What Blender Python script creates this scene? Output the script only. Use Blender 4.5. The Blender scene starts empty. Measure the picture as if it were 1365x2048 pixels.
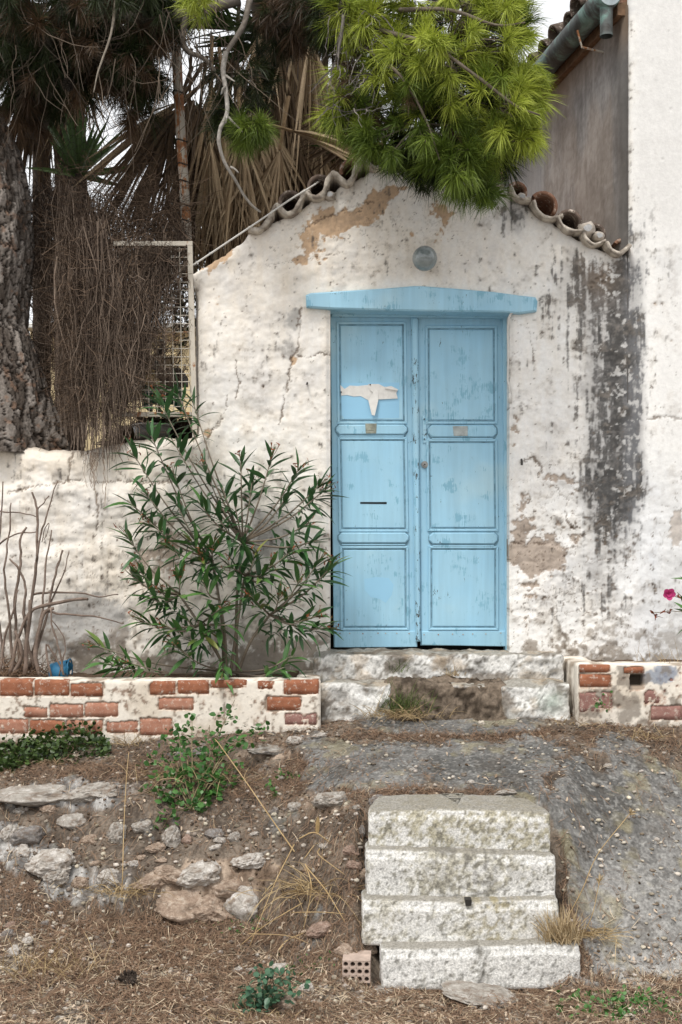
import bpy, math, random
import numpy as np
from mathutils import Vector, Matrix, Euler

# ------------------------------------------------------------------ camera, world, sun, exposure
F, YH, ZC = 2408.0, 1110.0, 1.72           # focal length and horizon of the photograph (its own pixels), eye height in metres
sc = bpy.context.scene
COL = sc.collection
cam = bpy.data.cameras.new('camera'); cam_o = bpy.data.objects.new('camera', cam); COL.objects.link(cam_o)
cam_o.location = (0, 0, ZC); cam_o.rotation_euler = (math.radians(90), 0, 0)
cam.sensor_fit = 'VERTICAL'; cam.sensor_height = 36; cam.sensor_width = 24
cam.lens = F / 2048 * 36
cam.shift_y = (YH - 1024) / 2048
cam.clip_start = 0.05; cam.clip_end = 500
sc.camera = cam_o

SUN_EL, SUN_AZ = 60.0, -28.0               # degrees; azimuth from the camera's back, negative = from the left
world = bpy.data.worlds.new('World'); sc.world = world; world.use_nodes = True
wn = world.node_tree; wn.nodes.clear()
sky = wn.nodes.new('ShaderNodeTexSky'); sky.sky_type = 'NISHITA'; sky.sun_disc = False
sky.sun_elevation = math.radians(SUN_EL); sky.sun_rotation = math.radians(180 - SUN_AZ)
sky.dust_density = 3.0; sky.air_density = 1.0; sky.ozone_density = 1.0
hs = wn.nodes.new('ShaderNodeHueSaturation'); hs.inputs['Saturation'].default_value = 0.16   # thin bright overcast
hs.inputs['Value'].default_value = 1.0
bg = wn.nodes.new('ShaderNodeBackground'); bg.inputs['Strength'].default_value = 0.125
wo = wn.nodes.new('ShaderNodeOutputWorld')
cl = wn.nodes.new('ShaderNodeMix'); cl.data_type = 'RGBA'; cl.inputs[0].default_value = 0.65; cl.inputs[7].default_value = (6.6, 6.65, 6.75, 1)   # even white cloud over most of the sky
wn.links.new(sky.outputs[0], hs.inputs['Color']); wn.links.new(hs.outputs[0], cl.inputs[6]); wn.links.new(cl.outputs[2], bg.inputs['Color']); wn.links.new(bg.outputs[0], wo.inputs['Surface'])

sl = bpy.data.lights.new('sun', 'SUN'); so = bpy.data.objects.new('sun', sl); COL.objects.link(so)
sl.energy = 1.5; sl.angle = math.radians(12); sl.color = (1.0, 0.96, 0.9)
_e, _a = math.radians(SUN_EL), math.radians(SUN_AZ)
_to_sun = Vector((math.sin(_a) * math.cos(_e), -math.cos(_a) * math.cos(_e), math.sin(_e)))
so.rotation_euler = _to_sun.to_track_quat('Z', 'Y').to_euler()
so.location = (0, -5, 12)

sc.view_settings.view_transform = 'Standard'; sc.view_settings.look = 'None'
sc.view_settings.gamma = 1; sc.view_settings.use_curve_mapping = False
sc.view_settings.exposure = 0.72

R = np.random.default_rng(7)
random.seed(5)

# ------------------------------------------------------------------ helpers
def P(u, v, Y):
    return np.array([(u - 682.5) / F * Y, Y, ZC - (v - YH) / F * Y])

def srgb(r, g, b):
    c = np.array([r, g, b]) / 255.0
    return np.where(c <= 0.04045, c / 12.92, ((c + 0.055) / 1.055) ** 2.4)

def sstep(a, b, x):
    t = np.clip((x - a) / (b - a), 0, 1); return t * t * (3 - 2 * t)

def _hash(ix, iy, iz, seed):
    h = (ix * 374761393 + iy * 668265263 + iz * 2147483647 + seed * 1274126177) & 0xFFFFFFFF
    h = ((h ^ (h >> 13)) * 1274126177) & 0xFFFFFFFF
    h = ((h ^ (h >> 16)) * 2246822519) & 0xFFFFFFFF
    return ((h ^ (h >> 15)) & 0xFFFFFF) / float(0xFFFFFF)

def vnoise(x, y, z=0.0, seed=0):
    x = np.asarray(x, float); y = np.asarray(y, float); z = np.zeros_like(x) + z
    ix, iy, iz = np.floor(x).astype(np.int64), np.floor(y).astype(np.int64), np.floor(z).astype(np.int64)
    fx, fy, fz = x - ix, y - iy, z - iz
    fx, fy, fz = [t * t * t * (t * (6 * t - 15) + 10) for t in (fx, fy, fz)]
    r = 0
    for dx in (0, 1):
        for dy in (0, 1):
            for dz in (0, 1):
                w = (fx if dx else 1 - fx) * (fy if dy else 1 - fy) * (fz if dz else 1 - fz)
                r = r + w * _hash(ix + dx, iy + dy, iz + dz, seed)
    return r

def fbm(x, y, z=0.0, oct=4, seed=0, gain=0.55):
    a, s, t, f = 1.0, 0.0, 0.0, 1.0
    for o in range(oct):
        s = s + a * vnoise(np.asarray(x) * f, np.asarray(y) * f, np.asarray(z) * f, seed + o * 17)
        t += a; a *= gain; f *= 2.03
    return s / t            # about 0.5 mean, 0..1

def blob(u, v, cx, cy, rx, ry, a=1.0, rot=0.0):
    c, s = math.cos(math.radians(rot)), math.sin(math.radians(rot))
    du, dv = u - cx, v - cy
    p, q = (du * c + dv * s) / rx, (-du * s + dv * c) / ry
    return a * np.exp(-(p * p + q * q))

def box2(u, v, u0, u1, v0, v1, soft=8.0):
    return sstep(u0 - soft, u0 + soft, u) * sstep(u1 + soft, u1 - soft, u) * sstep(v0 - soft, v0 + soft, v) * sstep(v1 + soft, v1 - soft, v)

def poly_dist(u, v, pts):
    d = np.full(np.shape(u), 1e9)
    for (x0, y0), (x1, y1) in zip(pts[:-1], pts[1:]):
        dx, dy = x1 - x0, y1 - y0
        t = np.clip(((u - x0) * dx + (v - y0) * dy) / (dx * dx + dy * dy), 0, 1)
        d = np.minimum(d, np.hypot(u - x0 - t * dx, v - y0 - t * dy))
    return d

def lerp(a, b, t):
    t = np.asarray(t)[..., None]; return np.asarray(a) * (1 - t) + np.asarray(b) * t

WL = {}                                     # world location of things and their parts
def empty(name, loc, label, cat, group=None):
    o = bpy.data.objects.new(name, None); COL.objects.link(o)
    o.location = tuple(float(c) for c in loc); o.empty_display_size = 0.1
    WL[o.name] = np.array(o.location)
    o['label'] = label; o['category'] = cat
    if group: o['group'] = group
    return o

def tag(o, label=None, cat=None, group=None, kind=None):
    if label: o['label'] = label
    if cat: o['category'] = cat
    if group: o['group'] = group
    if kind: o['kind'] = kind
    return o

def mk(name, V, faces, mat, parent=None, col=None, smooth=True, origin=None):
    """one mesh object from arrays: V (n,3) in world space, faces a list of (m,k) index arrays"""
    V = np.asarray(V, float).reshape(-1, 3)
    if isinstance(faces, np.ndarray): faces = [faces]
    faces = [np.asarray(f, np.int64) for f in faces if len(f)]
    L = WL[parent.name] if parent is not None else (np.zeros(3) if origin is None else np.asarray(origin, float))
    me = bpy.data.meshes.new(name)
    me.vertices.add(len(V)); me.vertices.foreach_set('co', (V - L).astype(np.float32).ravel())
    idx = np.concatenate([f.ravel() for f in faces]); tot = np.concatenate([np.full(len(f), f.shape[1]) for f in faces])
    me.loops.add(len(idx)); me.loops.foreach_set('vertex_index', idx.astype(np.int32))
    st = np.concatenate([[0], np.cumsum(tot)[:-1]])
    me.polygons.add(len(tot)); me.polygons.foreach_set('loop_start', st.astype(np.int32)); me.polygons.foreach_set('loop_total', tot.astype(np.int32))
    me.polygons.foreach_set('use_smooth', np.full(len(tot), smooth))
    if col is not None:
        at = me.color_attributes.new('col', 'FLOAT_COLOR', 'POINT')
        c4 = np.ones((len(V), 4), np.float32); c4[:, :3] = col
        at.data.foreach_set('color', c4.ravel())
    me.update(calc_edges=True)
    if mat is not None: me.materials.append(mat)
    o = bpy.data.objects.new(name, me); COL.objects.link(o)
    if parent is not None: o.parent = parent
    else: o.location = tuple(float(c) for c in L)
    WL[o.name] = L.copy()
    return o

class MB:
    """collects pieces, then links them as ONE mesh object"""
    def __init__(s): s.V, s.T, s.Q, s.C, s.n = [], [], [], [], 0
    def add(s, V, Fs, col=None):
        V = np.asarray(V, float).reshape(-1, 3)
        Fs = np.asarray(Fs, np.int64)
        (s.T if Fs.shape[1] == 3 else s.Q).append(Fs + s.n)
        s.V.append(V)
        s.C.append(np.zeros((len(V), 3)) + (0.5 if col is None else np.asarray(col)))
        s.n += len(V); return s
    def tubes(s, paths, radii, k=5, col=None, cap=True):
        Pp = np.asarray(paths, float)
        if Pp.ndim == 2: Pp = Pp[None]
        S, n, _ = Pp.shape
        rr = np.zeros((S, n)) + np.asarray(radii, float)
        T = np.gradient(Pp, axis=1); T /= np.linalg.norm(T, axis=2, keepdims=True) + 1e-9
        ref = np.array([0.31, 0.89, 0.17]) + np.zeros_like(T)
        bad = np.abs((T * ref).sum(2)) > 0.9
        ref[bad] = (0.9, -0.2, 0.3)
        A = np.cross(T, ref); A /= np.linalg.norm(A, axis=2, keepdims=True) + 1e-9
        Bv = np.cross(T, A)
        th = np.arange(k) / k * 2 * math.pi
        V = Pp[:, :, None] + rr[:, :, None, None] * (A[:, :, None] * np.cos(th)[:, None] + Bv[:, :, None] * np.sin(th)[:, None])
        base = (np.arange(S) * n * k)[:, None, None] + (np.arange(n - 1) * k)[None, :, None]
        j = np.arange(k)[None, None]; j2 = (j + 1) % k
        q = np.stack([base + j, base + j2, base + k + j2, base + k + j], -1).reshape(-1, 4)
        c = None
        if col is not None:
            c = np.asarray(col, float)
            if c.ndim == 2 and len(c) == S: c = np.repeat(c, n * k, 0)
        n0 = s.n
        s.add(V, q, c)
        if cap and k >= 3:
            if k == 3:
                e = np.array([[i * n * k + 2, i * n * k + 1, i * n * k] for i in range(S)] + [[(i * n + n - 1) * k, (i * n + n - 1) * k + 1, (i * n + n - 1) * k + 2] for i in range(S)])
                s.T.append(e + n0)
            else:
                for i in range(S):
                    for o0, fl in ((i * n * k, True), ((i * n + n - 1) * k, False)):
                        t = [[o0, o0 + a, o0 + a + 1] for a in range(1, k - 1)]
                        if fl: t = [[a, c_, b] for a, b, c_ in t]
                        s.T.append(np.array(t) + n0)
        return s
    def blades(s, paths, widths, side, col=None, fold=0.0):
        """long flat strips; fold > 0 raises the two edges to a shallow V"""
        Pp = np.asarray(paths, float); S, n, _ = Pp.shape
        w = (np.zeros((S, n)) + np.asarray(widths))[..., None]
        sd = np.asarray(side, float)
        if sd.ndim == 2: sd = np.repeat(sd[:, None], n, 1)
        c = None
        if col is not None:
            c = np.asarray(col, float)
        if fold == 0:
            V = np.stack([Pp - sd * w / 2, Pp + sd * w / 2], 2); m = 2
        else:
            T = np.gradient(Pp, axis=1); N = np.cross(T, sd); N /= np.linalg.norm(N, axis=2, keepdims=True) + 1e-9
            V = np.stack([Pp - sd * w / 2 + N * w * fold, Pp, Pp + sd * w / 2 + N * w * fold], 2); m = 3
        if c is not None and c.ndim == 2: c = np.repeat(c, n * m, 0)
        b = (np.arange(S) * n * m)[:, None, None] + (np.arange(n - 1) * m)[None, :, None] + np.arange(m - 1)[None, None]
        s.add(V, np.stack([b, b + 1, b + m + 1, b + m], -1).reshape(-1, 4), c)
        return s
    def box(s, x0, x1, y0, y1, z0, z1, col=None):
        V = [(x, y, z) for x in (x0, x1) for y in (y0, y1) for z in (z0, z1)]
        s.add(V, [(0, 1, 3, 2), (4, 6, 7, 5), (0, 4, 5, 1), (2, 3, 7, 6), (0, 2, 6, 4), (1, 5, 7, 3)], col); return s
    def prism(s, pts, y0, y1, bev=0.0, col=None):
        """outline pts (x,z) in order, front at y0 (towards the camera), back at y1; the front edge bevelled"""
        p = np.asarray(pts, float); n = len(p)
        area = 0.5 * np.sum(p[:, 0] * np.roll(p[:, 1], -1) - np.roll(p[:, 0], -1) * p[:, 1])
        if area < 0: p = p[::-1]
        d1 = p - np.roll(p, 1, 0); d2 = np.roll(p, -1, 0) - p
        nn = lambda d: np.stack([-d[:, 1], d[:, 0]], 1) / (np.linalg.norm(d, axis=1, keepdims=True) + 1e-9)
        m = nn(d1) + nn(d2); m /= np.maximum(np.sum(m * nn(d1), 1, keepdims=True), 0.3)
        inn = p + m * bev
        rings = [(inn, y0), (p, y0 + bev), (p, y1)] if bev > 0 else [(p, y0), (p, y1)]
        V = np.concatenate([np.stack([r[:, 0], np.full(n, y), r[:, 1]], 1) for r, y in rings])
        n0 = s.n; q = []
        for r in range(len(rings) - 1):
            for i in range(n):
                j = (i + 1) % n; q.append((r * n + i, (r + 1) * n + i, (r + 1) * n + j, r * n + j))
        s.add(V, q, col)
        last = (len(rings) - 1) * n
        if n == 4:
            s.Q.append(np.array([[0, 1, 2, 3], [last + 3, last + 2, last + 1, last]]) + n0)
        else:
            import mathutils
            tri = mathutils.geometry.tessellate_polygon([[Vector((a, b, 0)) for a, b in (inn if bev > 0 else p)]])
            t = np.array(tri)
            A = (inn if bev > 0 else p)
            o = A[t]; cr = (o[:, 1, 0] - o[:, 0, 0]) * (o[:, 2, 1] - o[:, 0, 1]) - (o[:, 1, 1] - o[:, 0, 1]) * (o[:, 2, 0] - o[:, 0, 0])
            t[cr < 0] = t[cr < 0][:, ::-1]
            s.T.append(t + n0); s.T.append(t[:, ::-1] + last + n0)
        return s
    def px(s, quad, Y0, Y1, bev=0.0, col=None):
        """prism whose outline is given in the photograph's pixels at distance Y0"""
        return s.prism([(P(u, v, Y0)[0], P(u, v, Y0)[2]) for u, v in quad], Y0, Y1, bev, col)
    def build(s, name, mat, parent=None, smooth=False, origin=None):
        V = np.concatenate(s.V); C = np.concatenate(s.C)
        fs = []
        if s.T: fs.append(np.concatenate(s.T))
        if s.Q: fs.append(np.concatenate(s.Q))
        return mk(name, V, fs, mat, parent, C, smooth, origin)

def catmull(pts, n=6):
    p = np.asarray(pts, float); p = np.concatenate([[2 * p[0] - p[1]], p, [2 * p[-1] - p[-2]]])
    out = []
    for i in range(1, len(p) - 2):
        for t in np.arange(n) / n:
            a, b, c, d = p[i - 1], p[i], p[i + 1], p[i + 2]
            out.append(0.5 * (2 * b + (c - a) * t + (2 * a - 5 * b + 4 * c - d) * t * t + (3 * b - a - 3 * c + d) * t ** 3))
    out.append(p[-2]); return np.array(out)

def unit(v):
    v = np.asarray(v, float); return v / (np.linalg.norm(v, axis=-1, keepdims=True) + 1e-9)

# ------------------------------------------------------------------ materials
class G:
    def __init__(s, name, rough=0.85, spec=0.25):
        s.m = bpy.data.materials.new(name); s.m.use_nodes = True; s.nt = s.m.node_tree
        s.b = s.nt.nodes['Principled BSDF']; s.b.inputs['Roughness'].default_value = rough; s.b.inputs['Specular IOR Level'].default_value = spec
        s.tc = s.nt.nodes.new('ShaderNodeTexCoord')
        s.obj = s.tc.outputs['Object']
    def set(s, sock, v):
        if isinstance(v, bpy.types.NodeSocket): s.nt.links.new(v, sock)
        else:
            if hasattr(v, '__len__') and len(v) == 3 and sock.type == 'RGBA': v = tuple(v) + (1.0,)
            sock.default_value = v
    def nd(s, t, ins=None, **pr):
        n = s.nt.nodes.new(t)
        for k, v in pr.items(): setattr(n, k, v)
        for k, v in (ins or {}).items(): s.set(n.inputs[k], v)
        return n
    def scaled(s, x, y, z):
        return s.nd('ShaderNodeMapping', {'Vector': s.obj, 'Scale': (x, y, z)}).outputs[0]
    def noise(s, scale, detail=4, rough=0.6, vec=None, dist=0.0):
        return s.nd('ShaderNodeTexNoise', {'Vector': vec or s.obj, 'Scale': scale, 'Detail': detail, 'Roughness': rough, 'Distortion': dist}).outputs[0]
    def ramp(s, fac, stops):
        n = s.nd('ShaderNodeValToRGB', {'Fac': fac}); e = n.color_ramp.elements
        while len(e) < len(stops): e.new(0.5)
        for el, (p, c) in zip(e, stops):
            el.position = p; c = (c, c, c) if not hasattr(c, '__len__') else c
            el.color = tuple(float(q) for q in c) + (1.0,)
        return n.outputs[0]
    def mix(s, fac, a, b, mode='MIX'):
        n = s.nd('ShaderNodeMix', data_type='RGBA', blend_type=mode); s.set(n.inputs[0], fac); s.set(n.inputs[6], a); s.set(n.inputs[7], b)
        return n.outputs[2]
    def math(s, op, a, b=0.0):
        n = s.nd('ShaderNodeMath', operation=op); s.set(n.inputs[0], a); s.set(n.inputs[1], b); return n.outputs[0]
    def attr(s, name='col'): return s.nd('ShaderNodeAttribute', attribute_name=name).outputs['Color']
    def bump(s, h, strength=0.4, dist=0.01):
        s.set(s.b.inputs['Normal'], s.nd('ShaderNodeBump', {'Height': h, 'Strength': strength, 'Distance': dist}).outputs[0])
    def base(s, c): s.set(s.b.inputs['Base Color'], c)
    def rough(s, r): s.set(s.b.inputs['Roughness'], r)

def colmat(name, rough=0.9, ns=60, na=0.25, bs=120, bstr=0.4, bd=0.004, spec=0.2, trans=0.0, tint=(1, 1, 1)):
    """colour from the geometry's own 'col', broken up by two scales of grain"""
    g = G(name, rough, spec)
    c = g.attr()
    if na > 0:
        f = g.ramp(g.noise(ns, 5, 0.65), [(0.28, 1 - na), (0.72, 1 + na * 0.6)])
        c = g.mix(1.0, c, f, 'MULTIPLY')
    g.base(c)
    if bstr > 0: g.bump(g.noise(bs, 4, 0.65), bstr, bd)
    if trans > 0:
        tr = g.nd('ShaderNodeBsdfTranslucent', {'Color': c})
        mx = g.nd('ShaderNodeMixShader', {0: trans}); g.nt.links.new(g.b.outputs[0], mx.inputs[1]); g.nt.links.new(tr.outputs[0], mx.inputs[2])
        g.nt.links.new(mx.outputs[0], g.nt.nodes['Material Output'].inputs[0])
    return g.m

M_PLASTER = colmat('lime_plaster', 0.92, 45, 0.10, 90, 0.35, 0.004)
M_STONE = colmat('rough_stone', 0.92, 55, 0.35, 80, 0.7, 0.008)
M_STEP = colmat('old_limestone', 0.92, 120, 0.55, 120, 0.7, 0.006)
M_GROUND = colmat('earth', 0.95, 70, 0.45, 110, 0.8, 0.010)
M_NEEDLE = colmat('pine_needles', 0.5, 30, 0.0, 10, 0.0, spec=0.35, trans=0.25)
M_LEAF = colmat('leaf', 0.42, 40, 0.15, 60, 0.15, 0.002, spec=0.45, trans=0.15)
M_DRY = colmat('dry_plant', 0.8, 40, 0.2, 60, 0.0, spec=0.15, trans=0.12)
M_TWIG = colmat('twig', 0.85, 60, 0.3, 150, 0.4, 0.003)
M_LITTER = colmat('litter', 0.85, 40, 0.15, 60, 0.0)
M_BARK = colmat('bark', 0.95, 60, 0.35, 90, 0.8, 0.008)

def plain(name, c, rough=0.7, ns=30, na=0.2, bs=80, bstr=0.2, bd=0.003, spec=0.3, metal=0.0):
    g = G(name, rough, spec)
    f = g.ramp(g.noise(ns, 5, 0.6), [(0.3, 1 - na), (0.7, 1 + na * 0.5)])
    g.base(g.mix(1.0, tuple(c), f, 'MULTIPLY')); g.b.inputs['Metallic'].default_value = metal
    if bstr: g.bump(g.noise(bs, 4), bstr, bd)
    return g.m

def paint_blue(name='blue_paint', thr=.650):
    g = G(name, 0.55, 0.35)
    up = g.noise(2.2, 3, 0.5)
    c = g.ramp(up, [(0.35, (0.295, 0.53, 0.68)), (0.55, (0.34, 0.58, 0.72)), (0.7, (0.45, 0.65, 0.725))])
    st = g.noise(1.0, 4, 0.6, g.scaled(26, 26, 1.6))                       # brush and run-off streaks along the grain
    c = g.mix(1.0, c, g.ramp(st, [(0.3, 0.90), (0.7, 1.05)]), 'MULTIPLY')
    fine = g.noise(1.0, 3, 0.6, g.scaled(160, 160, 12))
    worn = g.math('ADD', g.math('MULTIPLY', g.noise(9, 5, 0.6), 0.62), g.math('MULTIPLY', fine, 0.38))
    c = g.mix(g.ramp(g.noise(4.5, 5, .65), [(.40, .0), (.72, .30)]), c, (.30, .46, .53)); c = g.mix(g.ramp(worn, [(0.575, 0.0), (0.60, .9)]), c, (0.19, 0.40, 0.52))       # older, deeper blue coat
    chip = g.math('ADD', g.math('MULTIPLY', g.noise(13, 6, 0.7, None, 0.6), 0.6), g.math('MULTIPLY', g.noise(1.0, 4, 0.7, g.scaled(120, 120, 22)), 0.4))
    ch = g.ramp(chip, [(thr, 0.0), (thr + .013, 1.0)])
    c = g.mix(ch, c, (0.055, 0.05, 0.045))
    g.base(c); g.rough(g.ramp(ch, [(0, 0.5), (1, 0.9)]))
    h = g.math('SUBTRACT', g.math('MULTIPLY', st, 0.4), ch)
    g.bump(h, 0.35, 0.003)
    return g.m

M_BLUE = paint_blue(thr=.632); M_BLUESHADEGRIME = plain('shaded_grimy_blue', (.20, .345, .43), .8, 30, .4, 60, .3); M_BLUELINTEL = paint_blue('weathered_blue_lintel', .612); M_BLUECHIP = paint_blue('chipped_blue_paint', .563)  # darker blue for the panel lines: shade and grime in one colour

def brick_mat(name, c0, c1):
    g = G(name, 0.92, 0.15)
    n = g.noise(14, 5, 0.65)
    c = g.ramp(n, [(0.3, c0), (0.65, c1)])
    c = g.mix(g.ramp(g.noise(34, 6, 0.72), [(0.54, 0.0), (0.66, 0.8)]), c, (0.60, 0.53, 0.45))      # flecks of old lime
    g.base(c); g.bump(g.noise(90, 5, 0.7), 0.6, 0.004); return g.m
M_BRICK = brick_mat('fired_brick', (0.20, 0.075, 0.042), (0.35, 0.145, 0.08))
M_BRICK_PINK = brick_mat('faded_brick', (0.29, 0.125, 0.08), (0.43, 0.225, 0.155))
M_BRICK_DULL = brick_mat('dull_brick', (0.20, 0.10, 0.085), (0.32, 0.18, 0.15))

def rust_mat(name, paint, amount):
    g = G(name, 0.75, 0.3)
    n = g.math('ADD', g.math('MULTIPLY', g.noise(9, 6, 0.65), 0.6), g.math('MULTIPLY', g.noise(1.0, 5, 0.65, g.scaled(40, 40, 7)), 0.4))
    c = g.ramp(n, [(amount - 0.04, paint), (amount, (0.30, 0.13, 0.05)), (amount + 0.1, (0.13, 0.055, 0.03))])
    g.base(c); g.bump(g.noise(120, 4, 0.7), 0.4, 0.003); return g.m
M_RUST = rust_mat('rusty_pole', (0.40, 0.36, 0.30), 0.53)
M_RUSTWHITE = rust_mat('rusty_white_paint', (0.55, 0.50, 0.42), 0.60)
M_TILE = brick_mat('roof_tile_clay', (0.13, 0.065, 0.04), (0.27, 0.15, 0.10))
# ------------------------------------------------------------------ ground
_ST = [
 (-250, [(3.4, .0), (4.4, .0), (4.8, .06), (5.05, .17), (5.25, .27), (5.5, .37), (5.7, .50), (5.85, .60), (6.0, .665), (6.4, .72), (7.3, .72)]),
 (0,    [(3.4, .0), (4.4, .0), (4.8, .05), (5.05, .15), (5.25, .24), (5.5, .34), (5.7, .50), (5.85, .60), (6.0, .66), (6.4, .72), (7.3, .72)]),
 (150,  [(3.4, .0), (4.4, .0), (4.85, .04), (5.1, .10), (5.3, .17), (5.42, .28), (5.55, .38), (5.7, .48), (5.86, .60), (6.0, .65), (6.4, .72), (7.3, .72)]),
 (300,  [(3.4, .0), (4.4, .0), (4.9, .03), (5.15, .08), (5.28, .14), (5.36, .31), (5.5, .39), (5.6, .45), (5.7, .54), (5.85, .60), (6.0, .64), (6.4, .73), (7.3, .73)]),
 (540,  [(3.4, .0), (4.4, .0), (4.9, .02), (5.1, .06), (5.25, .13), (5.33, .29), (5.5, .41), (5.7, .53), (6.0, .66), (6.4, .79), (7.3, .80)]),
 (600,  [(3.4, .0), (4.4, .0), (4.85, .01), (5.0, .08), (5.2, .24), (5.35, .36), (5.5, .47), (5.7, .58), (6.0, .70), (6.4, .80), (7.3, .82)]),
 (712,  [(3.4, .0), (4.4, .0), (4.80, .0), (4.90, .10), (5.02, .26), (5.12, .40), (5.22, .51), (5.4, .60), (5.7, .68), (6.0, .745), (6.5, .83), (7.3, .84)]),
 (765,  [(3.4, .0), (4.4, .0), (4.86, -.03), (5.1, .10), (5.3, .40), (5.42, .612), (5.7, .675), (6.0, .745), (6.5, .83), (7.3, .84)]),
 (1085, [(3.4, .0), (4.4, .0), (4.86, -.03), (5.1, .10), (5.3, .40), (5.42, .612), (5.7, .675), (6.0, .745), (6.5, .83), (7.3, .84)]),
 (1135, [(3.4, .0), (4.4, .0), (4.78, .0), (4.92, .11), (5.1, .27), (5.3, .45), (5.45, .57), (5.7, .67), (6.0, .75), (6.5, .84), (7.3, .84)]),
 (1200, [(3.4, .0), (4.4, .0), (4.84, .01), (5.0, .12), (5.3, .34), (5.6, .52), (5.8, .63), (6.0, .72), (6.5, .84), (7.3, .84)]),
 (1365, [(3.4, .0), (4.4, .0), (4.88, .02), (5.2, .20), (5.6, .42), (6.0, .63), (6.4, .82), (7.3, .84)]),
 (1650, [(3.4, .0), (4.4, .0), (4.88, .02), (5.2, .20), (5.6, .42), (6.0, .63), (6.4, .82), (7.3, .84)]),
]
_us = np.array([s[0] for s in _ST], float); _ys = np.linspace(3.4, 7.3, 196)
_tab = np.array([np.interp(_ys, [a for a, _ in s[1]], [b for _, b in s[1]]) for s in _ST])
_ker = np.array([1, 2, 2, 1.]) / 6
def _smooth(a):
    p = np.pad(a, ((0, 0), (2, 1)), mode='edge'); return sum(k * p[:, i:i + a.shape[1]] for i, k in enumerate(_ker))
_tab = _smooth(_tab)

def uv_of(x, Y, z):
    return 682.5 + F * x / Y, YH + F * (ZC - z) / Y

def gbase(x, Y):
    x = np.asarray(x, float); Y = np.asarray(Y, float)
    Yc = np.clip(Y, 3.4, 7.2999); u = np.clip(682.5 + F * x / np.maximum(Yc, 0.5), _us[0], _us[-1] - 1e-6)
    i = np.clip(np.searchsorted(_us, u, 'right') - 1, 0, len(_us) - 2)
    t = (u - _us[i]) / (_us[i + 1] - _us[i])
    fy = (Yc - 3.4) / (7.3 - 3.4) * 195; j = np.clip(fy.astype(int), 0, 194); s = fy - j
    a = _tab[i, j] * (1 - s) + _tab[i, j + 1] * s; b = _tab[i + 1, j] * (1 - s) + _tab[i + 1, j + 1] * s
    return a * (1 - t) + b * t

def zones(u, v, x, Y):
    """masks of what lies on the ground: concrete, bare rock, reddish needle mats"""
    n = fbm(x * 5, Y * 5, 0, 4, 3) - .5; nf = fbm(x * 22, Y * 22, 0, 4, 9) - .5
    ramp_edge = np.interp(v, [1560, 1640, 1750, 1850, 1945], [1085, 1112, 1140, 1165, 1190])
    ramp = sstep(-14, 14, u - ramp_edge + n * 60) * sstep(1525, 1560, v + n * 50) * sstep(1962, 1938, v + n * 40)
    plat = box2(u, v, 600, 1090, 1484, 1576, 26)
    slab = blob(u, v, 905, 1449, 190, 22) * 1.3
    conc = np.clip(np.maximum(np.maximum(sstep(.3, .6, plat + n * 1.7 + nf * 1.2 + .55 * box2(u, v, 1030, 1300, 1475, 1650, 40) * (1 - plat) - .06), sstep(.45, .6, slab + n * .5 + nf * .3)), sstep(.35, .6, ramp + nf * .5)), 0, 1)
    rock = sstep(.45, .6, blob(u, v, 110, 1592, 170, 34) + blob(u, v, 400, 1775, 150, 60, 1.2) + blob(u, v, 100, 1745, 85, 45, .95, 20)
                 + blob(u, v, 500, 1735, 60, 22) + blob(u, v, 20, 1680, 40, 45, .9, 50) + blob(u, v, 650, 1612, 60, 28, .8) + blob(u, v, 530, 1508, 70, 12) + blob(u, v, 330, 1560, 60, 20, .5)
                 + n * 1.2 + nf * .7) * (1 - conc)
    mat = blob(u, v, 940, 1472, 330, 14, .8) + blob(u, v, 700, 1523, 70, 9) + blob(u, v, 860, 1583, 200, 10, .9) + blob(u, v, 1290, 1480, 130, 35, .45) \
        + blob(u, v, 1340, 1580, 60, 50, .5) + blob(u, v, 1155, 1780, 45, 190, .85, -9) + blob(u, v, 640, 1530, 50, 20, .7) + blob(u, v, 60, 1760, 90, 80, .6, 30) \
        + blob(u, v, 520, 1560, 250, 60, .6) + blob(u, v, 130, 1545, 200, 22, .7) + blob(u, v, 330, 1870, 330, 60, .7) + blob(u, v, 250, 1950, 400, 80, .6) + blob(u, v, 720, 1760, 90, 120, .5)
    return conc, rock, mat, n, nf

def gz(x, Y):
    x = np.asarray(x, float); Y = np.asarray(Y, float)
    z0 = gbase(x, Y); u, v = uv_of(x, Y, z0)
    conc, rock, mat, n, nf = zones(u, v, x, Y)
    fade = sstep(9.0, 6.5, np.abs(Y)) * sstep(4, 2.5, np.abs(x))
    rough = (1 - conc * .8)
    z = z0 + fade * (rough * ((fbm(x * 6, Y * 6, 0, 3, 21) - .5) * .05 + (fbm(x * 24, Y * 24, 0, 3, 22) - .5) * .022) + rock * (.012 + (fbm(x * 14, Y * 14, 0, 4, 31) - .45) * .085)
         + conc * (.012 + (fbm(x * 60, Y * 60, 0, 2, 23) - .5) * .006))
    return z

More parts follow.
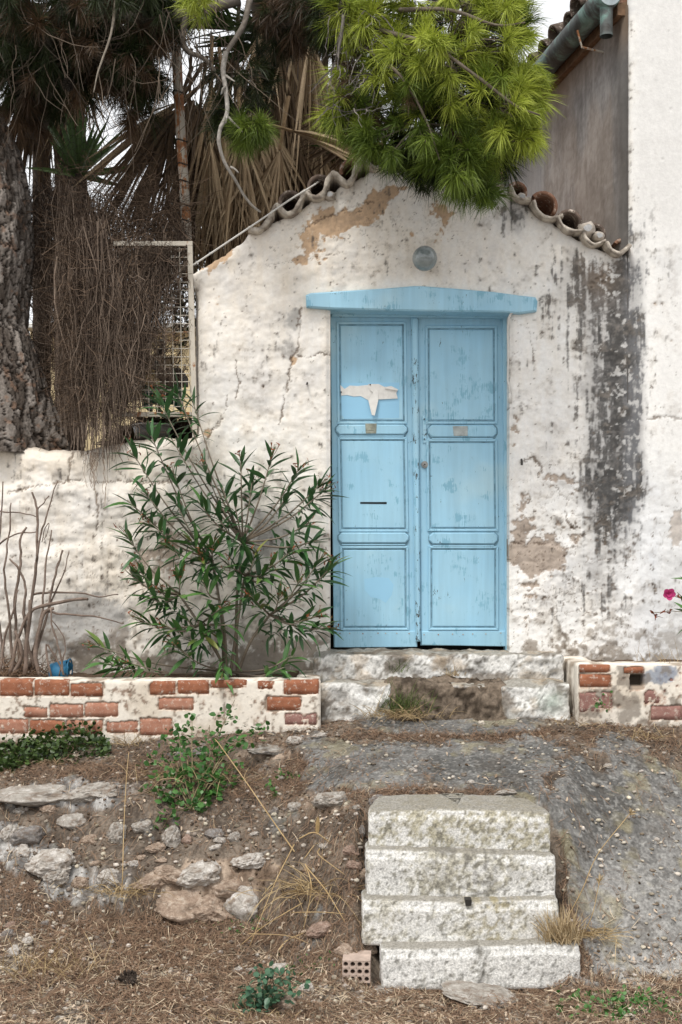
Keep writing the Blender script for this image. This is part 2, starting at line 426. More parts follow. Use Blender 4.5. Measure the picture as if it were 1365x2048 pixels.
def gcol(x, Y, z):
    u, v = uv_of(x, np.maximum(Y, .5), z)
    conc, rock, mat, n, nf = zones(u, v, x, Y)
    f2 = fbm(x * 70, Y * 70, 0, 3, 41); f3 = fbm(x * 9, Y * 9, 0, 4, 43)
    c = lerp((.080, .062, .048), (.225, .182, .142), sstep(.3, .7, f3 * .6 + f2 * .4))
    low = sstep(1830, 1960, v)[..., None]
    c = c * (1 - low * .55) + low * .55 * lerp((.15, .12, .094), (.39, .33, .265), sstep(.35, .65, f2))
    c = lerp(c, lerp((.08, .049, .034), (.17, .108, .072), sstep(.35, .65, f2)), np.clip(sstep(.35, .9, mat + nf), 0, 1) * .75)
    cc = lerp((.085, .082, .077), (.21, .203, .192), sstep(.3, .7, fbm(x * 4, Y * 4, 0, 4, 51) * .6 + f2 * .4))
    ru = sstep(1650, 1900, v) * sstep(1080, 1200, u)
    cc = cc * (1.05 + 1.25 * ru[..., None])
    cc = lerp(cc, np.array((.50, .49, .46)), sstep(.62, .74, fbm(x * 75, Y * 75, 0, 2, 53)) * .35)
    cc = lerp(cc, np.array((.30, .26, .15)), sstep(.55, .72, fbm(x * 7, Y * 7, 0, 4, 57)) * .5)
    cc = lerp(cc, np.array((.09, .075, .06)), sstep(.58, .72, fbm(x * 12, Y * 12, 0, 5, 59)) * .45)
    c = lerp(c, cc, conc)
    pale = sstep(230, 330, u)
    rc = lerp(lerp((.15, .14, .13), (.50, .485, .46), sstep(.35, .65, fbm(x * 16, Y * 16, 0, 4, 61))), lerp((.17, .12, .085), (.44, .345, .265), sstep(.3, .68, fbm(x * 15, Y * 15, 0, 4, 62))), pale)
    c = lerp(c, rc, rock)
    return c

def hit(u, v):
    """where the line of sight through a pixel of the photograph meets the ground"""
    Ys = np.linspace(3.6, 7.2, 721)
    d = (ZC - (v - YH) * Ys / F) - gbase((u - 682.5) / F * Ys, Ys)
    k = np.argmax(d <= 0) if (d <= 0).any() else 720
    Y = Ys[k]; x = (u - 682.5) / F * Y
    return np.array([x, Y, float(gz(x, Y))])

xs = np.concatenate([[-120, -60, -30, -15, -8, -5], np.arange(-3.6, -2.01, .025), np.linspace(-2, 2, 501), np.arange(2.02, 3.6, .025), [5, 8, 15, 30, 60, 120]])
ys = np.concatenate([[-120, -60, -30, -12, -4, 0, 2, 3, 3.5], np.linspace(3.9, 6.98, 400), [7.3, 8, 10, 14, 20, 40, 80, 160]])
gx, gy = np.meshgrid(xs, ys); nx, ny = len(xs), len(ys)
gzv = gz(gx, gy)
ii = (np.arange(ny - 1)[:, None] * nx + np.arange(nx - 1)[None]).ravel()
Qg = np.stack([ii, ii + 1, ii + nx + 1, ii + nx], 1)
tag(mk('ground', np.stack([gx, gy, gzv], -1).reshape(-1, 3), Qg, M_GROUND, None, gcol(gx, gy, gzv).reshape(-1, 3)),
    'sloping earth and broken concrete in front of the old walls', 'ground', kind='structure')

# ------------------------------------------------------------------ painted plaster walls
Y0 = 6.95
def UV(x, z, Y=Y0): return 682.5 + x * F / Y, YH - (z - ZC) * F / Y
def X_(u, Y=Y0): return (u - 682.5) / F * Y
def Z_(v, Y=Y0): return ZC - (v - YH) / F * Y

WHITE, CREAM, TAN = np.array((.81, .795, .765)), np.array((.72, .635, .52)), np.array((.47, .315, .19))
GREY, BLACK, BROWN = np.array((.36, .35, .335)), np.array((.022, .021, .020)), np.array((.25, .17, .115))

CRACKS = [
 [(604, 612), (598, 640), (597, 700), (583, 716), (578, 760), (566, 800), (560, 850)], [(597, 712), (620, 715), (640, 706), (660, 710)],
 [(452, 790), (455, 815), (440, 842), (424, 860), (412, 884), (408, 930)], [(424, 860), (440, 850)],
 [(20, 985), (60, 975), (112, 966), (150, 960), (190, 966), (240, 962), (300, 966), (350, 963), (402, 968)],
 [(137, 890), (142, 925), (137, 962)], [(222, 910), (235, 940), (262, 965)], [(190, 965), (196, 1010), (194, 1060)],
 [(530, 530), (600, 520), (690, 505)], [(590, 470), (640, 440), (700, 415), (745, 402)], [(1040, 925), (1070, 915), (1085, 935), (1075, 955)],
 [(1020, 706), (1045, 707)], [(1320, 1010), (1365, 1018)], [(1290, 840), (1330, 832), (1365, 838)], [(1112, 975), (1135, 1000), (1130, 1040), (1150, 1060)],
 [(1030, 1085), (1090, 1088), (1120, 1075)], [(1028, 640), (1060, 660), (1068, 720)], [(470, 720), (480, 760), (472, 800)],
]

def plaster(u, v, x, z):
    """colour and relief of the old lime-washed walls"""
    n1 = fbm(x * 3, z * 3, 1.3, 5, 101); n2 = fbm(x * 11, z * 11, 2.1, 5, 102); n3 = fbm(x * 42, z * 42, 3.7, 4, 103); n4 = fbm(x * 95, z * 95, .4, 2, 104)
    st = fbm(x * 30, z * 3.0, 5.0, 4, 105)          # vertical run-off
    lump = fbm(x * 6, z * 7.5, 9.0, 4, 106)
    c = lerp(WHITE * .97, WHITE * 1.06, n2)
    left = sstep(1120, 420, u)
    cream = .20 + .50 * left * (.5 + n1) * .8 + blob(u, v, 700, 520, 420, 110, .35) + blob(u, v, 150, 915, 260, 40, .5) + blob(u, v, 300, 1180, 160, 160, .35) - sstep(1230, 1300, u) * .25
    c = lerp(c, CREAM, np.clip((cream + (n2 - .5) * .85 + (n3 - .5) * .35 + (st - .5) * .5) * .8, 0, .85))
    c = lerp(c, np.array((.57, .57, .575)), np.clip(sstep(.5, .75, n1 + (n2 - .5) * .5) * .45, 0, 1))
    c = lerp(c, np.array((.66, .685, .73)), np.clip(sstep(1180, 1330, u) * sstep(850, 1100, v) * .5, 0, 1))
    # grey cement and damp
    grey = blob(u, v, 535, 1070, 55, 80, .85) + blob(u, v, 190, 1240, 95, 65, 1.0) + blob(u, v, 578, 720, 30, 130, .42) + blob(u, v, 300, 1080, 60, 60, .3) + blob(u, v, 90, 1280, 120, 60, .55) \
        + blob(u, v, 500, 900, 50, 120, .25) + blob(u, v, 1090, 1055, 60, 35, .5) + blob(u, v, 1065, 1200, 35, 60, .55) + blob(u, v, 590, 640, 20, 40, .5)
    mg = sstep(.40, .66, grey + (n2 - .5) * .8 + (n3 - .5) * .6)
    c = lerp(c, lerp(GREY * .8, GREY * 1.25, n3), mg * .75)
    # plaster fallen away to the tan render
    tan = blob(u, v, 660, 445, 75, 30, 1.0, -12) + blob(u, v, 735, 425, 45, 16, .8, -25) + blob(u, v, 748, 400, 12, 22, .9) + blob(u, v, 615, 498, 40, 18, .72) + blob(u, v, 600, 520, 16, 12, .7) + blob(u, v, 795, 378, 40, 12, .9, -20) \
        + blob(u, v, 882, 430, 26, 22, .72) + blob(u, v, 893, 480, 18, 24, .62, -35) + blob(u, v, 830, 470, 16, 10, .5) + blob(u, v, 545, 470, 25, 12, .3) \
        + blob(u, v, 435, 515, 45, 14, 1.0, -30) + blob(u, v, 430, 580, 22, 60, .5) + blob(u, v, 588, 722, 8, 12, .9) + blob(u, v, 415, 865, 10, 12, .9, 30) + blob(u, v, 640, 520, 60, 14, .45)
    brown = blob(u, v, 1075, 1118, 62, 34, 1.15) + blob(u, v, 1050, 1060, 30, 35, .72) + blob(u, v, 1045, 1000, 18, 30, .55) + blob(u, v, 1145, 975, 16, 28, .6) + blob(u, v, 1060, 1185, 25, 28, .62) \
        + blob(u, v, 1052, 1250, 16, 20, .6) + blob(u, v, 1115, 1075, 40, 25, .6) + blob(u, v, 1032, 880, 10, 60, .4) + blob(u, v, 1200, 555, 30, 22, .5) + blob(u, v, 275, 1115, 16, 38, .7) + blob(u, v, 350, 1090, 40, 60, .55) \
        + blob(u, v, 1356, 1055, 16, 40, 1.2) + blob(u, v, 300, 1150, 60, 80, .3) + blob(u, v, 1100, 955, 35, 16, .45) + blob(u, v, 1200, 1080, 30, 40, .35)
    mt = .9 * sstep(.47, .57, tan * .96 + (n2 - .5) * 1.1 + (n3 - .5) * .95); mb = .92 * sstep(.49, .59, brown * .97 + (n2 - .5) * 1.2 + (n3 - .5) * 1.0)
    c = lerp(c, lerp(TAN * .7, TAN * 1.25, sstep(.25, .75, n3 * .6 + n2 * .4)), mt)
    c = lerp(c, lerp(np.array((.20, .145, .105)), np.array((.50, .40, .32)), sstep(.2, .8, n3 * .65 + n2 * .35)), mb * .92)
    # black mould where the gutter has run down the corner
    band = sstep(488, 560, v) * sstep(1160, 820, v)
    lowb = sstep(900, 960, v) * sstep(1320, 1150, v)
    uc = 1208 + (v - 500) * .03
    mould = band * (np.exp(-((u - uc) / 52) ** 4) * 1.0 + np.exp(-((u - 1262) / 34) ** 4) * .88 + blob(u, v, 1140, 560, 45, 80, .62) + blob(u, v, 1140, 680, 26, 80, .3)) + lowb * np.exp(-((u - 1210) / 60) ** 2) * .60 \
        + blob(u, v, 1035, 425, 30, 45, .72) + blob(u, v, 1210, 985, 50, 60, .45) + blob(u, v, 1270, 470, 36, 60, .62) + blob(u, v, 1145, 520, 25, 30, .5) + blob(u, v, 1130, 1240, 45, 90, .45) + blob(u, v, 1100, 640, 28, 120, .26) + blob(u, v, 985, 390, 20, 20, .5)
    md = (n2 - .5) * 1.05 + (n3 - .5) * 1.35 + (n4 - .5) * .45 + (fbm(x * 55, z * 5, 7.0, 4, 131) - .5) * 1.5
    soft = sstep(.15, 1.0, mould + (n1 - .5) * .5 + (n2 - .5) * .5) * .58
    c = lerp(c, np.array((.20, .195, .195)), soft)
    mm = sstep(.40, .95, mould * .88 + md)
    bl = lerp(BLACK * .9, np.array((.13, .122, .116)), sstep(.40, .72, n3 * .7 + n4 * .3))
    bl = lerp(bl, np.array((.13, .134, .145)), sstep(1238, 1262, u) * sstep(.25, .6, 1 - n2) * .75)
    bl = lerp(bl, np.array((.13, .09, .06)), blob(u, v, 1200, 545, 40, 60, .7))
    c = lerp(c, bl, mm * .88)
    sp = sstep(.64, .70, fbm(x * 30, z * 30, 8.0, 4, 117)) * sstep(.2, .6, mould) * sstep(1180, 1240, u + (n2 - .5) * 200)           # lime spots left standing
    c = lerp(c, np.array((.55, .54, .52)), sp * .8)
    # dirt towards the foot, specks everywhere
    foot = sstep(1180, 1330, v) * .6 + blob(u, v, 640, 1330, 200, 40, .3)
    c = lerp(c, np.array((.20, .16, .12)), np.clip(sstep(.55, .68, n2 * .6 + n3 * .5 + foot * .28 - .06) * (.25 + foot), 0, .8))
    rsp = .035 + blob(u, v, 1150, 1180, 140, 190, .075) + blob(u, v, 250, 1150, 220, 160, .05) + blob(u, v, 740, 470, 200, 90, .045) + blob(u, v, 1340, 1150, 70, 150, .03)
    c = lerp(c, np.array((.13, .10, .075)), sstep(.735, .77, n3 * .55 + n4 * .45 + rsp) * .8)
    flake = np.abs(fbm(x * 16, z * 16, 6.0, 4, 118) - .5)
    fl = sstep(.016, .004, flake) * np.clip(blob(u, v, 1150, 1150, 170, 230, 1) + blob(u, v, 230, 1150, 200, 150, .8) + blob(u, v, 740, 450, 230, 90, .8), 0, 1)
    c = lerp(c, np.array((.20, .15, .11)), fl * .55)
    calm = 1 - .8 * sstep(1250, 1275, u) * sstep(1050, 850, v)
    h = calm * ((lump - .5) * .028 + (n2 - .5) * .0055 + (n3 - .5) * .0025) - mt * .006 - mb * .008 - fl * .003
    rag = np.clip(blob(u, v, 1150, 1150, 160, 240, 1) + blob(u, v, 800, 460, 260, 80, .7), 0, 1)
    h = h + rag * (sstep(.42, .58, n2) - .5) * .007
    for k, cr in enumerate(CRACKS):
        uu, vv = u + (n3 - .5) * 16, v + (n4 - .5) * 12
        d = poly_dist(uu, vv, cr); w = -.3 + 2.2 * sstep(.3, .7, n2)
        m = sstep(w + 1.6, w - .4, d)
        c = lerp(c, np.array((.13, .09, .06)), m * .75); h = h - m * .005
    return c, h

def grid_faces(nx, ny):
    i = (np.arange(ny - 1)[:, None] * nx + np.arange(nx - 1)[None]).ravel()
    return np.stack([i, i + 1, i + nx + 1, i + nx], 1)

# ---- chapel-like outhouse: front wall with the door opening cut out
chapel = empty('outhouse', P(838, 1360, 6.95), 'small whitewashed gabled outhouse with a blue double door and peeling walls', 'building')
DU0, DU1, DV0, DV1 = 661.0, 1020.0, 616.0, 1312.0                    # opening
TOP = [(380, 548), (396, 541), (430, 520), (480, 488), (500, 466), (530, 452), (575, 430), (632, 400), (694, 368), (749, 340), (813, 300), (880, 332), (960, 360),
       (1008, 374), (1041, 402), (1094, 440), (1141, 468), (1188, 495), (1236, 512), (1262, 508), (1275, 508)]
du = .006
def seg(a, b): return np.linspace(a, b, max(2, int(round(abs(b - a) / du)) + 1))
gxs = np.unique(np.round(np.concatenate([seg(X_(386), X_(DU0)), seg(X_(DU0), X_(DU1)), seg(X_(DU1), X_(1272))]), 6))
gzs = np.unique(np.round(np.concatenate([seg(.80, Z_(DV1)), seg(Z_(DV1), Z_(DV0)), seg(Z_(DV0), Z_(296))]), 6))
WX, WZ = np.meshgrid(gxs, gzs)
Wu, Wv = UV(WX, WZ)
topz = Z_(np.interp(Wu, [a for a, _ in TOP], [b for _, b in TOP]) + (fbm(WX * 25, 0, 0, 3, 77) - .5) * 8)
over = WZ >= topz - 1e-6
WZc = np.minimum(WZ, topz); Wu, Wv = UV(WX, WZc)
wc, wh = plaster(Wu, Wv, WX, WZc)
dd = np.maximum(np.maximum(DU0 - Wu, Wu - DU1), np.maximum(DV0 - Wv, Wv - DV1))     # distance outside the opening
rnd = sstep(10, 0, dd) * .016
corner = np.clip(np.exp(-(Wu - 386) / 14) * .16 * sstep(905, 850, Wv) * sstep(540, 600, Wv), 0, .3)
crest = np.exp(-np.maximum(topz - WZc, 0) / .02) * .02
WY = Y0 - wh + rnd + corner + crest
inside = (Wu > DU0 + .05) & (Wu < DU1 - .05) & (Wv > DV0 + .05) & (Wv < DV1 - .05)
nxw, nyw = len(gxs), len(gzs)
fq = grid_faces(nxw, nyw)
ov = over.ravel(); fm = ~(ov[fq].all(1))
ctrx = WX.ravel()[fq].mean(1); ctrz = WZ.ravel()[fq].mean(1)
cu, cv = UV(ctrx, ctrz)
fm &= ~((cu > DU0) & (cu < DU1) & (cv > DV0) & (cv < DV1))
Vw = np.stack([WX, WY, WZc], -1).reshape(-1, 3)
wallmb = MB(); 
_c = wc.reshape(-1, 3)
used = np.zeros(len(Vw), bool); used[fq[fm].ravel()] = True
rm = np.cumsum(used) - 1
wallmb.add(Vw[used], rm[fq[fm]], _c[used])
# reveals of the opening: strips from the rim back to the door frame
def reveal(mask_idx):
    idx = np.array(mask_idx); front = Vw[idx]; cols = _c[idx]
    rows = [front + np.array([0, d, 0]) for d in (0, .03, .08, .14, .22)]
    n = len(idx); V = np.concatenate(rows); f = []
    for r in range(4):
        for i in range(n - 1): f.append((r * n + i, r * n + i + 1, (r + 1) * n + i + 1, (r + 1) * n + i))
    wallmb.add(V, f, np.tile(cols, (5, 1)))
iL = int(np.argmin(np.abs(gxs - X_(DU0)))); iR = int(np.argmin(np.abs(gxs - X_(DU1)))); jB = int(np.argmin(np.abs(gzs - Z_(DV1)))); jT = int(np.argmin(np.abs(gzs - Z_(DV0))))
reveal([j * nxw + iR for j in range(jB, jT + 1)])
reveal([j * nxw + iL for j in range(jT, jB - 1, -1)])
reveal([jT * nxw + i for i in range(iR, iL - 1, -1)])
wallmb.build('front_wall', M_PLASTER, chapel, True)
# body behind: side wall, back wall and the two roof slopes
mb = MB(); mb.box(X_(400), X_(400) + .3, 7.16, 10.2, .7, Z_(560)); mb.box(X_(400) + .3, 1.6, 9.9, 10.2, .7, Z_(560)); 
M_WALLPLAIN = plain('old_limewash', (.55, .50, .43), .92, 6, .25, 60, .4, .005)
mb.build('side_wall', M_WALLPLAIN, chapel)
mb = MB(); ap = (X_(813), Z_(306)); l = (X_(392), Z_(556)); r = (X_(1262), Z_(516))
mb.prism([l, ap, r, (r[0], r[1] - .06), (ap[0], ap[1] - .07), (l[0], l[1] - .06)], 7.30, 10.3)
mb.build('roof', M_TILE, chapel)

# ---- garden wall on the left
gw = empty('garden_wall', P(180, 1400, 6.97), 'low whitewashed retaining wall with cracked plaster left of the outhouse', 'wall')
gxs2 = np.concatenate([[-4.5, -3.5, -2.6], np.arange(X_(-70), X_(402), du)]); 
fr = np.linspace(0, 1, 250)
U2 = 682.5 + gxs2 * F / 6.97
top2 = np.interp(U2, [-300, 0, 60, 130, 200, 240, 300, 380, 402], [880, 888, 902, 908, 900, 888, 884, 884, 888])
z_top2 = Z_(top2, 6.97) + (fbm(gxs2 * 14, 0, 0, 3, 88) - .5) * .03
GX = np.repeat(gxs2[None], len(fr), 0); GZ = .55 + fr[:, None] * (z_top2 - .55)[None]
Gu, Gv = UV(GX, GZ, 6.97)
cc, hh = plaster(Gu, Gv, GX, GZ)
bul = (fbm(GX * 4.2, GZ * 6.5, 3.3, 4, 91) - .5) * .05 * sstep(.9, 1.3, GZ) + (vnoise(GX * 9, GZ * 13, 2.0, 95) - .5) * .013
ledge = sstep(960, 985, Gv) * -.02
rt = sstep(.05, 0, z_top2[None] - GZ) * .05
GY = 6.97 - hh - bul + ledge + rt
Vg = np.stack([GX, GY, GZ], -1)
topn = 10
tops = []
for k in range(1, topn + 1):
    d = k / topn * .42
    tops.append(np.stack([gxs2, GY[-1] + d, z_top2 + .012 * np.sin(k) + (fbm(gxs2 * 9, d * 9, 0, 3, 89) - .5) * .02 + .012], -1))
Vg = np.concatenate([Vg, np.array(tops)], 0)
cg = np.concatenate([cc, np.repeat(lerp(np.array((.45, .38, .30)), np.array((.6, .53, .45)), fbm(gxs2 * 7, 0, 0, 4, 90))[None], topn, 0)], 0)
mk('wall', Vg.reshape(-1, 3), grid_faces(len(gxs2), len(fr) + topn), M_PLASTER, gw, cg.reshape(-1, 3))

# ---- raised garden behind the wall
gs = np.linspace(-14, 3, 120); gq = np.concatenate([np.linspace(7.30, 9, 40), np.linspace(9.3, 40, 20)])
sx, sy = np.meshgrid(gs, gq); sz = 2.28 + (fbm(sx * 3, sy * 3, 0, 4, 61) - .5) * .1 + .0 * sx
keep = grid_faces(len(gs), len(gq)); cxk = sx.ravel()[keep].mean(1); cyk = sy.ravel()[keep].mean(1)
keep = keep[~((cxk > -.75) & (cyk < 11))]
tag(mk('garden_soil', np.stack([sx, sy, sz], -1).reshape(-1, 3), keep, M_GROUND, None, lerp((.06, .042, .03), (.14, .10, .07), fbm(sx * 8, sy * 8, 0, 3, 5)).reshape(-1, 3)),
    'dry soil of the raised garden behind the low wall', 'ground', kind='structure')

# ---- neighbouring house on the right
house = empty('house', P(1300, 1400, 6.93), 'tall whitewashed house with a mould stained corner, grey side wall and copper gutter', 'building')
hx = np.concatenate([np.arange(X_(1257, 6.935), X_(1400), du), np.arange(X_(1400) + .004, 3.4, .016), np.arange(3.42, 5.0, .06)])
hz = np.concatenate([np.arange(.8, 5.2, .0075), [5.6, 6.2, 7.0]])
HX, HZ = np.meshgrid(hx, hz); Hu, Hv = UV(HX, HZ, 6.935)
hc, hh = plaster(Hu, Hv, HX, HZ)
hc = lerp(hc, np.array((.72, .705, .68)), np.clip(sstep(1262, 1285, Hu) * sstep(520, 380, Hv) * .8 + sstep(1310, 1330, Hu) * .35, 0, 1))
edge = np.exp(-(HX - hx[0]) / .012) * .03
join = sstep(500, 540, Hv) * np.exp(-(HX - hx[0]) / .03) * .02
HY = 6.935 - hh * .7 + edge + join
mk('front_wall', np.stack([HX, HY, HZ], -1).reshape(-1, 3), grid_faces(len(hx), len(hz)), M_PLASTER, house, hc.reshape(-1, 3))
# side wall running back at an angle
HD = np.array([-.187, 1.0]) / math.hypot(.187, 1.0); HN = np.array([-HD[1], HD[0]]) # along the wall, out of the wall (to the left)
H0 = np.array([X_(1257, 6.935) + .001, 6.945])
sl_ = np.arange(0, 3.6, .014); szz = np.arange(2.6, 4.90, .014)
SL, SZ = np.meshgrid(sl_, szz)
n4 = fbm(SL * 40, SZ * 40, 0, 3, 209); n1 = .6 * fbm(SL * 24, SZ * 3.2, 0, 5, 201, .65) + .4 * n4; n2 = fbm(SL * 6, SZ * 4, 0, 5, 202); n3 = fbm(SL * 3, SZ * 1.0, 4, 4, 203)
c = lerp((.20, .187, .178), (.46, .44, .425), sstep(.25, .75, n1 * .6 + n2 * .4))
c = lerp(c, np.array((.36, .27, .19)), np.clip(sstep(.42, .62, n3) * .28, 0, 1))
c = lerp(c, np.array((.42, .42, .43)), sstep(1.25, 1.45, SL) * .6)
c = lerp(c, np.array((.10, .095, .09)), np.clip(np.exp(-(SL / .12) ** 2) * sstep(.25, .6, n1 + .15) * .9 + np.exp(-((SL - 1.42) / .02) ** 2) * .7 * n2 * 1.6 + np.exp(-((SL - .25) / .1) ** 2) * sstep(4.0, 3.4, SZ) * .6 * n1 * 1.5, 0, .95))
c = lerp(c, np.array((.24, .15, .08)), np.clip(sstep(4.55, 4.86, SZ) * .6 * (n2 + .4), 0, .8))
off = sstep(0, .05, SL) * (n1 - .5) * .006 + sstep(0, .05, SL) * ((fbm(SL * 3, SZ * 3, 0, 3, 205) - .5) * .02 + sstep(1.43, 1.40, SL) * .02)
V = np.stack([H0[0] + HD[0] * SL + HN[0] * off, H0[1] + HD[1] * SL + HN[1] * off, SZ], -1)
mk('side_wall', V.reshape(-1, 3), grid_faces(len(sl_), len(szz))[:, ::-1], M_PLASTER, house, c.reshape(-1, 3))

def along(t, o, z): return np.array([H0[0] + HD[0] * t + HN[0] * o, H0[1] + HD[1] * t + HN[1] * o, z])
# eave board, roof deck
mb = MB(); V = []
for t in (.02, 3.6):
    for o, z in ((-.02, 4.84), (.055, 4.84), (.055, 4.90), (-.02, 4.93)): V.append(along(t, o, z))
mb.add(V, [(0, 1, 5, 4), (1, 2, 6, 5), (2, 3, 7, 6), (3, 0, 4, 7), (3, 2, 1, 0), (4, 5, 6, 7)])
M_EAVE = plain('brown_eave_board', (.20, .12, .07), .85, 20, .4)
mb.build('eave_board', M_EAVE, house)
mb = MB(); V = []
for t in (.02, 3.6):
    for o, z in ((.05, 4.935), (-3.0, 6.0), (-3.0, 5.94), (.05, 4.905)): V.append(along(t, o, z))
mb.add(V, [(0, 1, 5, 4), (1, 2, 6, 5), (2, 3, 7, 6), (3, 0, 4, 7), (3, 2, 1, 0), (4, 5, 6, 7)])
mb.build('roof', M_TILE, house)

def shell_tile(mb, p, ax, up, r, L, th, a0=0.0, a1=math.pi, n=10, taper=.85):
    """half-round clay tile: p mouth centre, ax axis direction, up the crown direction"""
    ax = unit(ax); up = np.asarray(up, float); up = unit(up - ax * np.dot(up, ax)); sd = np.cross(ax, up)
    th_ = np.linspace(a0, a1, n); V = []
    for k, (d, sc_) in enumerate(((0, 1), (.5, (1 + taper) / 2), (1, taper))):
        for rr in (r * sc_, r * sc_ - th):
            for a in th_: V.append(p + ax * L * d + sd * math.cos(a) * rr + up * math.sin(a) * rr)
    V = np.array(V); f = []
    def id(k, s, i): return (k * 2 + s) * n + i
    for k in range(2):
        for i in range(n - 1):
            f.append((id(k, 0, i), id(k, 0, i + 1), id(k + 1, 0, i + 1), id(k + 1, 0, i)))
            f.append((id(k, 1, i), id(k + 1, 1, i), id(k + 1, 1, i + 1), id(k, 1, i + 1)))
        for i in (0, n - 1): f.append((id(k, 0, i), id(k + 1, 0, i), id(k + 1, 1, i), id(k, 1, i)))
    for k in (0, 2):
        for i in range(n - 1): f.append((id(k, 0, i), id(k, 1, i), id(k, 1, i + 1), id(k, 0, i + 1)))
    mb.add(V, f); return mb

M_TILEDARK = brick_mat('weathered_tile', (.065, .052, .045), (.17, .125, .10))
axh = np.array([-HN[0] * .94, -HN[1] * .94, .34])
for i in range(16):
    t = .16 + i * .205
    shell_tile(MB(), along(t, .15 + .02 * random.uniform(-1, 1), 5.005 + random.uniform(-.008, .008)), axh, (0, 0, 1), .088, .42, .018).build('tile', M_TILEDARK, house, True)
    shell_tile(MB(), along(t + .10, .13 + .015 * random.uniform(-1, 1), 5.03), axh, (0, 0, -1), .075, .42, .016).build('tile', M_TILEDARK, house, True)

def copper():
    g = G('aged_copper', 0.6, 0.4)
    n = g.noise(7, 6, 0.65, None, .5)
    c = g.ramp(n, [(.34, (.055, .05, .045)), (.48, (.11, .125, .12)), (.58, (.17, .27, .24)), (.70, (.30, .36, .34))])
    g.base(c); g.b.inputs['Metallic'].default_value = 0.25; g.bump(g.noise(60, 4), .3, .004); return g.m
M_COPPER = copper()
M_ZINC = plain('weathered_zinc', (.42, .48, .50), .55, 9, .45, 50, .2, .003, .4, .2)
mb = MB()
mb.tubes([along(t, .115, 4.945) for t in np.linspace(.0, 3.6, 12)], .072, 18)
gut = mb.build('gutter', M_COPPER, house, True)
mb = MB(); e = along(-.004, .115, 4.945)
ring = [e + np.array([HN[0], HN[1], 0]) * .066 * math.cos(a) + np.array([0, 0, 1]) * .066 * math.sin(a) - np.array([HD[0], HD[1], 0]) * .003 for a in np.linspace(0, 2 * math.pi, 25)[:-1]]
mb.add([e - np.array([HD[0], HD[1], 0]) * .010] + ring, [(0, 1 + i, 1 + (i + 1) % 24) for i in range(24)])
mb.build('end_cap', M_ZINC, gut)
mb = MB(); mb.tubes([e + np.array([HD[0], HD[1], 0]) * .045 + np.array([0, 0, z]) for z in (-.03, -.12, -.20, -.225)], [.040, .037, .036, .038], 16, cap=False)
mb.tubes([e + np.array([HD[0], HD[1], 0]) * .045 + np.array([0, 0, z]) for z in (-.223, -.15, -.05)], [.034, .033, .034], 16, cap=False)
mb.build('spout', M_COPPER, gut, True)
mb = MB(); mb.tubes([along(.30, .02, 4.74), along(.30, .16, 4.76), along(.30, .19, 4.86)], .007, 6)
mb.build('bracket', M_RUST, gut)
# ------------------------------------------------------------------ roof edge of the outhouse: wavy verge tiles
M_VERGE = colmat('limewashed_clay', 0.95, 40, .3, 70, .7, .006)
def verge(ptspx, thick, name='tile', Yf=6.885, Yb=7.33, hollow=False):
    p = catmull(ptspx, 5)
    xz = np.stack([X_(p[:, 0], 6.9), Z_(p[:, 1], 6.9)], 1)
    t = np.gradient(xz, axis=0); nrm = unit(np.stack([-t[:, 1], t[:, 0]], 1)); nrm[nrm[:, 1] < 0] *= -1
    n = len(xz); w = thick * (.45 + 1.2 * fbm(xz[:, 0] * 26, xz[:, 1] * 26, 0, 3, 5))[:, None]
    up, dn = xz + nrm * w * .5, xz - nrm * w * .5
    V, f, C = [], [], []
    rows = [(Yf + .008, .72), (Yf, .45), (Yf, -.45), (Yf + .008, -.72)]
    rings = []
    for y, k in ((Yf + .02, 1.0), (Yf, .75), (Yf, -.75), (Yf + .02, -1.0), (Yb, -1.0), (Yb, 1.0)):
        rings.append(np.stack([xz[:, 0] + nrm[:, 0] * w[:, 0] * .5 * k, np.full(n, y) + (fbm(xz[:, 0] * 40, xz[:, 1] * 40, k, 2, 6) - .5) * .012, xz[:, 1] + nrm[:, 1] * w[:, 0] * .5 * k], 1))
    V = np.concatenate(rings)
    nr = len(rings)
    for r in range(nr):
        r2 = (r + 1) % nr
        for i in range(n - 1): f.append((r * n + i, r * n + i + 1, r2 * n + i + 1, r2 * n + i))
    C = []
    for r in range(nr):
        m = fbm(V[r * n:(r + 1) * n, 0] * 28, V[r * n:(r + 1) * n, 2] * 28, r, 3, 8)
        lime = lerp((.24, .20, .165), (.60, .54, .46), sstep(.30, .62, m))
        clay = lerp((.12, .075, .05), (.26, .16, .11), sstep(.3, .7, m))
        C.append(lime if 0 <= r <= 3 else clay)
    mb = MB(); mb.add(V, f, np.concatenate(C))
    mb.add(np.concatenate([r[:1] for r in rings]), [(0, 5, 4, 3), (0, 3, 2, 1)], np.zeros((6, 3)) + .3)
    mb.add(np.concatenate([r[-1:] for r in rings]), [(0, 3, 4, 5), (0, 1, 2, 3)], np.zeros((6, 3)) + .3)
    return mb.build(name, M_VERGE, chapel, True)
LW = [[(497, 457), (518, 459), (538, 440), (550, 413), (557, 409)], [(554, 409), (573, 427), (592, 420), (606, 392), (613, 384)], [(610, 384), (632, 395), (648, 385), (657, 358), (668, 345)],
      [(664, 345), (676, 352), (694, 366), (706, 355), (714, 332), (730, 317)], [(727, 317), (749, 336), (768, 326), (778, 300), (790, 290)], [(788, 290), (806, 304), (822, 296), (836, 292)],
      [(838, 293), (850, 312), (868, 320), (880, 316)], [(878, 315), (890, 332), (908, 340), (922, 337)], [(920, 335), (932, 350), (948, 357), (966, 354)]]
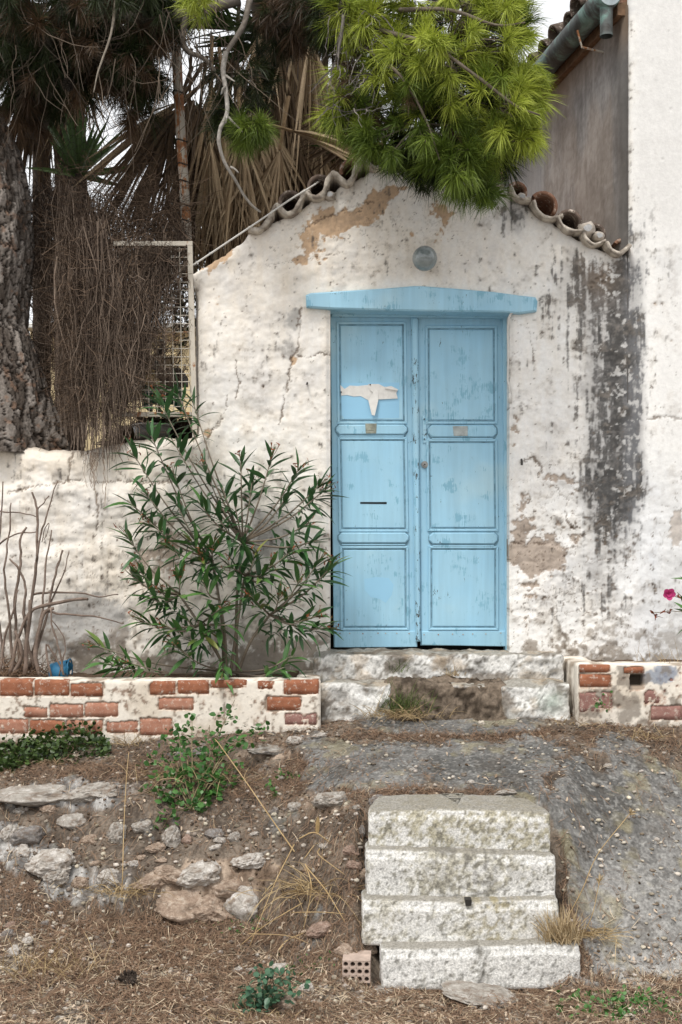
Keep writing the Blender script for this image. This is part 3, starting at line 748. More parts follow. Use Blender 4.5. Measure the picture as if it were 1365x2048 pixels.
RW = [[(958, 347), (968, 362), (985, 370), (1010, 367)], [(1022, 372), (1028, 388), (1042, 399), (1062, 398)], [(1067, 402), (1074, 420), (1090, 434), (1108, 436), (1126, 431)],
      [(1117, 435), (1124, 450), (1140, 461), (1166, 462)], [(1167, 466), (1174, 480), (1189, 489), (1212, 481)], [(1213, 484), (1222, 499), (1237, 507), (1250, 500), (1261, 490)]]
for w in LW: verge(w, .027)
for w in RW: verge(w, .021)
# arched cover tiles lying on the wavy ones, set a little back
def cover(u, v, r, rot, Y=6.95, mat=None, L=.38):
    p = P(u, v, Y); a = math.radians(rot)
    return shell_tile(MB(), p, (0, 1, .02), (math.sin(a), 0, math.cos(a)), r, L, .02, .12, math.pi - .12).build('tile', mat or M_TILE, chapel, True)
cover(640, 374, .074, -25, 6.96, M_TILEDARK); cover(581, 404, .07, -25, 7.0, M_TILEDARK); cover(703, 342, .07, -25, 7.0, M_TILE); cover(757, 312, .08, -22, 6.98, M_TILE)
cover(1034, 384, .062, 38, 6.95); cover(1086, 412, .088, 40, 7.00, None, .3); cover(1138, 446, .080, 33, 6.97, M_TILEDARK, .3)
cover(1190, 468, .065, 28, 6.96, M_TILEDARK); cover(1243, 494, .05, 28, 7.0, M_TILE); cover(905, 325, .08, 25, 6.97); cover(860, 303, .08, 25, 6.97); cover(985, 356, .07, 30, 6.98)
# lumps of mortar closing the gaps
for u, v, r in ((1178, 455, .05), (1200, 470, .035), (612, 384, .03), (1045, 392, .03), (660, 388, .035)):
    th = np.linspace(0, 2 * math.pi, 11)[:-1]
    mb = MB(); V = []
    for k, (y, s) in enumerate(((6.90, .5), (6.915, .9), (6.95, 1.1), (7.05, 1.0))):
        for a in th: V.append(P(u, v, 6.9) + np.array([math.cos(a) * r * s * (1 + .25 * random.uniform(-1, 1)), y - 6.9, math.sin(a) * r * s * .8 * (1 + .25 * random.uniform(-1, 1))]))
    f = [(k * 10 + i, k * 10 + (i + 1) % 10, (k + 1) * 10 + (i + 1) % 10, (k + 1) * 10 + i) for k in range(3) for i in range(10)]
    mb.add(V, f, lerp((.3, .26, .22), (.55, .5, .44), R.random(40))); mb.add(V[:10], [(0, i + 1, i) for i in range(1, 9)], np.zeros((10, 3)) + .45)
    mb.build('mortar', M_VERGE, chapel, True)

# ------------------------------------------------------------------ lintel, transom, door leaves
YL = 6.905
mb = MB()
lt = [(613, 614), (612, 590), (622, 586), (700, 580), (770, 576), (828, 571), (845, 571), (905, 576), (990, 584), (1040, 590), (1072, 594), (1076, 602), (1074, 622), (1040, 626), (1012, 624), (840, 621), (662, 617)]
lt = [(u, v + 1.5 * (vnoise(u * .05, 1.0) - .5)) for u, v in lt]
mb.px(lt, YL, 7.155, .008); mb.build('lintel', M_BLUELINTEL, chapel)
mb = MB(); mb.px([(663, 617), (1019, 624), (1019, 636), (664, 632)], 7.055, 7.155, .005); mb.build('transom', M_BLUE, chapel)
mb = MB(); mb.px([(1006, 628), (1016, 628), (1019, 1306), (1012, 1306)], 7.075, 7.17, .004); mb.build('door_frame', M_BLUE, chapel)
M_WOOD = plain('bare_weathered_wood', (.22, .15, .10), .9, 25, .4, 60, .4)
mb = MB(); mb.px([(1016, 1078), (1023, 1082), (1024, 1300), (1017, 1296)], 7.03, 7.075, .006); mb.build('jamb_lath', M_WOOD, chapel)

YD = 7.10
M_DARK = plain('dark_void', (.012, .011, .010), .95, 10, 0.0, 10, 0)
mb = MB(); mb.px([(640, 600), (1040, 600), (1040, 1330), (640, 1330)], 7.185, 7.20); mb.build('door_backing', M_DARK, chapel)
def dpx(u, v):   # the leaves hang slightly out of true
    return (u, v)
def leaf(outer, panels, rails, bottom, name='door_leaf'):
    mb = MB(); mb.px(outer, YD, YD + .045, .004)
    lf = mb.build(name, M_BLUE, chapel)
    for (u0, v0, u1, v1, sk) in panels:
        # groove, raised moulding on four sides, raised field; the flat dark quad paints panel-line shade and grime
        m = MB()
        for a in range(4):
            w = 5
            q = [[(u0, v0), (u1, v0), (u1 - w, v0 + w), (u0 + w, v0 + w)], [(u1, v0), (u1 + sk, v1), (u1 + sk - w, v1 - w), (u1 - w, v0 + w)],
                 [(u1 + sk, v1), (u0 + sk, v1), (u0 + sk + w, v1 - w), (u1 + sk - w, v1 - w)], [(u0 + sk, v1), (u0, v0), (u0 + w, v0 + w), (u0 + sk + w, v1 - w)]][a]
            m.px(q, YD - .010, YD, .0035)
        m.build('moulding', M_BLUE, lf)
        m = MB(); m.px([(u0 + 1, v0 + 1), (u1 - 1, v0 + 1), (u1 + sk - 1, v1 - 1), (u0 + sk + 1, v1 - 1)], YD - .0008, YD - .0001); m.build('shade_grime_line', M_BLUESHADEGRIME, lf)
        g = 8.2
        m = MB(); m.px([(u0 + g, v0 + g), (u1 - g, v0 + g), (u1 + sk - g, v1 - g), (u0 + sk + g, v1 - g)], YD - .0065, YD, .004)
        m.build('panel', M_BLUE, lf)
    for (u0, v0, u1, v1) in rails:
        m = MB(); c = 7
        o = [(u0 + c, v0), (u1 - c, v0), (u1, v0 + c), (u1, v1 - c), (u1 - c, v1), (u0 + c, v1), (u0, v1 - c), (u0, v0 + c)]
        m.px(o, YD - .018, YD, .006); i = 4
        m.px([(u0 + c, v1 + 1.5), (u1 - c, v1 + 1.5), (u1 - c, v1 + 5), (u0 + c, v1 + 5)], YD - .012, YD, .003)
        m.build('rail', M_BLUE, lf)
        m = MB(); m.px([(u0 + c - 2, v0 - 1.8), (u1 - c + 2, v0 - 1.8), (u1 + 1.8, v0 + c - 1), (u1 + 1.8, v1 - c + 1), (u1 - c + 2, v1 + 6.5), (u0 + c - 2, v1 + 6.5), (u0 - 1.8, v1 - c + 1), (u0 - 1.8, v0 + c - 1)], YD - .0024, YD - .0001); m.build('shade_grime_line', M_BLUESHADEGRIME, lf)  # dark outline, shade and grime around the rail put into colour
    m = MB(); m.px(bottom, YD - .008, YD, .003); m.build('kick_board', M_BLUE, lf)
    (bu0, bv0), (bu1, bv1) = bottom[0], bottom[1]
    m = MB()
    for k in range(7):
        t = (k + .5) / 7 + random.uniform(-.04, .04); u = bu0 + (bu1 - bu0) * t; v = bv0 + (bv1 - bv0) * t + 5 + random.uniform(-1.5, 1.5)
        p = P(u, v, YD - .008); m.prism([(p[0] + .004 * math.cos(a), p[2] + .004 * math.sin(a)) for a in np.linspace(0, 2 * math.pi, 7)[:-1]], YD - .011, YD - .008)
    tag(m.build('nails', M_RUST, lf), kind='stuff')
    return lf
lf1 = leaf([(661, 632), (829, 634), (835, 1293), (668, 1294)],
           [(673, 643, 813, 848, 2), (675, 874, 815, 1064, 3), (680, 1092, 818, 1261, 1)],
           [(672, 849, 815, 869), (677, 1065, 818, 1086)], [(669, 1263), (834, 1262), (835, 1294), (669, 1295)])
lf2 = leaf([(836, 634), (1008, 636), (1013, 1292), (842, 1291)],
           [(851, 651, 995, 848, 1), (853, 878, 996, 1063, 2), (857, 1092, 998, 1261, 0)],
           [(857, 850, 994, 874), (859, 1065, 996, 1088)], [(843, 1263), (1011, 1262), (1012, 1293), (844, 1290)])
mb = MB(); mb.px([(823, 634), (837, 634), (842, 1283), (832, 1284)], YD - .030, YD - .001, .009); mb.build('cover_strip', M_BLUECHIP, lf1)
# plates, lock, letter slot
M_PLATE = plain('corroded_plate', (.27, .28, .23), .8, 25, .5, 80, .6, .004)
mb = MB(); mb.px([(731, 847), (754, 847), (753, 867), (732, 867)], YD - .021, YD - .018, .002); mb.px([(737, 852), (748, 852), (748, 861), (737, 861)], YD - .023, YD - .021, .002); mb.build('plate', M_PLATE, lf1)
mb = MB(); mb.px([(906, 852), (936, 852), (936, 872), (908, 872)], YD - .0205, YD - .018, .002); mb.build('plate', plain('greyed_plate', (.40, .43, .42), .8, 25, .4, 80, .6), lf2)
M_IRON = plain('dark_iron', (.05, .045, .04), .6, 30, .3, 60, .3, .003, .4, .6)
M_STEEL = plain('worn_steel', (.35, .34, .32), .4, 30, .3, 60, .3, .003, .5, .8)
mb = MB(); mb.px([(721, 1004), (774, 1004), (774, 1008), (721, 1007.5)], YD - .0085, YD - .0065, .0005); mb.build('letter_slot', M_DARK, lf1)
def disc(mb, u, v, r, Ya, Yb, n=16, bev=.003):
    p = P(u, v, Ya); mb.prism([(p[0] + r * math.cos(a), p[2] + r * math.sin(a)) for a in np.linspace(0, 2 * math.pi, n + 1)[:-1]], Ya, Yb, bev); return mb
mb = MB(); disc(mb, 850, 929, .021, YD - .012, YD); disc(mb, 850, 929, .012, YD - .02, YD - .012); mb.build('lock', M_STEEL, lf2)
mb = MB(); mb.px([(845, 832), (853, 832), (854, 886), (846, 886)], YD - .009, YD, .003); disc(mb, 849.5, 838, .009, YD - .014, YD - .009, 10); disc(mb, 849.5, 878, .009, YD - .014, YD - .009, 10); mb.build('latch_plate', M_BLUECHIP, lf2)
mb = MB(); disc(mb, 849.5, 838, .004, YD - .016, YD - .014, 8, .001); disc(mb, 849.5, 878, .004, YD - .016, YD - .014, 8, .001); disc(mb, 850, 929, .005, YD - .022, YD - .02, 8, .001); tag(mb.build('screws', M_IRON, lf2), kind='stuff')
# repainted square and heart-shaped patch of fresher blue where something hung
def paint_patch(lf, pts, c, y=YD - .0072):
    g = G('fresh_blue_patch', .5, .35); g.base(g.mix(g.noise(30, 4), tuple(c), tuple(np.array(c) * 1.06))); m = MB(); m.px(pts, y, YD - .0064, 0); return m.build('paint_patch', g.m, lf)
paint_patch(lf1, [(683, 766), (799, 765), (799, 836), (690, 838), (684, 830)], (.275, .52, .70))
paint_patch(lf1, [(729, 1158), (752, 1154), (778, 1156), (788, 1170), (784, 1190), (772, 1206), (760, 1198), (742, 1194), (730, 1180)], (.28, .525, .70))
# torn remains of a paper notice nailed to the left leaf
M_PAPER = plain('old_paper', (.70, .68, .64), .85, 40, .12, 60, .2, .002, .15)
nt = empty('torn_notice', P(745, 800, YD - .01), 'torn white scrap of a paper notice nailed to the left door leaf', 'notice')
mb = MB()
mb.px([(681, 770), (690, 778), (700, 771), (716, 772), (735, 770), (755, 769), (756, 780), (742, 802), (736, 800), (722, 792), (708, 793), (695, 790), (683, 791)], YD - .0095, YD - .0085)
mb.build('sheet', M_PAPER, nt)
mb = MB(); mb.px([(737, 768), (758, 768), (770, 774), (783, 772), (797, 779), (793, 786), (796, 797), (756, 799), (752, 790), (740, 780)], YD - .014, YD - .012)
mb.px([(770, 773), (797, 779), (795, 782), (771, 778)], YD - .022, YD - .014, .002)
mb.build('sheet', M_PAPER, nt)
mb = MB(); V = [P(752, 777, YD - .013), P(757, 783, YD - .014), P(757, 801, YD - .022), P(750, 831, YD - .034), P(744, 830, YD - .030), P(737, 800, YD - .020)]
mb.add(V + [v + np.array([0, .0015, 0]) for v in V], [(0, 5, 2, 1), (5, 4, 3, 2), (6, 7, 8, 11), (11, 8, 9, 10)] + [(i, (i + 1) % 6, (i + 1) % 6 + 6, i + 6) for i in range(6)])
mb.build('torn_flap', M_PAPER, nt)
mb = MB(); disc(mb, 741, 769, .004, YD - .019, YD - .013, 8, .001); disc(mb, 683, 784, .004, YD - .014, YD - .009, 8, .001); tag(mb.build('nails', M_IRON, nt), kind='stuff')

# ------------------------------------------------------------------ wall lamp
lamp = empty('wall_lamp', P(850, 517, 6.92), 'grey glass globe lamp on the gable above the blue lintel', 'lamp')
gl = G('dusty_glass_globe', .22, .8); gl.base(gl.mix(gl.ramp(gl.noise(16, 5, .65), [(.35, 0.0), (.65, 1.0)]), (.15, .18, .18), (.30, .33, .325))); gl.rough(gl.ramp(gl.noise(20, 4), [(.35, .06), (.7, .22)]))
c = P(850, 517, 6.835); th = np.linspace(0, math.pi, 21); ph = np.linspace(0, 2 * math.pi, 33)[:-1]
V = [c + .071 * np.array([math.sin(a) * math.cos(b), -math.cos(a), math.sin(a) * math.sin(b)]) for a in th for b in ph]
MB().add(V, [(i * 32 + j, i * 32 + (j + 1) % 32, (i + 1) * 32 + (j + 1) % 32, (i + 1) * 32 + j) for i in range(20) for j in range(32)]).build('globe', gl.m, lamp, True)
mb = MB(); mb.tubes([c + np.array([0, y, 0]) for y in (.055, .07, .11, .14)], [.040, .045, .045, .058], 20); mb.build('lamp_base', plain('lamp_base_paint', (.56, .52, .46), .8), lamp, True)

# ------------------------------------------------------------------ cables, nails
M_CABLE = plain('white_cable', (.62, .60, .56), .6, 30, .15)
mb = MB(); mb.tubes(catmull([P(387, 530, 6.93), P(450, 488, 6.9), P(520, 441, 6.87), P(575, 403, 6.87), P(622, 374, 6.9), P(640, 362, 7.0)], 5), .0055, 6)
tag(mb.build('cable', M_CABLE, None, True, P(387, 530, 6.93)), 'thin white cable stretched along the left roof edge of the outhouse', 'cable', 'white cables on the outhouse')
mb = MB(); mb.tubes(catmull([P(1050, 621, 6.925), P(1028, 624, 6.925), P(1019, 634, 6.93), P(1016, 660, 6.96), P(1017, 720, 6.965), P(1016, 760, 6.965), P(1019, 775, 6.965), P(1020, 792, 6.965)], 5), .0062, 6)
mb.tubes([P(1020, 786, 6.96), P(1020, 806, 6.96)], .011, 6)
tag(mb.build('cable', M_CABLE, None, True, P(1018, 800, 6.95)), 'short white cable running down the right jamb under the lintel', 'cable', 'white cables on the outhouse')
mb = MB(); mb.tubes([P(1043, 918, 6.97), P(1044, 922, 6.90), P(1044, 930, 6.895)], .007, 6); mb.build('hinge_pin', M_IRON, chapel)
mb = MB(); mb.tubes([P(614, 769, 6.97), P(615, 766, 6.91)], .006, 6); mb.build('nail', M_IRON, chapel)

# ------------------------------------------------------------------ rough blocks: door steps, flight of steps, planters
def rblock(x0, x1, y0, y1, z0, z1, res=.012, rad=.02, amp=.012, seed=0, colfn=None, shape=None):
    def face(a, b): return np.linspace(a, b, max(2, int((b - a) / res) + 1))
    X, Y, Z = face(x0, x1), face(y0, y1), face(z0, z1); V, Q, n0 = [], [], 0
    for fix, val, A, B, flip in (('y', y0, X, Z, 0), ('y', y1, X, Z, 1), ('x', x0, Y, Z, 1), ('x', x1, Y, Z, 0), ('z', z0, X, Y, 1), ('z', z1, X, Y, 0)):
        a, b = np.meshgrid(A, B); f = np.full_like(a, val)
        p = {'y': (a, f, b), 'x': (f, a, b), 'z': (a, b, f)}[fix]
        V.append(np.stack(p, -1).reshape(-1, 3)); q = grid_faces(len(A), len(B))
        Q.append((q[:, ::-1] if flip else q) + n0); n0 += a.size
    V = np.concatenate(V); Q = np.concatenate(Q)
    key = np.round(V, 5); uq, inv = np.unique(key, axis=0, return_inverse=True); inv = inv.ravel(); Q = inv[Q]; V = uq.copy()
    lo, hi = np.array([x0, y0, z0]) + rad, np.array([x1, y1, z1]) - rad
    hi = np.maximum(hi, lo)
    ci = np.clip(V, lo, hi); d = V - ci; L = np.linalg.norm(d, axis=1, keepdims=True); nrm = d / (L + 1e-9)
    V = ci + nrm * rad
    off = (fbm(V[:, 0] * 9, V[:, 1] * 9, V[:, 2] * 9, 4, seed) - .5) * amp * 2 + (fbm(V[:, 0] * 38, V[:, 1] * 38, V[:, 2] * 38, 3, seed + 1) - .5) * amp
    V = V + nrm * off[:, None]
    if shape is not None: V = shape(V, nrm)
    C = colfn(V, nrm) if colfn else None
    return V, Q, C

def lime_block(seed, moss=0.0, dirt=.3):
    def f(V, N):
        x, y, z = V.T; n = fbm(x * 10, y * 10, z * 10, 5, seed); m = fbm(x * 45, y * 45, z * 45, 4, seed + 3); k = fbm(x * 5, y * 5, z * 5, 4, seed + 6); p = fbm(x * 85, y * 85, z * 85, 2, seed + 9)
        c = lerp((.60, .585, .55), (.82, .81, .78), sstep(.3, .65, n * .25 + m * .4 + p * .35))
        c = lerp(c, np.array((.36, .35, .325)), sstep(.46, .70, m * .5 + p * .5 + (n - .5) * .3) * .38)
        c = lerp(c, np.array((.33, .29, .17)), np.clip(sstep(.50, .80, k * .65 + p * .5 - .075 + moss * .22 - .08 + (m - .5) * 1.1) * moss * .8, 0, .75))
        c = lerp(c, np.array((.12, .115, .10)), sstep(.60, .70, m * .35 + p * .65 + dirt * .10) * .6)
        c = lerp(c, np.array((.17, .155, .125)), np.clip(sstep(.53, .72, k * .28 + m * .40 + p * .32 + (n - .5) * .2) * dirt * .95, 0, .7))
        tread = sstep(.5, .9, N[:, 2])
        c = lerp(c, lerp((.15, .135, .105), (.32, .295, .25), m), tread * .8)
        return c
    return f
flight = empty('stone_steps', P(920, 1960, 4.85), 'flight of four worn whitewashed stone steps in the dirt slope', 'steps')
SP = [(738, 1102, 5.100, 5.41, 1627, .44), (733, 1112, 5.010, 5.16, 1707, .28), (725, 1118, 4.922, 5.07, 1801, .12), (763, 1163, 4.820, 4.98, 1897, -.10)]
for k, (ua, ub, ya, yb, vt, zb) in enumerate(SP):
    zt = ZC - (vt - YH) / F * ya + .004
    xa, xb = (ua - 682.5) / F * ya, (ub - 682.5) / F * ya
    zbot = [ZC - (1702 - YH) / F * 5.1, ZC - (1796 - YH) / F * 5.01, ZC - (1888 - YH) / F * 4.92, ZC - (1975 - YH) / F * 4.82][k] - .01
    def shp(V, N, k=k, xa=xa, xb=xb, zt=zt, ya=ya, zbot=zbot):
        t = (V[:, 0] - xa) / (xb - xa)
        V[:, 1] += (zt - V[:, 2]) * -.06 + .012 * np.sin(t * 5 + k) + np.where(V[:, 2] > zt - .03, .012, 0)
        V[:, 2] += (.008 * np.sin(t * 3.1 + k * 1.7) - .006 * (t > .9)) * (V[:, 2] > zbot + .05)
        if k == 0:
            V[:, 0] += np.where(V[:, 1] > ya + .1, (V[:, 1] - ya - .1) * (.22 if 1 else 0) * np.where(t < .5, 1, -1.3), 0)
            V[:, 2] += np.where((V[:, 2] > zt - .05), np.clip((V[:, 1] - ya) * .03, 0, .02), 0)
        if k == 3:
            V[:, 1] += sstep(.022, 0, np.abs(t - .50 - .02 * np.sin(V[:, 2] * 30))) * .016
        return V
    def cf(V, N, k=k, xa=xa, xb=xb, zt=zt):
        c = lime_block(300 + k * 40, [1.0, .75, .60, .22][k], [.30, .45, .35, .30][k])(V, N)
        t = (V[:, 0] - xa) / (xb - xa)
        if k == 3:
            m = fbm(V[:, 0] * 30, V[:, 2] * 30, 0, 3, 5)
            c = lerp(c, np.array((.12, .11, .09)), sstep(.05, .01, np.abs(t - .50 - .03 * np.sin(V[:, 2] * 25) + (m - .5) * .06)) * sstep(.4, .6, m) * .8)
        if k == 2:
            c = lerp(c, np.array((.30, .255, .14)), np.clip(np.exp(-((t - .68) / .14) ** 2) * sstep(.40, .70, fbm(V[:, 0] * 60, V[:, 2] * 60, 0, 3, 6)) * .8, 0, 1))
        if k == 1:
            c = lerp(c, np.array((.16, .15, .13)), np.clip(np.exp(-((t - .55) / .22) ** 2) * sstep(.42, .70, fbm(V[:, 0] * 50, V[:, 2] * 50, 0, 4, 7)) * .8, 0, 1))
        return c
    V, Q, C = rblock(xa, xb, ya, yb, zbot, zt, .0085, .016, .0065, 50 + k * 7, cf, shp)
    mk('step', V, Q, M_STEP, flight, C)
mb = MB(); mb.px([(931, 1800), (944, 1800), (943, 1812), (932, 1812)], 4.905, 4.95); mb.build('iron_stub', M_IRON, flight)

# door steps
ds = empty('doorstep', P(880, 1440, 6.5), 'crumbling two tier stone doorstep under the blue door', 'doorstep')
def step_col(seed):
    b = lime_block(seed, .2, .5)
    def f(V, N):
        c = b(V, N); x, y, z = V.T
        n = fbm(x * 7, y * 7, z * 9, 5, seed + 20)
        c = lerp(c, np.array((.14, .11, .08)), sstep(.52, .62, n) * .8)
        c = lerp(c, np.array((.45, .36, .26)), sstep(.56, .66, fbm(x * 9, y * 9, z * 9, 4, seed + 30)) * .5)
        return c
    return f
def sag(V, N):
    V[:, 1] += (fbm(V[:, 0] * 7, 0, V[:, 2] * 9, 3, 400) - .5) * .085; V[:, 2] += (fbm(V[:, 0] * 6, V[:, 1] * 6, 0, 4, 401) - .5) * .045; return V
V, Q, C = rblock(X_(628, 6.72), X_(1128, 6.72), 6.70, 7.19, .95, 1.163, .011, .022, .012, 410, step_col(420), sag); mk('upper_step', V, Q, M_STONE, ds, C)
V, Q, C = rblock(X_(641, 6.5), X_(782, 6.5), 6.50, 6.76, .74, 1.022, .011, .018, .010, 430, step_col(440), sag); mk('lower_step', V, Q, M_STONE, ds, C)
V, Q, C = rblock(X_(1003, 6.5), X_(1141, 6.5), 6.50, 6.76, .74, 1.020, .011, .02, .012, 450, lambda V, N: lerp(step_col(460)(V, N), np.array((.36, .43, .37)), blob(V[:, 0], V[:, 2], X_(1105, 6.5), Z_(1405, 6.5), .07, .06) * .7), sag); mk('lower_step', V, Q, M_STONE, ds, C)
V, Q, C = rblock(X_(772, 6.55), X_(1012, 6.55), 6.525, 6.76, .74, 1.012, .011, .03, .045, 470, lambda V, N: lerp((.06, .045, .032), (.23, .18, .135), sstep(.3, .7, fbm(V[:, 0] * 22, V[:, 1] * 22, V[:, 2] * 22, 4, 480))), lambda V, N: sag(V - np.array([0, 1.0, 0]) * np.clip(.98 - V[:, 2:3], 0, .3) * .45 + np.array([0, .012, .012]) * (V[:, 2:3] > .93), N)); mk('earth_fill', V, Q, M_GROUND, ds, C)
V, Q, C = rblock(X_(775, 6.55), X_(1010, 6.55), 6.555, 6.74, 1.006, 1.026, .011, .008, .006, 475, step_col(490), lambda V, N: sag(V - np.array([0, 0, .012]), N)); mk('cement_skin', V, Q, M_STONE, ds, C)

# planter walls
LIME = np.array((.76, .70, .61))
def planter_front(x0, x1, zt, zb, Yf, holes, seed, res=.006):
    gx_ = np.arange(x0, x1 + res, res); gz_ = np.arange(zb, zt + 1e-6, res)
    X, Z = np.meshgrid(gx_, gz_); u = 682.5 + X * F / Yf; v = YH - (Z - ZC) * F / Yf
    n2 = fbm(X * 14, Z * 14, 0, 5, seed); n3 = fbm(X * 50, Z * 50, 0, 4, seed + 1); n1 = fbm(X * 4, Z * 4, 0, 4, seed + 2)
    ex = np.zeros_like(X); core = np.zeros_like(X)
    for (u0, u1, v0, v1, a) in holes:
        ex = np.maximum(ex, a * box2(u, v, u0 - 1, u1 + 1, v0 - 1, v1 + 1, 4))
    m = sstep(.44, .52, ex + (n2 - .5) * 1.25 + (n3 - .5) * .8 - .05)
    c = lerp(LIME * .92, LIME * 1.10, n2)
    c = lerp(c, np.array((.47, .37, .26)), sstep(.5, .7, n1 + (n2 - .5) * .4) * .4)
    c = lerp(c, np.array((.42, .36, .29)), sstep(.45, .7, n3 * .5 + n2 * .5) * .5); c = lerp(c, np.array((.42, .22, .14)), np.clip(sstep(.22, .5, ex + (n2 - .5) * 1.1 + (n3 - .5) * .9) * (1 - m) * .55, 0, 1)); c = lerp(c, np.array((.15, .11, .08)), np.clip(sstep(.64, .72, n3 + (n2 - .5) * .3) * .6 + sstep(.30, 0, Z - zb) * .45 * sstep(.4, .65, n2), 0, 1))
    c = lerp(c, np.array((.33, .26, .20)), m)
    edge = sstep(.3, .5, ex + (n2 - .5) * 1.15 + (n3 - .5) * .6) * (1 - m)
    c = lerp(c, np.array((.30, .21, .15)), edge * .25)
    Yv = Yf - .003 - (n1 - .5) * .004 - (n3 - .5) * .002 + m * .0085
    rnd = np.exp(-(zt - Z) / .008) * .010 + np.exp(-(X - x0) / .008) * .01 + np.exp(-(x1 - X) / .01) * .012
    return np.stack([X, Yv + rnd, Z], -1).reshape(-1, 3), grid_faces(len(gx_), len(gz_)), c.reshape(-1, 3)
def brick_box(u0, u1, v0, v1, Yf, depth, seed):
    xa, xb = (u0 - 682.5) / F * Yf, (u1 - 682.5) / F * Yf; za, zb = ZC - (v1 - YH) / F * Yf, ZC - (v0 - YH) / F * Yf
    return rblock(xa, xb, Yf, Yf + depth, za, zb, .02, .005, .003, seed)
LB = [(-70, -3, 1360, 1391, .9, 0), (0, 66, 1359, 1392, 1, 0), (69, 139, 1360, 1391, 1, 0), (142, 206, 1366, 1393, .9, 0), (300, 352, 1362, 1390, .85, 0), (355, 418, 1360, 1388, .95, 0), (421, 494, 1360, 1376, .8, 0),
      (516, 548, 1362, 1378, .7, 0), (568, 638, 1360, 1389, .85, 0),
      (48, 95, 1414, 1435, .75, 1), (100, 167, 1408, 1435, .8, 1), (170, 237, 1405, 1434, 1, 1), (317, 388, 1395, 1420, .85, 1), (534, 603, 1393, 1421, 1, 0), (570, 634, 1426, 1450, .85, 2),
      (-70, -14, 1438, 1468, 1, 0), (-10, 57, 1438, 1468, .85, 1), (60, 130, 1440, 1470, 1, 0), (133, 206, 1440, 1470, .85, 1), (213, 277, 1442, 1466, .8, 1), (280, 346, 1436, 1470, .95, 1)]
pl = empty('brick_planter', P(320, 1480, 6.4), 'long low brick planter with flaking whitewash in front of the garden wall', 'planter')
V, Q, C = planter_front(X_(-110, 6.4), X_(640, 6.4), Z_(1360, 6.4), .60, 6.4, [(a, b, c, d, k) for a, b, c, d, k, _ in LB], 500)
mk('plaster', V, Q, M_PLASTER, pl, C)
xL, xR, zt = X_(-110, 6.4), X_(640, 6.4), Z_(1360, 6.4)
def limecol(V, N):
    n = fbm(V[:, 0] * 14, V[:, 1] * 14, V[:, 2] * 14, 4, 520); return lerp((.34, .28, .22), LIME, sstep(.3, .6, n))
V, Q, C = rblock(xL, xR, 6.412, 6.55, .55, zt + .002, .02, .012, .006, 530, limecol); mk('coping', V, Q, M_PLASTER, pl, C)
V, Q, C = rblock(xR - .13, xR - .002, 6.551, 6.96, .62, zt - .002, .02, .01, .006, 531, limecol); mk('end_wall', V, Q, M_PLASTER, pl, C)
for k, (a, b, c_, d, e_, t) in enumerate(LB):
    V, Q, _ = brick_box(a, b, c_, d, 6.4, .10, 600 + k); mk('brick', V, Q, (M_BRICK, M_BRICK_PINK, M_BRICK_DULL)[t], pl, None)
sxx = np.linspace(xL, xR - .13, 130); syy = np.linspace(6.55, 6.99, 22); A, B = np.meshgrid(sxx, syy)
SZp = zt - .035 + (fbm(A * 9, B * 9, 0, 4, 540) - .5) * .06 + sstep(6.8, 6.98, B) * .02
mk('soil', np.stack([A, B, SZp], -1).reshape(-1, 3), grid_faces(130, 22), M_GROUND, pl, lerp((.06, .04, .028), (.17, .115, .075), fbm(A * 30, B * 30, 0, 4, 541)).reshape(-1, 3))

RB = [(1160, 1221, 1329, 1345, 1, 0), (1160, 1223, 1348, 1374, 1, 0), (1160, 1226, 1384, 1424, .5, 2), (1248, 1290, 1333, 1347, .9, 0), (1289, 1333, 1379, 1408, .58, 2), (1302, 1366, 1411, 1440, .68, 2), (1370, 1440, 1379, 1408, .8, 0), (1340, 1405, 1345, 1374, .4, 2), (1442, 1505, 1348, 1374, .9, 0)]
pr = empty('brick_planter', P(1260, 1440, 6.4), 'short low brick planter with rubbed whitewash right of the doorstep', 'planter')
V, Q, C = planter_front(X_(1158, 6.4), 2.6, Z_(1329, 6.4), .70, 6.4, [(a, b, c, d, k) for a, b, c, d, k, _ in RB] + [(1261, 1288, 1348, 1380, 1.0)], 560)
uu = 682.5 + V[:, 0] * F / 6.4; vv = YH - (V[:, 2] - ZC) * F / 6.4
pn = fbm(V[:, 0] * 18, V[:, 2] * 18, 0, 4, 570)
C = lerp(C, np.array((.23, .27, .34)), np.clip(sstep(.42, .6, blob(uu, vv, 1325, 1348, 45, 26) + (pn - .5) * .9) * .8, 0, 1))
C = lerp(C, np.array((.20, .17, .14)), np.clip(sstep(.46, .64, pn + blob(uu, vv, 1230, 1410, 60, 40, .12)) * .75, 0, 1))
hole = box2(uu, vv, 1262, 1287, 1350, 1372, 3)
V[:, 1] += hole * .05; C = lerp(C, np.array((.05, .04, .03)), hole)
mk('plaster', V, Q, M_PLASTER, pr, C)
for k, (a, b, c_, d, e_, t) in enumerate(RB):
    V, Q, _ = brick_box(a, b, c_, d, 6.4, .10, 640 + k); mk('brick', V, Q, (M_BRICK, M_BRICK_PINK, M_BRICK_DULL)[t], pr, None)
V, Q, C = rblock(X_(1158, 6.4) - .002, 2.6, 6.414, 6.55, .65, Z_(1329, 6.4) + .003, .02, .01, .006, 545, limecol)
m = ~((V[:, 0] > X_(1259, 6.4)) & (V[:, 0] < X_(1290, 6.4)) & (V[:, 2] > Z_(1375, 6.4)) & (V[:, 2] < Z_(1346, 6.4)) & (V[:, 1] < 6.43)); V[~m, 1] += .06
mk('coping', V, Q, M_PLASTER, pr, C)
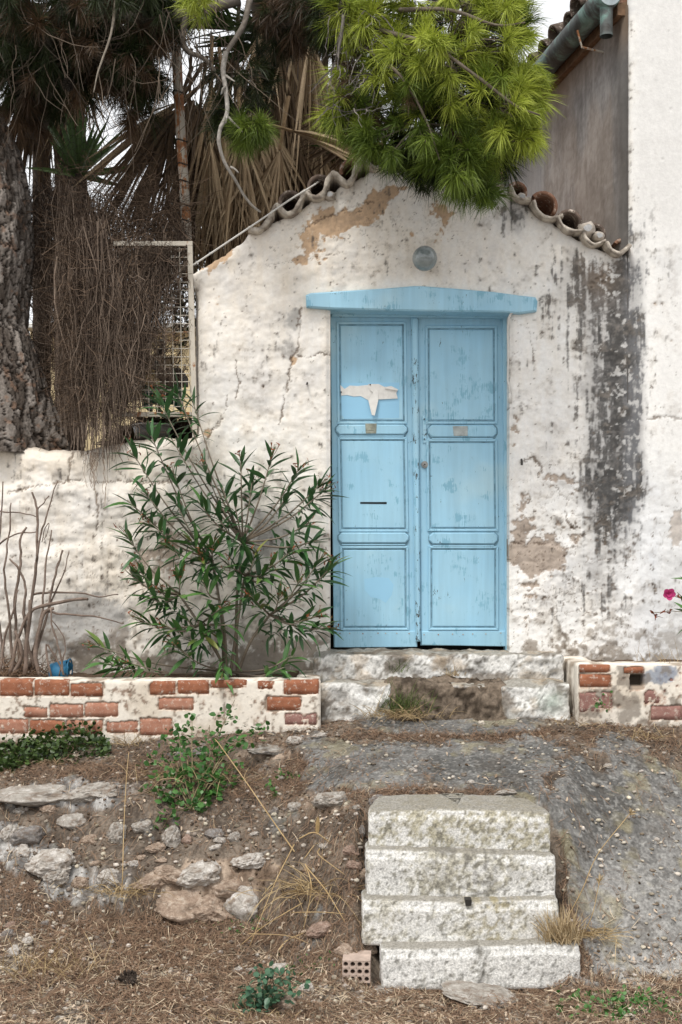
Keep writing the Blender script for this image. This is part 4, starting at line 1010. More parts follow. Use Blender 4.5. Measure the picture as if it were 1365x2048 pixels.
V, Q, C = rblock(X_(1158, 6.4) - .001, X_(1158, 6.4) + .13, 6.551, 6.96, .65, Z_(1329, 6.4) - .002, .02, .01, .008, 546, limecol); mk('end_wall', V, Q, M_PLASTER, pr, C)
A, B = np.meshgrid(np.linspace(X_(1158, 6.4) + .13, 2.6, 60), np.linspace(6.55, 6.98, 20))
mk('soil', np.stack([A, B, Z_(1329, 6.4) - .03 + (fbm(A * 9, B * 9, 0, 4, 549) - .5) * .05], -1).reshape(-1, 3), grid_faces(60, 20), M_GROUND, pr, lerp((.06, .04, .028), (.17, .115, .075), fbm(A * 30, B * 30, 0, 4, 541)).reshape(-1, 3))
# ------------------------------------------------------------------ far side of the garden: pale house, junk behind the fence
bh = empty('house', P(150, 900, 15.0), 'cream yellow house seen through the wire fence in the gap left of the outhouse', 'building')
M_CREAMW = plain('cream_render', (.74, .60, .36), .9, 3, .08, 40, .2, .004)
def wpx(mb, u0, v0, u1, v1, Ya, Yb, bev=.01): mb.px([(u0, v0), (u1, v0), (u1, v1), (u0, v1)], Ya, Yb, bev); return mb
wpx(MB(), 60, 655, 600, 1020, 15.0, 19.0).build('wall', M_CREAMW, bh)
wpx(MB(), 50, 646, 612, 656, 14.75, 19.2).build('roof_slab', plain('white_slab', (.70, .68, .63), .9), bh)
wpx(MB(), 60, 706, 352, 712, 14.9, 15.0).build('ledge', M_CREAMW, bh)
wpx(MB(), 230, 712, 345, 800, 14.985, 15.05).build('doorway', plain('brown_shutter', (.10, .07, .03), .8), bh)
wpx(MB(), 272, 664, 302, 690, 14.98, 15.05).build('window', plain('blue_glass', (.24, .32, .42), .2, 10, .1, 10, 0, spec=.6), bh)

mb = MB(); mb.tubes([P(311, 740, 8.4), P(318, 712, 8.4), P(326, 690, 8.4)], [.020, .02, .018], 8); mb.tubes([P(321, 686, 8.4), P(331, 683, 8.4)], [.028, .022], 8)
tag(mb.build('tool', M_IRON, None, False, P(311, 740, 8.4)), 'grey metal handle of a tool leaning behind the wire fence', 'tool')
mb = MB(); mb.px([(308, 742), (322, 732), (338, 736), (343, 752), (338, 768), (326, 770), (316, 756)], 8.0, 8.25, .02)
tag(mb.build('broken_pot', plain('dusty_clay', (.24, .17, .13), .9), None, True, P(326, 770, 8.0)), 'brown broken clay pot on the junk behind the fence', 'pot')
mb = MB(); mb.px([(343, 740), (345, 735), (360, 735), (366, 744), (366, 762), (344, 764)], 8.1, 8.4, .015)
tag(mb.build('plastic_box', plain('black_plastic', (.02, .022, .026), .45), None, False, P(355, 764, 8.1)), 'black plastic box on the junk behind the fence', 'box')
cr = empty('crate', P(320, 800, 7.9), 'dark green plastic crate lying behind the fence', 'crate')
M_GREENP = plain('green_plastic', (.01, .10, .05), .5)
for v0 in (772, 786, 800):
    wpx(MB(), 286, v0, 352, v0 + 9, 7.9, 7.915, .003).build('slat', M_GREENP, cr)
for u0 in (284, 348):
    wpx(MB(), u0, 768, u0 + 7, 812, 7.885, 8.2, .003).build('side_panel', M_GREENP, cr)
mb = MB(); pts = []
bs = empty('basin', P(305, 870, 7.62), 'grey enamel basin with a pale rim lying behind the fence', 'basin')
c0 = P(305, 852, 7.62); th = np.linspace(0, 2 * math.pi, 33)[:-1]
V = np.concatenate([[c0 + np.array([r * math.cos(a), r * math.sin(a), z]) for a in th] for r, z in ((.05, -.085), (.10, -.08), (.125, 0), (.118, 0), (.09, -.07), (.01, -.075))])
MB().add(V, [(k * 32 + i, k * 32 + (i + 1) % 32, (k + 1) * 32 + (i + 1) % 32, (k + 1) * 32 + i) for k in range(5) for i in range(32)]).build('bowl', plain('grey_enamel', (.30, .29, .28), .4), bs, True)
mb = MB(); mb.tubes([c0 + np.array([.125 * math.cos(a), .125 * math.sin(a), .002]) for a in np.linspace(0, 2 * math.pi, 33)], .006, 6, cap=False); mb.build('rim', plain('pale_enamel', (.62, .61, .58), .4), bs, True)

hb_ = MB(); S = 900
b = np.stack([R.uniform(X_(215, 8.3), X_(400, 8.3), S), R.uniform(8.3, 8.9, S), np.zeros(S)], 1); b[:, 2] = 2.27 + R.random(S) * (.36 + .08 * np.sin(b[:, 0] * 9))
d = unit(R.normal(size=(S, 3)) * (1, .6, .6)); t = np.linspace(-.5, .5, 5); L = R.uniform(.12, .35, S)
pp = b[:, None] + d[:, None] * t[None, :, None] * L[:, None, None] + R.normal(0, .012, (S, 5, 3)); pp[..., 2] = np.maximum(pp[..., 2], 2.25)
hb_.blades(pp, np.array([[.3, .9, 1, .8, .2]]) * .03, unit(np.cross(d, R.normal(size=(S, 3)))), lerp((.025, .018, .012), (.11, .08, .05), R.random(S)), fold=.15)
tag(hb_.build('brush_heap', M_DRY), 'dark heap of dead palm leaves and brush lying behind the wire fence', 'heap', None, 'stuff')

# ------------------------------------------------------------------ fence: rusty pole, framed mesh panel, chicken wire
pole = empty('fence_pole', P(372, 880, 7.16), 'tall rusty steel fence post with wire ties beside the mesh panel', 'post')
mb = MB(); pth = [P(376, 560, 7.16), P(375, 490, 7.16), P(369, 380, 7.16), P(363, 280, 7.16), P(357, 180, 7.16), P(353, 95, 7.16)]
mb.tubes(catmull(pth, 4), .030, 12); mb.build('shaft', M_RUST, pole, True)
for v in (186, 283, 330, 364, 412, 443):
    m = MB(); uc = np.interp(v, [95, 180, 280, 380, 490], [353, 357, 363, 369, 375]); c = P(uc, v, 7.16)
    m.tubes([c + np.array([.034 * math.cos(a), .034 * math.sin(a), .006 * math.sin(a * 2)]) for a in np.linspace(0, 2 * math.pi, 13)], .004, 4, cap=False); m.build('wire_tie', M_IRON, pole)
fp = empty('wire_fence', P(310, 890, 7.08), 'rusty white framed wire mesh panel between the dead creeper and the outhouse', 'fence')
def bar(pa, pb, w, d, mat, name='bar'):
    mb = MB(); a, b = np.array(pa), np.array(pb); ax = unit(b - a); s = np.array([ax[2], 0, -ax[0]]); V = []
    for p in (a, b):
        for i, j in ((-1, -1), (1, -1), (1, 1), (-1, 1)): V.append(p + s * w / 2 * i + np.array([0, d / 2 * j, 0]))
    mb.add(V, [(0, 1, 5, 4), (1, 2, 6, 5), (2, 3, 7, 6), (3, 0, 4, 7), (3, 2, 1, 0), (4, 5, 6, 7)]); return mb.build(name, mat, fp)
YF = 7.03
bar(P(228, 488, YF), P(386, 488, YF), .026, .03, M_RUSTWHITE); bar(P(381, 492, YF), P(391, 884, YF), .028, .03, M_RUSTWHITE); bar(P(232, 829, YF), P(384, 829, YF), .026, .03, M_RUST)
mb = MB(); W = []
for u in np.arange(243, 382, 16.6): W.append([P(u, 494, YF), P(u + 3, 660, YF), P(u + 6, 824, YF)])
for v in np.arange(498, 826, 16.6): W.append([P(236, v, YF + .004), P(310, v, YF + .004), P(382, v, YF + .004)])
mb.tubes(W, .0026, 4); mb.build('wire_mesh', M_RUSTWHITE, fp)
# chicken wire stretched above it
mb = MB(); W = []; s = .026
for i, a in enumerate(np.arange(X_(-30, 7.3), X_(372, 7.3), s * 1.5)):
    for b in np.arange(Z_(480, 7.3), Z_(90, 7.3), s * math.sqrt(3)):
        y = 7.3 + .06 * (vnoise(a * 2, b * 2) - .5); h = s * math.sqrt(3) / 2; o = h if i % 2 else 0
        c = np.array([a, y, b + o]); W.append([c, c + (s / 2 + s * .25, 0, h)][0:2]); W.append([c, c + (s / 2, 0, -h)]); W.append([c, c + (-s, 0, 0)])
W2 = [[np.array(p), (np.array(p) + np.array(q)) / 2, np.array(q)] for p, q in W]
mb.tubes(W2, .0011, 3, cap=False)
tag(mb.build('chicken_wire', M_IRON, None, False, P(170, 480, 7.3)), 'fine hexagonal chicken wire stretched above the creeper in front of the yucca', 'wire netting')

# ------------------------------------------------------------------ pine
pine = empty('pine_tree', P(40, 900, 7.25), 'old pine with scaly leaning trunk on the garden wall and green boughs over the gable', 'tree')
# trunk with bark plates
tz = np.linspace(Z_(912, 7.25), 6.6, 620); nth = 250
tv = YH - (tz - ZC) * F / 7.25
edge_u = np.interp(tv, [-700, -300, 0, 200, 270, 320, 400, 500, 560, 650, 700, 780, 860, 900, 920], [-420, -250, -80, 5, 30, 45, 60, 66, 62, 56, 76, 100, 120, 128, 134])
RR = np.interp(tv, [-700, 0, 400, 650, 780, 860, 920], [.22, .27, .31, .31, .36, .42, .46])
cxs = (edge_u - 16 - 682.5) / F * 7.25 - RR
ang = np.linspace(0, 2 * math.pi, nth + 1)[:-1]
TH, TZ = np.meshgrid(ang, tz); RRg = np.repeat(RR[:, None], nth, 1)
s1 = TH * .31; sx_, sy_ = s1 / .040, TZ / .105
base = (fbm(s1 * 8, TZ * 5, 0, 3, 700) - .5) * 1.4
lean = sstep(3.0, 2.4, TZ) * .5 * TH
sy2 = sy_ + lean * 2
f1 = np.full(TH.shape, 9.0); f2 = np.full(TH.shape, 9.0); idc = np.zeros(TH.shape)
wx, wy = sx_ + base + (fbm(s1 * 26, TZ * 20, 0, 3, 702) - .5) * 1.3, sy2 + base * .7 + (fbm(s1 * 26, TZ * 20, 3, 3, 703) - .5) * 1.1
ixx, iyy = np.floor(wx).astype(np.int64), np.floor(wy).astype(np.int64)
for a in (-1, 0, 1):
    for b in (-1, 0, 1):
        hx_ = _hash(ixx + a, iyy + b, ixx * 0, 11); hy_ = _hash(ixx + a, iyy + b, ixx * 0, 12); hi_ = _hash(ixx + a, iyy + b, ixx * 0, 13)
        d = np.hypot(ixx + a + .1 + .8 * hx_ - wx, iyy + b + .1 + .8 * hy_ - wy)
        closer = d < f1
        f2 = np.where(closer, f1, np.minimum(f2, d)); idc = np.where(closer, hi_, idc); f1 = np.where(closer, d, f1)
gap = f2 - f1
plate = sstep(.02, .12, gap)
fl = fbm(s1 * 55, TZ * 26, 0, 4, 705); fl = .5 * fl + .5 * (np.floor(fbm(s1 * 20, TZ * 10, 2, 4, 711) * 9) / 9)
rad = RRg + plate * (.016 + .012 * idc) + (fl - .5) * .024 + (fbm(TH * 2, TZ * 2, 0, 3, 706) - .5) * .06 + sstep(2.75, 2.3, TZ) * .05 * np.sin(TH * 5 + 1) 
TX = cxs[:, None] + rad * np.cos(TH); TY = 7.31 + rad * np.sin(TH) * .85
cb = lerp((.095, .076, .062), (.34, .30, .265), sstep(.25, .75, fl * .6 + idc * .4))
cb = lerp(cb, np.array((.27, .165, .11)), sstep(.66, .74, fbm(s1 * 26, TZ * 22, 5, 3, 707)) * .6 * plate)
cb = lerp(np.zeros_like(cb) + np.array((.035, .026, .02)), cb, sstep(.03, .17, gap))
ii = (np.arange(len(tz) - 1)[:, None] * nth + np.arange(nth)[None]); i2 = np.arange(len(tz) - 1)[:, None] * nth + (np.arange(nth)[None] + 1) % nth
mk('trunk', np.stack([TX, TY, TZ], -1).reshape(-1, 3), np.stack([ii, i2, i2 + nth, ii + nth], -1).reshape(-1, 4), M_BARK, pine, cb.reshape(-1, 3))

# boughs
NC = {'lit': ((.11, .17, .02), (.56, .62, .10)), 'mid': ((.045, .08, .012), (.20, .27, .04)), 'dark': ((.012, .018, .005), (.034, .048, .012)), 'dead': ((.045, .026, .014), (.12, .072, .038))}  # living needles: light and shade painted in as lit, mid and near-black
def limb(pts, r0, r1, n=6, name='branch', col=((.10, .085, .07), (.18, .155, .13)), k=7):
    p = catmull(pts, n); rr = np.linspace(r0, r1, len(p)); rr = rr * (1 + .2 * (fbm(p[:, 0] * 20, p[:, 2] * 20, 0, 2, 1) - .5))
    mb = MB(); mb.tubes(p, rr, k, lerp(col[0], col[1], R.random(len(p) * k)) if k else None)
    return mb.build(name, M_TWIG, pine, True)
limb([(-.75 - .9, 7.4, 4.9), (-1.2, 7.1, 5.15), P(350, -90, 6.9), P(620, -110, 6.6), P(860, -60, 6.4), P(960, 40, 6.35)], .10, .03, name='branch')
limb([(-1.9, 7.4, 4.3), (-1.75, 7.2, 4.6), P(150, 20, 7.0), P(300, 40, 6.9), P(480, 0, 6.8)], .08, .03)
limb([P(372, 30, 6.85), P(366, 80, 6.85), P(378, 104, 6.85), P(402, 114, 6.85), P(425, 134, 6.85), P(445, 180, 6.85)], .020, .010)
limb([P(500, 0, 6.7), P(488, 50, 6.65), P(460, 95, 6.6), P(448, 118, 6.55)], .018, .012)
bare = ((.20, .18, .155), (.42, .39, .35))
limb([P(452, 104, 6.55), P(447, 140, 6.55), P(452, 178, 6.53), P(455, 225, 6.52), P(441, 258, 6.50), P(439, 288, 6.50), P(450, 325, 6.52), P(470, 358, 6.56), P(490, 393, 6.62), P(508, 414, 6.66), P(522, 424, 6.68)], .0150, .0055, 6, 'bare_branch', bare)
for q in ([P(453, 152, 6.53), P(462, 158, 6.5), P(470, 163, 6.47)], [P(455, 232, 6.52), P(466, 244, 6.5), P(478, 255, 6.5), P(486, 264, 6.5)], [P(461, 334, 6.53), P(470, 338, 6.53), P(478, 346, 6.53)], [P(452, 174, 6.53), P(446, 178, 6.5), P(444, 188, 6.5)], [P(455, 225, 6.52), P(454, 238, 6.5), P(452, 247, 6.5)]):
    limb(q, .008, .003, 3, 'bare_branch', bare, 5)
limb([P(232, -20, 6.6), P(230, 20, 6.6), P(222, 70, 6.58), P(205, 120, 6.56), P(195, 150, 6.55), P(188, 185, 6.55)], .010, .003, 5, 'bare_branch', ((.16, .13, .10), (.32, .28, .23)), 5)
limb([P(690, 10, 6.3), P(685, 60, 6.25), P(678, 100, 6.25), P(676, 140, 6.25)], .012, .005, 4, 'bare_branch', ((.10, .09, .08), (.24, .21, .19)), 5)

needles = {}
def tufts(base, dirs, n, L, ang0, ang1, col, wid=.0030, spread=.09, key='needles'):
    """brush-like shoots: n needles each, springing from the last `spread` metres of the shoot"""
    S = len(base); d = unit(dirs)
    ref = unit(R.normal(size=(S, 3))); a = unit(np.cross(d, ref)); b = np.cross(d, a)
    ph = R.random((S, n)) * 2 * math.pi; al = np.radians(ang0 + (ang1 - ang0) * R.random((S, n)) ** .8)
    s = R.random((S, n)) * spread
    org = base[:, None] - d[:, None] * s[..., None]
    nd = d[:, None] * np.cos(al)[..., None] + (a[:, None] * np.cos(ph)[..., None] + b[:, None] * np.sin(ph)[..., None]) * np.sin(al)[..., None]
    nd = nd + np.array([0, 0, -.10]); nd = unit(nd)
    ln = L * R.uniform(.6, 1.25, (S, 1)) * (.75 + .5 * R.random((S, n)))
    sd = unit(np.cross(nd, R.normal(size=(S, n, 3))))
    tip = org + nd * ln[..., None] + np.array([0, 0, -.012]) * ln[..., None] / .08
    mid = org + nd * ln[..., None] * .55
    w = wid
    V = np.stack([org - sd * w * .5, org + sd * w * .5, mid + sd * w * .45, mid - sd * w * .45, tip], 2).reshape(-1, 3)
    m = S * n; o = np.arange(m)[:, None] * 5
    t = R.random((S, 1)) * .75 + R.random((S, n)) * .25
    C = np.repeat(lerp(col[0], col[1], t).reshape(-1, 3), 5, 0)
    mb = needles.setdefault(key, MB())
    mb.add(V, o + np.array([[0, 1, 2, 3]]), C)
    mb.T.append((o + np.array([[3, 2, 4]])) + mb.n - len(V))

twg = MB()
def cluster(c, r, Yc, rY, S, n, L, colkey, down=.25, twig=True, out=1.0, fr=.55, key='needles', wid=.003, shell=.45, a0=12, a1=62):
    """shoots spread through an ellipsoid given at its real distance, pointing outwards, forwards and a little down"""
    cen = P(c[0], c[1], Yc); rad = np.array([r[0] / F * Yc, rY, r[1] / F * Yc])
    q = unit(R.normal(size=(S, 3))) * (shell + (1 - shell) * R.random((S, 1)) ** .6)
    base = cen + q * rad
    dr = unit(q * out / rad * rad.mean() + np.array([0, -fr, -down]) + R.normal(size=(S, 3)) * .35)
    tufts(base, dr, n, L, a0, a1, NC[colkey], wid, key=key)
    if twig:
        st = cen + q * rad * .25 + np.array([0, .05, .03]); md = (base + st) / 2 + R.normal(size=(S, 3)) * .02
        twg.tubes(np.stack([st, md, base - dr * .05, base], 1), [.0050, .0042, .0034, .0026], 3, lerp((.07, .055, .04), (.16, .13, .10), R.random(S)))
# bough over the gable, sun and inner shade painted in its needle colours
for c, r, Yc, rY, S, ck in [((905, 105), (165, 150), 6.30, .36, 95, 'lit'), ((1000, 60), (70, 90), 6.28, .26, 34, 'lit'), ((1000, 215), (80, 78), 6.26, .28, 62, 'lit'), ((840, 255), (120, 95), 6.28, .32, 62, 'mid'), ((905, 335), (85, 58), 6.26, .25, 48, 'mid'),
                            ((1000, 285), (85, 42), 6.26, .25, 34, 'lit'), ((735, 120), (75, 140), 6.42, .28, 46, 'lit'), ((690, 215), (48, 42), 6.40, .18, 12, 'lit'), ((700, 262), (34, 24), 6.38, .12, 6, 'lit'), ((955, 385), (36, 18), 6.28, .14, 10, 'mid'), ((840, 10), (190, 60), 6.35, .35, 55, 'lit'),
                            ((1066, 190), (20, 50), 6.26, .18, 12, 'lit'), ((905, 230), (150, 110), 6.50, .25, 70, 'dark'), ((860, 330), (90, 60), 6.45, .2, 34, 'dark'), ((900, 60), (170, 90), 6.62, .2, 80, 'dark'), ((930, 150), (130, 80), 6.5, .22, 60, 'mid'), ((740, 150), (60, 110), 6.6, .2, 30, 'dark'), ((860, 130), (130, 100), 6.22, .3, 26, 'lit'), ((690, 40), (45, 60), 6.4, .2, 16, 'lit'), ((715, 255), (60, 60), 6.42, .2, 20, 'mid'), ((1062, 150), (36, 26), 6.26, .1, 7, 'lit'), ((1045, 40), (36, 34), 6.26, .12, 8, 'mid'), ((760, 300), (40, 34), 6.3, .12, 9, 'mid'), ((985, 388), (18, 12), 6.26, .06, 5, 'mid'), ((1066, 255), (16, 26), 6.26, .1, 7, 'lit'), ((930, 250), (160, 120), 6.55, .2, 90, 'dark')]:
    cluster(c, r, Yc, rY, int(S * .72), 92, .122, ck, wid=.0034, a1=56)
cluster((870, 200), (190, 150), 6.38, .3, 18, 60, .10, 'dead', .6); cluster((720, 180), (50, 120), 6.4, .2, 10, 60, .10, 'dead', .7)
for q in ([P(640, 40, 6.45), P(720, 90, 6.35), P(800, 150, 6.2), P(850, 235, 6.12), P(880, 320, 6.1)], [P(760, 60, 6.3), P(860, 90, 6.1), P(950, 150, 6.0), P(1030, 210, 6.0), P(1080, 230, 6.05)], [P(800, 20, 6.3), P(900, 20, 6.1), P(990, 50, 6.05), P(1050, 45, 6.1)]):
    limb(q, .013, .004, 6, 'branch', ((.09, .07, .055), (.20, .165, .13)), 6)
# darker sprigs left of it
cluster((505, 262), (42, 32), 6.62, .20, 30, 90, .10, 'mid', .15); cluster((455, 235), (42, 50), 6.72, .2, 26, 80, .10, 'dark'); cluster((490, 150), (80, 70), 6.9, .3, 32, 70, .10, 'dark')
cluster((405, 8), (40, 18), 6.5, .2, 12, 80, .10, 'lit'); cluster((600, 45), (90, 55), 6.75, .3, 50, 70, .11, 'dead', .8, True, .5, .1); cluster((570, 40), (100, 70), 6.9, .3, 40, 80, .11, 'dark')
# mass at upper left, needles coloured dark for its shade, and the crown above the picture
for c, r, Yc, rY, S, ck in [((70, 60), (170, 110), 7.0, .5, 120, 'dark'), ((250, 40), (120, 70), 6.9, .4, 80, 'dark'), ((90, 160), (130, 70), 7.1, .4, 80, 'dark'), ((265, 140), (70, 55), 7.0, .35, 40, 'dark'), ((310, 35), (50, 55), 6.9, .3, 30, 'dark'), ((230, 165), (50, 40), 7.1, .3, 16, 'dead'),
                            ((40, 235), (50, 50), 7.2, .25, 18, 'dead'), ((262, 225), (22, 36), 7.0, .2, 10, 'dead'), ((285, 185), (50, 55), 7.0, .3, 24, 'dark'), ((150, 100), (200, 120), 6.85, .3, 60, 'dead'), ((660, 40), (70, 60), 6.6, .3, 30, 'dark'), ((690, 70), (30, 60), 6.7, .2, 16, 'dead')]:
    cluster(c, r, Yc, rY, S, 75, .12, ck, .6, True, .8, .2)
for k in range(16):
    x = R.uniform(-2.8, -.1); cluster(((x) / 6.9 * F + 682.5 + 0, -260 + R.uniform(-120, 90) - 60 * (x > -.3)), (230, 110), R.uniform(6.6, 8.6), .6, 95, 46, .15, 'dark', .3, False, .8, 0, 'needles', .006)
for k in range(7):
    cluster((R.uniform(-150, 300), R.uniform(-60, 150)), (140, 90), R.uniform(7.8, 8.8), .4, 60, 50, .15, 'dark', .5, False, .8, 0, 'needles', .006)
tag(needles['needles'].build('needles', M_NEEDLE, pine, False), kind='stuff')
# hanging dead twigs in the shade
S = 230; q = R.random((S, 2)); u0 = 10 + 480 * q[:, 0] ** .9; v0 = -20 + 200 * q[:, 1]
st = np.array([P(a, b, y) for a, b, y in zip(u0, v0, R.uniform(6.55, 7.2, S))]); L = R.uniform(.12, .55, S)
n = 7; t = np.linspace(0, 1, n)[None, :, None]
dr = unit(np.stack([R.normal(0, .55, S), R.normal(0, .3, S), -np.ones(S)], 1)); cu_ = R.normal(size=(S, 3)) * .35
pp = st[:, None] + dr[:, None] * t * L[:, None, None] + cu_[:, None] * (t ** 2) * L[:, None, None] * .6 + np.cumsum(R.normal(0, .006, (S, n, 3)), 1)
twg.tubes(pp, np.linspace(.0035, .0014, n)[None], 3, lerp((.04, .03, .022), (.15, .115, .085), R.random(S) ** 1.5))
S = 130; u0 = R.uniform(655, 760, S); v0 = R.uniform(10, 230, S)
st = np.array([P(a, b, y) for a, b, y in zip(u0, v0, R.uniform(6.2, 6.5, S))]); L = R.uniform(.06, .22, S); dr = unit(np.stack([R.normal(0, .7, S), R.normal(0, .3, S), R.normal(-.8, .5, S)], 1))
pp = st[:, None] + dr[:, None] * t * L[:, None, None] + np.cumsum(R.normal(0, .007, (S, n, 3)), 1)
twg.tubes(pp, np.linspace(.0035, .0014, n)[None], 3, lerp((.10, .09, .085), (.26, .23, .21), R.random(S)))
tag(twg.build('twigs', M_TWIG, pine), kind='stuff')
def cone_mesh(name, p, ax, L, r, parent, mat_c, n=70):
    mb = MB(); ax = unit(np.array(ax, float)); a = unit(np.cross(ax, (0.3, .9, .2))); b = np.cross(ax, a)
    for k in range(n):
        f = (k + .5) / n; ph = k * 2.39996; rr = r * math.sin(math.pi * min(1, .12 + .88 * f) ** .8) * .95 + .002
        c = p + ax * L * (f - .5); o = a * math.cos(ph) + b * math.sin(ph); s = np.cross(ax, o); w = r * .42
        V = [c + o * rr * .4 - s * w * .4, c + o * rr * .4 + s * w * .4, c + o * rr + s * w * .5 + ax * .1 * L, c + o * rr * 1.08 + ax * .16 * L, c + o * rr - s * w * .5 + ax * .1 * L, c + o * rr * .7 + ax * .02 * L]
        mb.add(V, [(0, 1, 2, 5), (0, 5, 2, 3), (0, 3, 4, 4)][:2], mat_c[k % 2]); mb.add(V, [(0, 3, 4), (5, 2, 3)], mat_c[k % 2])
    return mb.build(name, M_TWIG, parent, False, p)
cone_mesh('cone', P(690, 15, 6.28), (.2, -.3, -1), .085, .034, pine, [(.10, .085, .07), (.22, .19, .16)])
cone_mesh('cone', P(138, 168, 6.7), (.1, -.2, -1), .075, .036, pine, [(.03, .025, .02), (.06, .05, .04)])

# ------------------------------------------------------------------ fan palms with skirts of dead fronds
def palm_trunk(u, Yt, rpx, vt, name_label):
    t = empty('palm_tree', P(u, 560, Yt), name_label, 'tree')
    z = np.linspace(2.2, Z_(vt, Yt), 60); a = np.linspace(0, 2 * math.pi, 25)[:-1]; A, Zz = np.meshgrid(a, z)
    r = rpx / F * Yt * (1 + .10 * np.abs(np.sin(Zz * 34 + A * 1.0)) + .12 * (fbm(A * 5, Zz * 14, 0, 3, 800) - .5))
    c = lerp((.06, .045, .035), (.19, .145, .11), fbm(A * 6, Zz * 16, 0, 3, 801))
    i = np.arange(59)[:, None] * 24 + np.arange(24)[None]; j = np.arange(59)[:, None] * 24 + (np.arange(24)[None] + 1) % 24
    cx = P(u, 500, Yt)[0]
    mk('trunk', np.stack([cx + r * np.cos(A), Yt + r * np.sin(A), Zz], -1).reshape(-1, 3), np.stack([i, j, j + 24, i + 24], -1).reshape(-1, 4), M_BARK, t, c.reshape(-1, 3)); return t
FC = {'tan': ((.22, .15, .085), (.56, .43, .28)), 'brown': ((.06, .04, .024), (.17, .115, .07)), 'green': ((.03, .055, .014), (.07, .12, .03))}
def frond(parent, hub, d, L, spread, n, ck, width=.020, droop=.25, name='dead_frond', stalk=.35):
    d = unit(np.asarray(d, float)); sidev = unit(np.cross(d, (0.05, 1, .1))); nrm = np.cross(sidev, d)
    a = np.radians(np.linspace(-spread, spread, n) + R.normal(0, 3, n)); ln = L * (.8 + .3 * R.random(n)) * (1 - .15 * (np.abs(a) / np.radians(spread)) ** 2)
    m = 7; t = np.linspace(0, 1, m)
    dir_ = d[None] * np.cos(a)[:, None] + sidev[None] * np.sin(a)[:, None] + nrm[None] * R.normal(0, .20, n)[:, None]
    pth = hub + dir_[:, None] * (t[None, :, None] * ln[:, None, None]) + np.array([0, 0, -1]) * (droop * ln[:, None] * t[None] ** 2)[..., None] + (R.normal(0, .05, (n, 1, 3)) * (t ** 2)[None, :, None]) * L
    w = width * np.array([.35, .8, 1, .95, .75, .45, .06])[None] * (.7 + .6 * R.random((n, 1)))
    sd = unit(np.cross(dir_, nrm + R.normal(0, .6, (n, 3))))
    mb = MB(); mb.blades(pth, w, sd, lerp(FC[ck][0], FC[ck][1], R.random(n)), fold=.22)
    if stalk: mb.tubes([hub - d * stalk + np.array([0, .05, .02]), hub - d * stalk * .5, hub], [.014, .012, .010], 5, np.array(FC[ck][0]) * 1.3)
    return mb.build(name, M_DRY, parent)
pm = palm_trunk(560, 8.9, 52, -140, 'fan palm with a thick skirt of hanging dead fronds behind the outhouse gable')
HUBS = [(560, 95, 8.0, -.25, 1.0), (620, 80, 8.0, .05, 1.0), (680, 110, 8.0, .1, .9), (600, 30, 8.1, -.1, .9), (660, 30, 8.2, .15, .9), (540, 40, 8.2, -.2, .9), (425, 170, 7.8, .0, 1.05), (455, 205, 7.7, .1, .95), (400, 220, 7.75, -.05, .95), (500, 220, 7.75, .12, .95), (480, 265, 7.65, .0, .75),
        (540, 255, 7.8, .1, .75), (600, 300, 7.8, .1, .6), (420, 280, 7.6, .05, .9), (560, 300, 7.7, -.1, .65), (640, 290, 7.9, .12, .55), (390, 300, 7.8, .0, .85), (450, 330, 7.65, .05, .75), (510, 330, 7.75, .0, .6), (700, 190, 8.1, .2, .7), (740, 240, 8.1, .0, .5), (580, 180, 8.2, .0, .9), (640, 180, 8.3, .0, .9), (520, 140, 8.3, 0, 1.0), (470, 110, 8.4, 0, 1.0)]
for i, (u, v, Yh, sx0, L) in enumerate(HUBS):
    frond(pm, P(u, v, Yh), (sx0 + R.normal(0, .08), R.normal(-.08, .1), -1), L * R.uniform(.85, 1.05), R.uniform(16, 30), 30, 'tan' if i % 4 else 'brown', .017)
for k in range(16):
    frond(pm, P(R.uniform(360, 760), R.uniform(150, 380), R.uniform(8.4, 8.8)), (R.normal(0, .25), .05, -1), R.uniform(.7, 1.0), 34, 26, 'brown', .034)
# fronds that fan out sideways
for (u, v, Yh, d, L, sp, ck) in [(768, 205, 7.9, (-1, -.1, -.55), .62, 20, 'brown'), (770, 250, 7.8, (-1, -.1, -.35), .6, 16, 'brown'), (775, 300, 7.9, (-1, 0, .05), .5, 10, 'green'), (585, 262, 7.5, (1, 0, -.28), .55, 5, 'tan'), (715, 165, 8.2, (.2, 0, -1), .5, 25, 'green'), (360, 215, 7.55, (-.62, -.1, -.72), .80, 11, 'brown'), (352, 220, 7.6, (-.45, -.1, -.85), .85, 13, 'brown'),
                                (350, 235, 7.65, (-.3, -.1, -1), .8, 13, 'brown'), (358, 205, 7.7, (-.75, -.1, -.62), .75, 7, 'tan'), (560, 75, 8.6, (-1, 0, .15), .6, 26, 'green'), (520, 95, 8.7, (-1, 0, -.1), .5, 26, 'green'), (700, 290, 8.3, (.3, 0, -1), .4, 40, 'green'), (760, 320, 8.4, (-.3, 0, -.2), .4, 40, 'green'), (600, 20, 8.8, (.3, 0, .8), .8, 50, 'green'), (470, 60, 8.8, (-.8, 0, .5), .7, 35, 'green')]:
    frond(pm, P(u, v, Yh), d, L, sp, 20, ck, .026, .12, 'green_frond' if ck == 'green' else 'dead_frond')
t2 = palm_trunk(84, 8.6, 17, 60, 'slim dark palm trunk next to the pine trunk')
for k in range(7): frond(t2, P(84 + R.uniform(-20, 30), R.uniform(60, 130), 8.3), (R.normal(0, .3), -.1, -1), .75, 20, 16, 'brown', .026)
t3 = palm_trunk(140, 8.5, 28, 60, 'stout dark palm trunk behind the yucca')
for k in range(7): frond(t3, P(140 + R.uniform(-30, 30), R.uniform(60, 150), 8.2), (R.normal(0, .3), -.1, -1), .6, 18, 16, 'brown' if k % 2 else 'tan', .016)

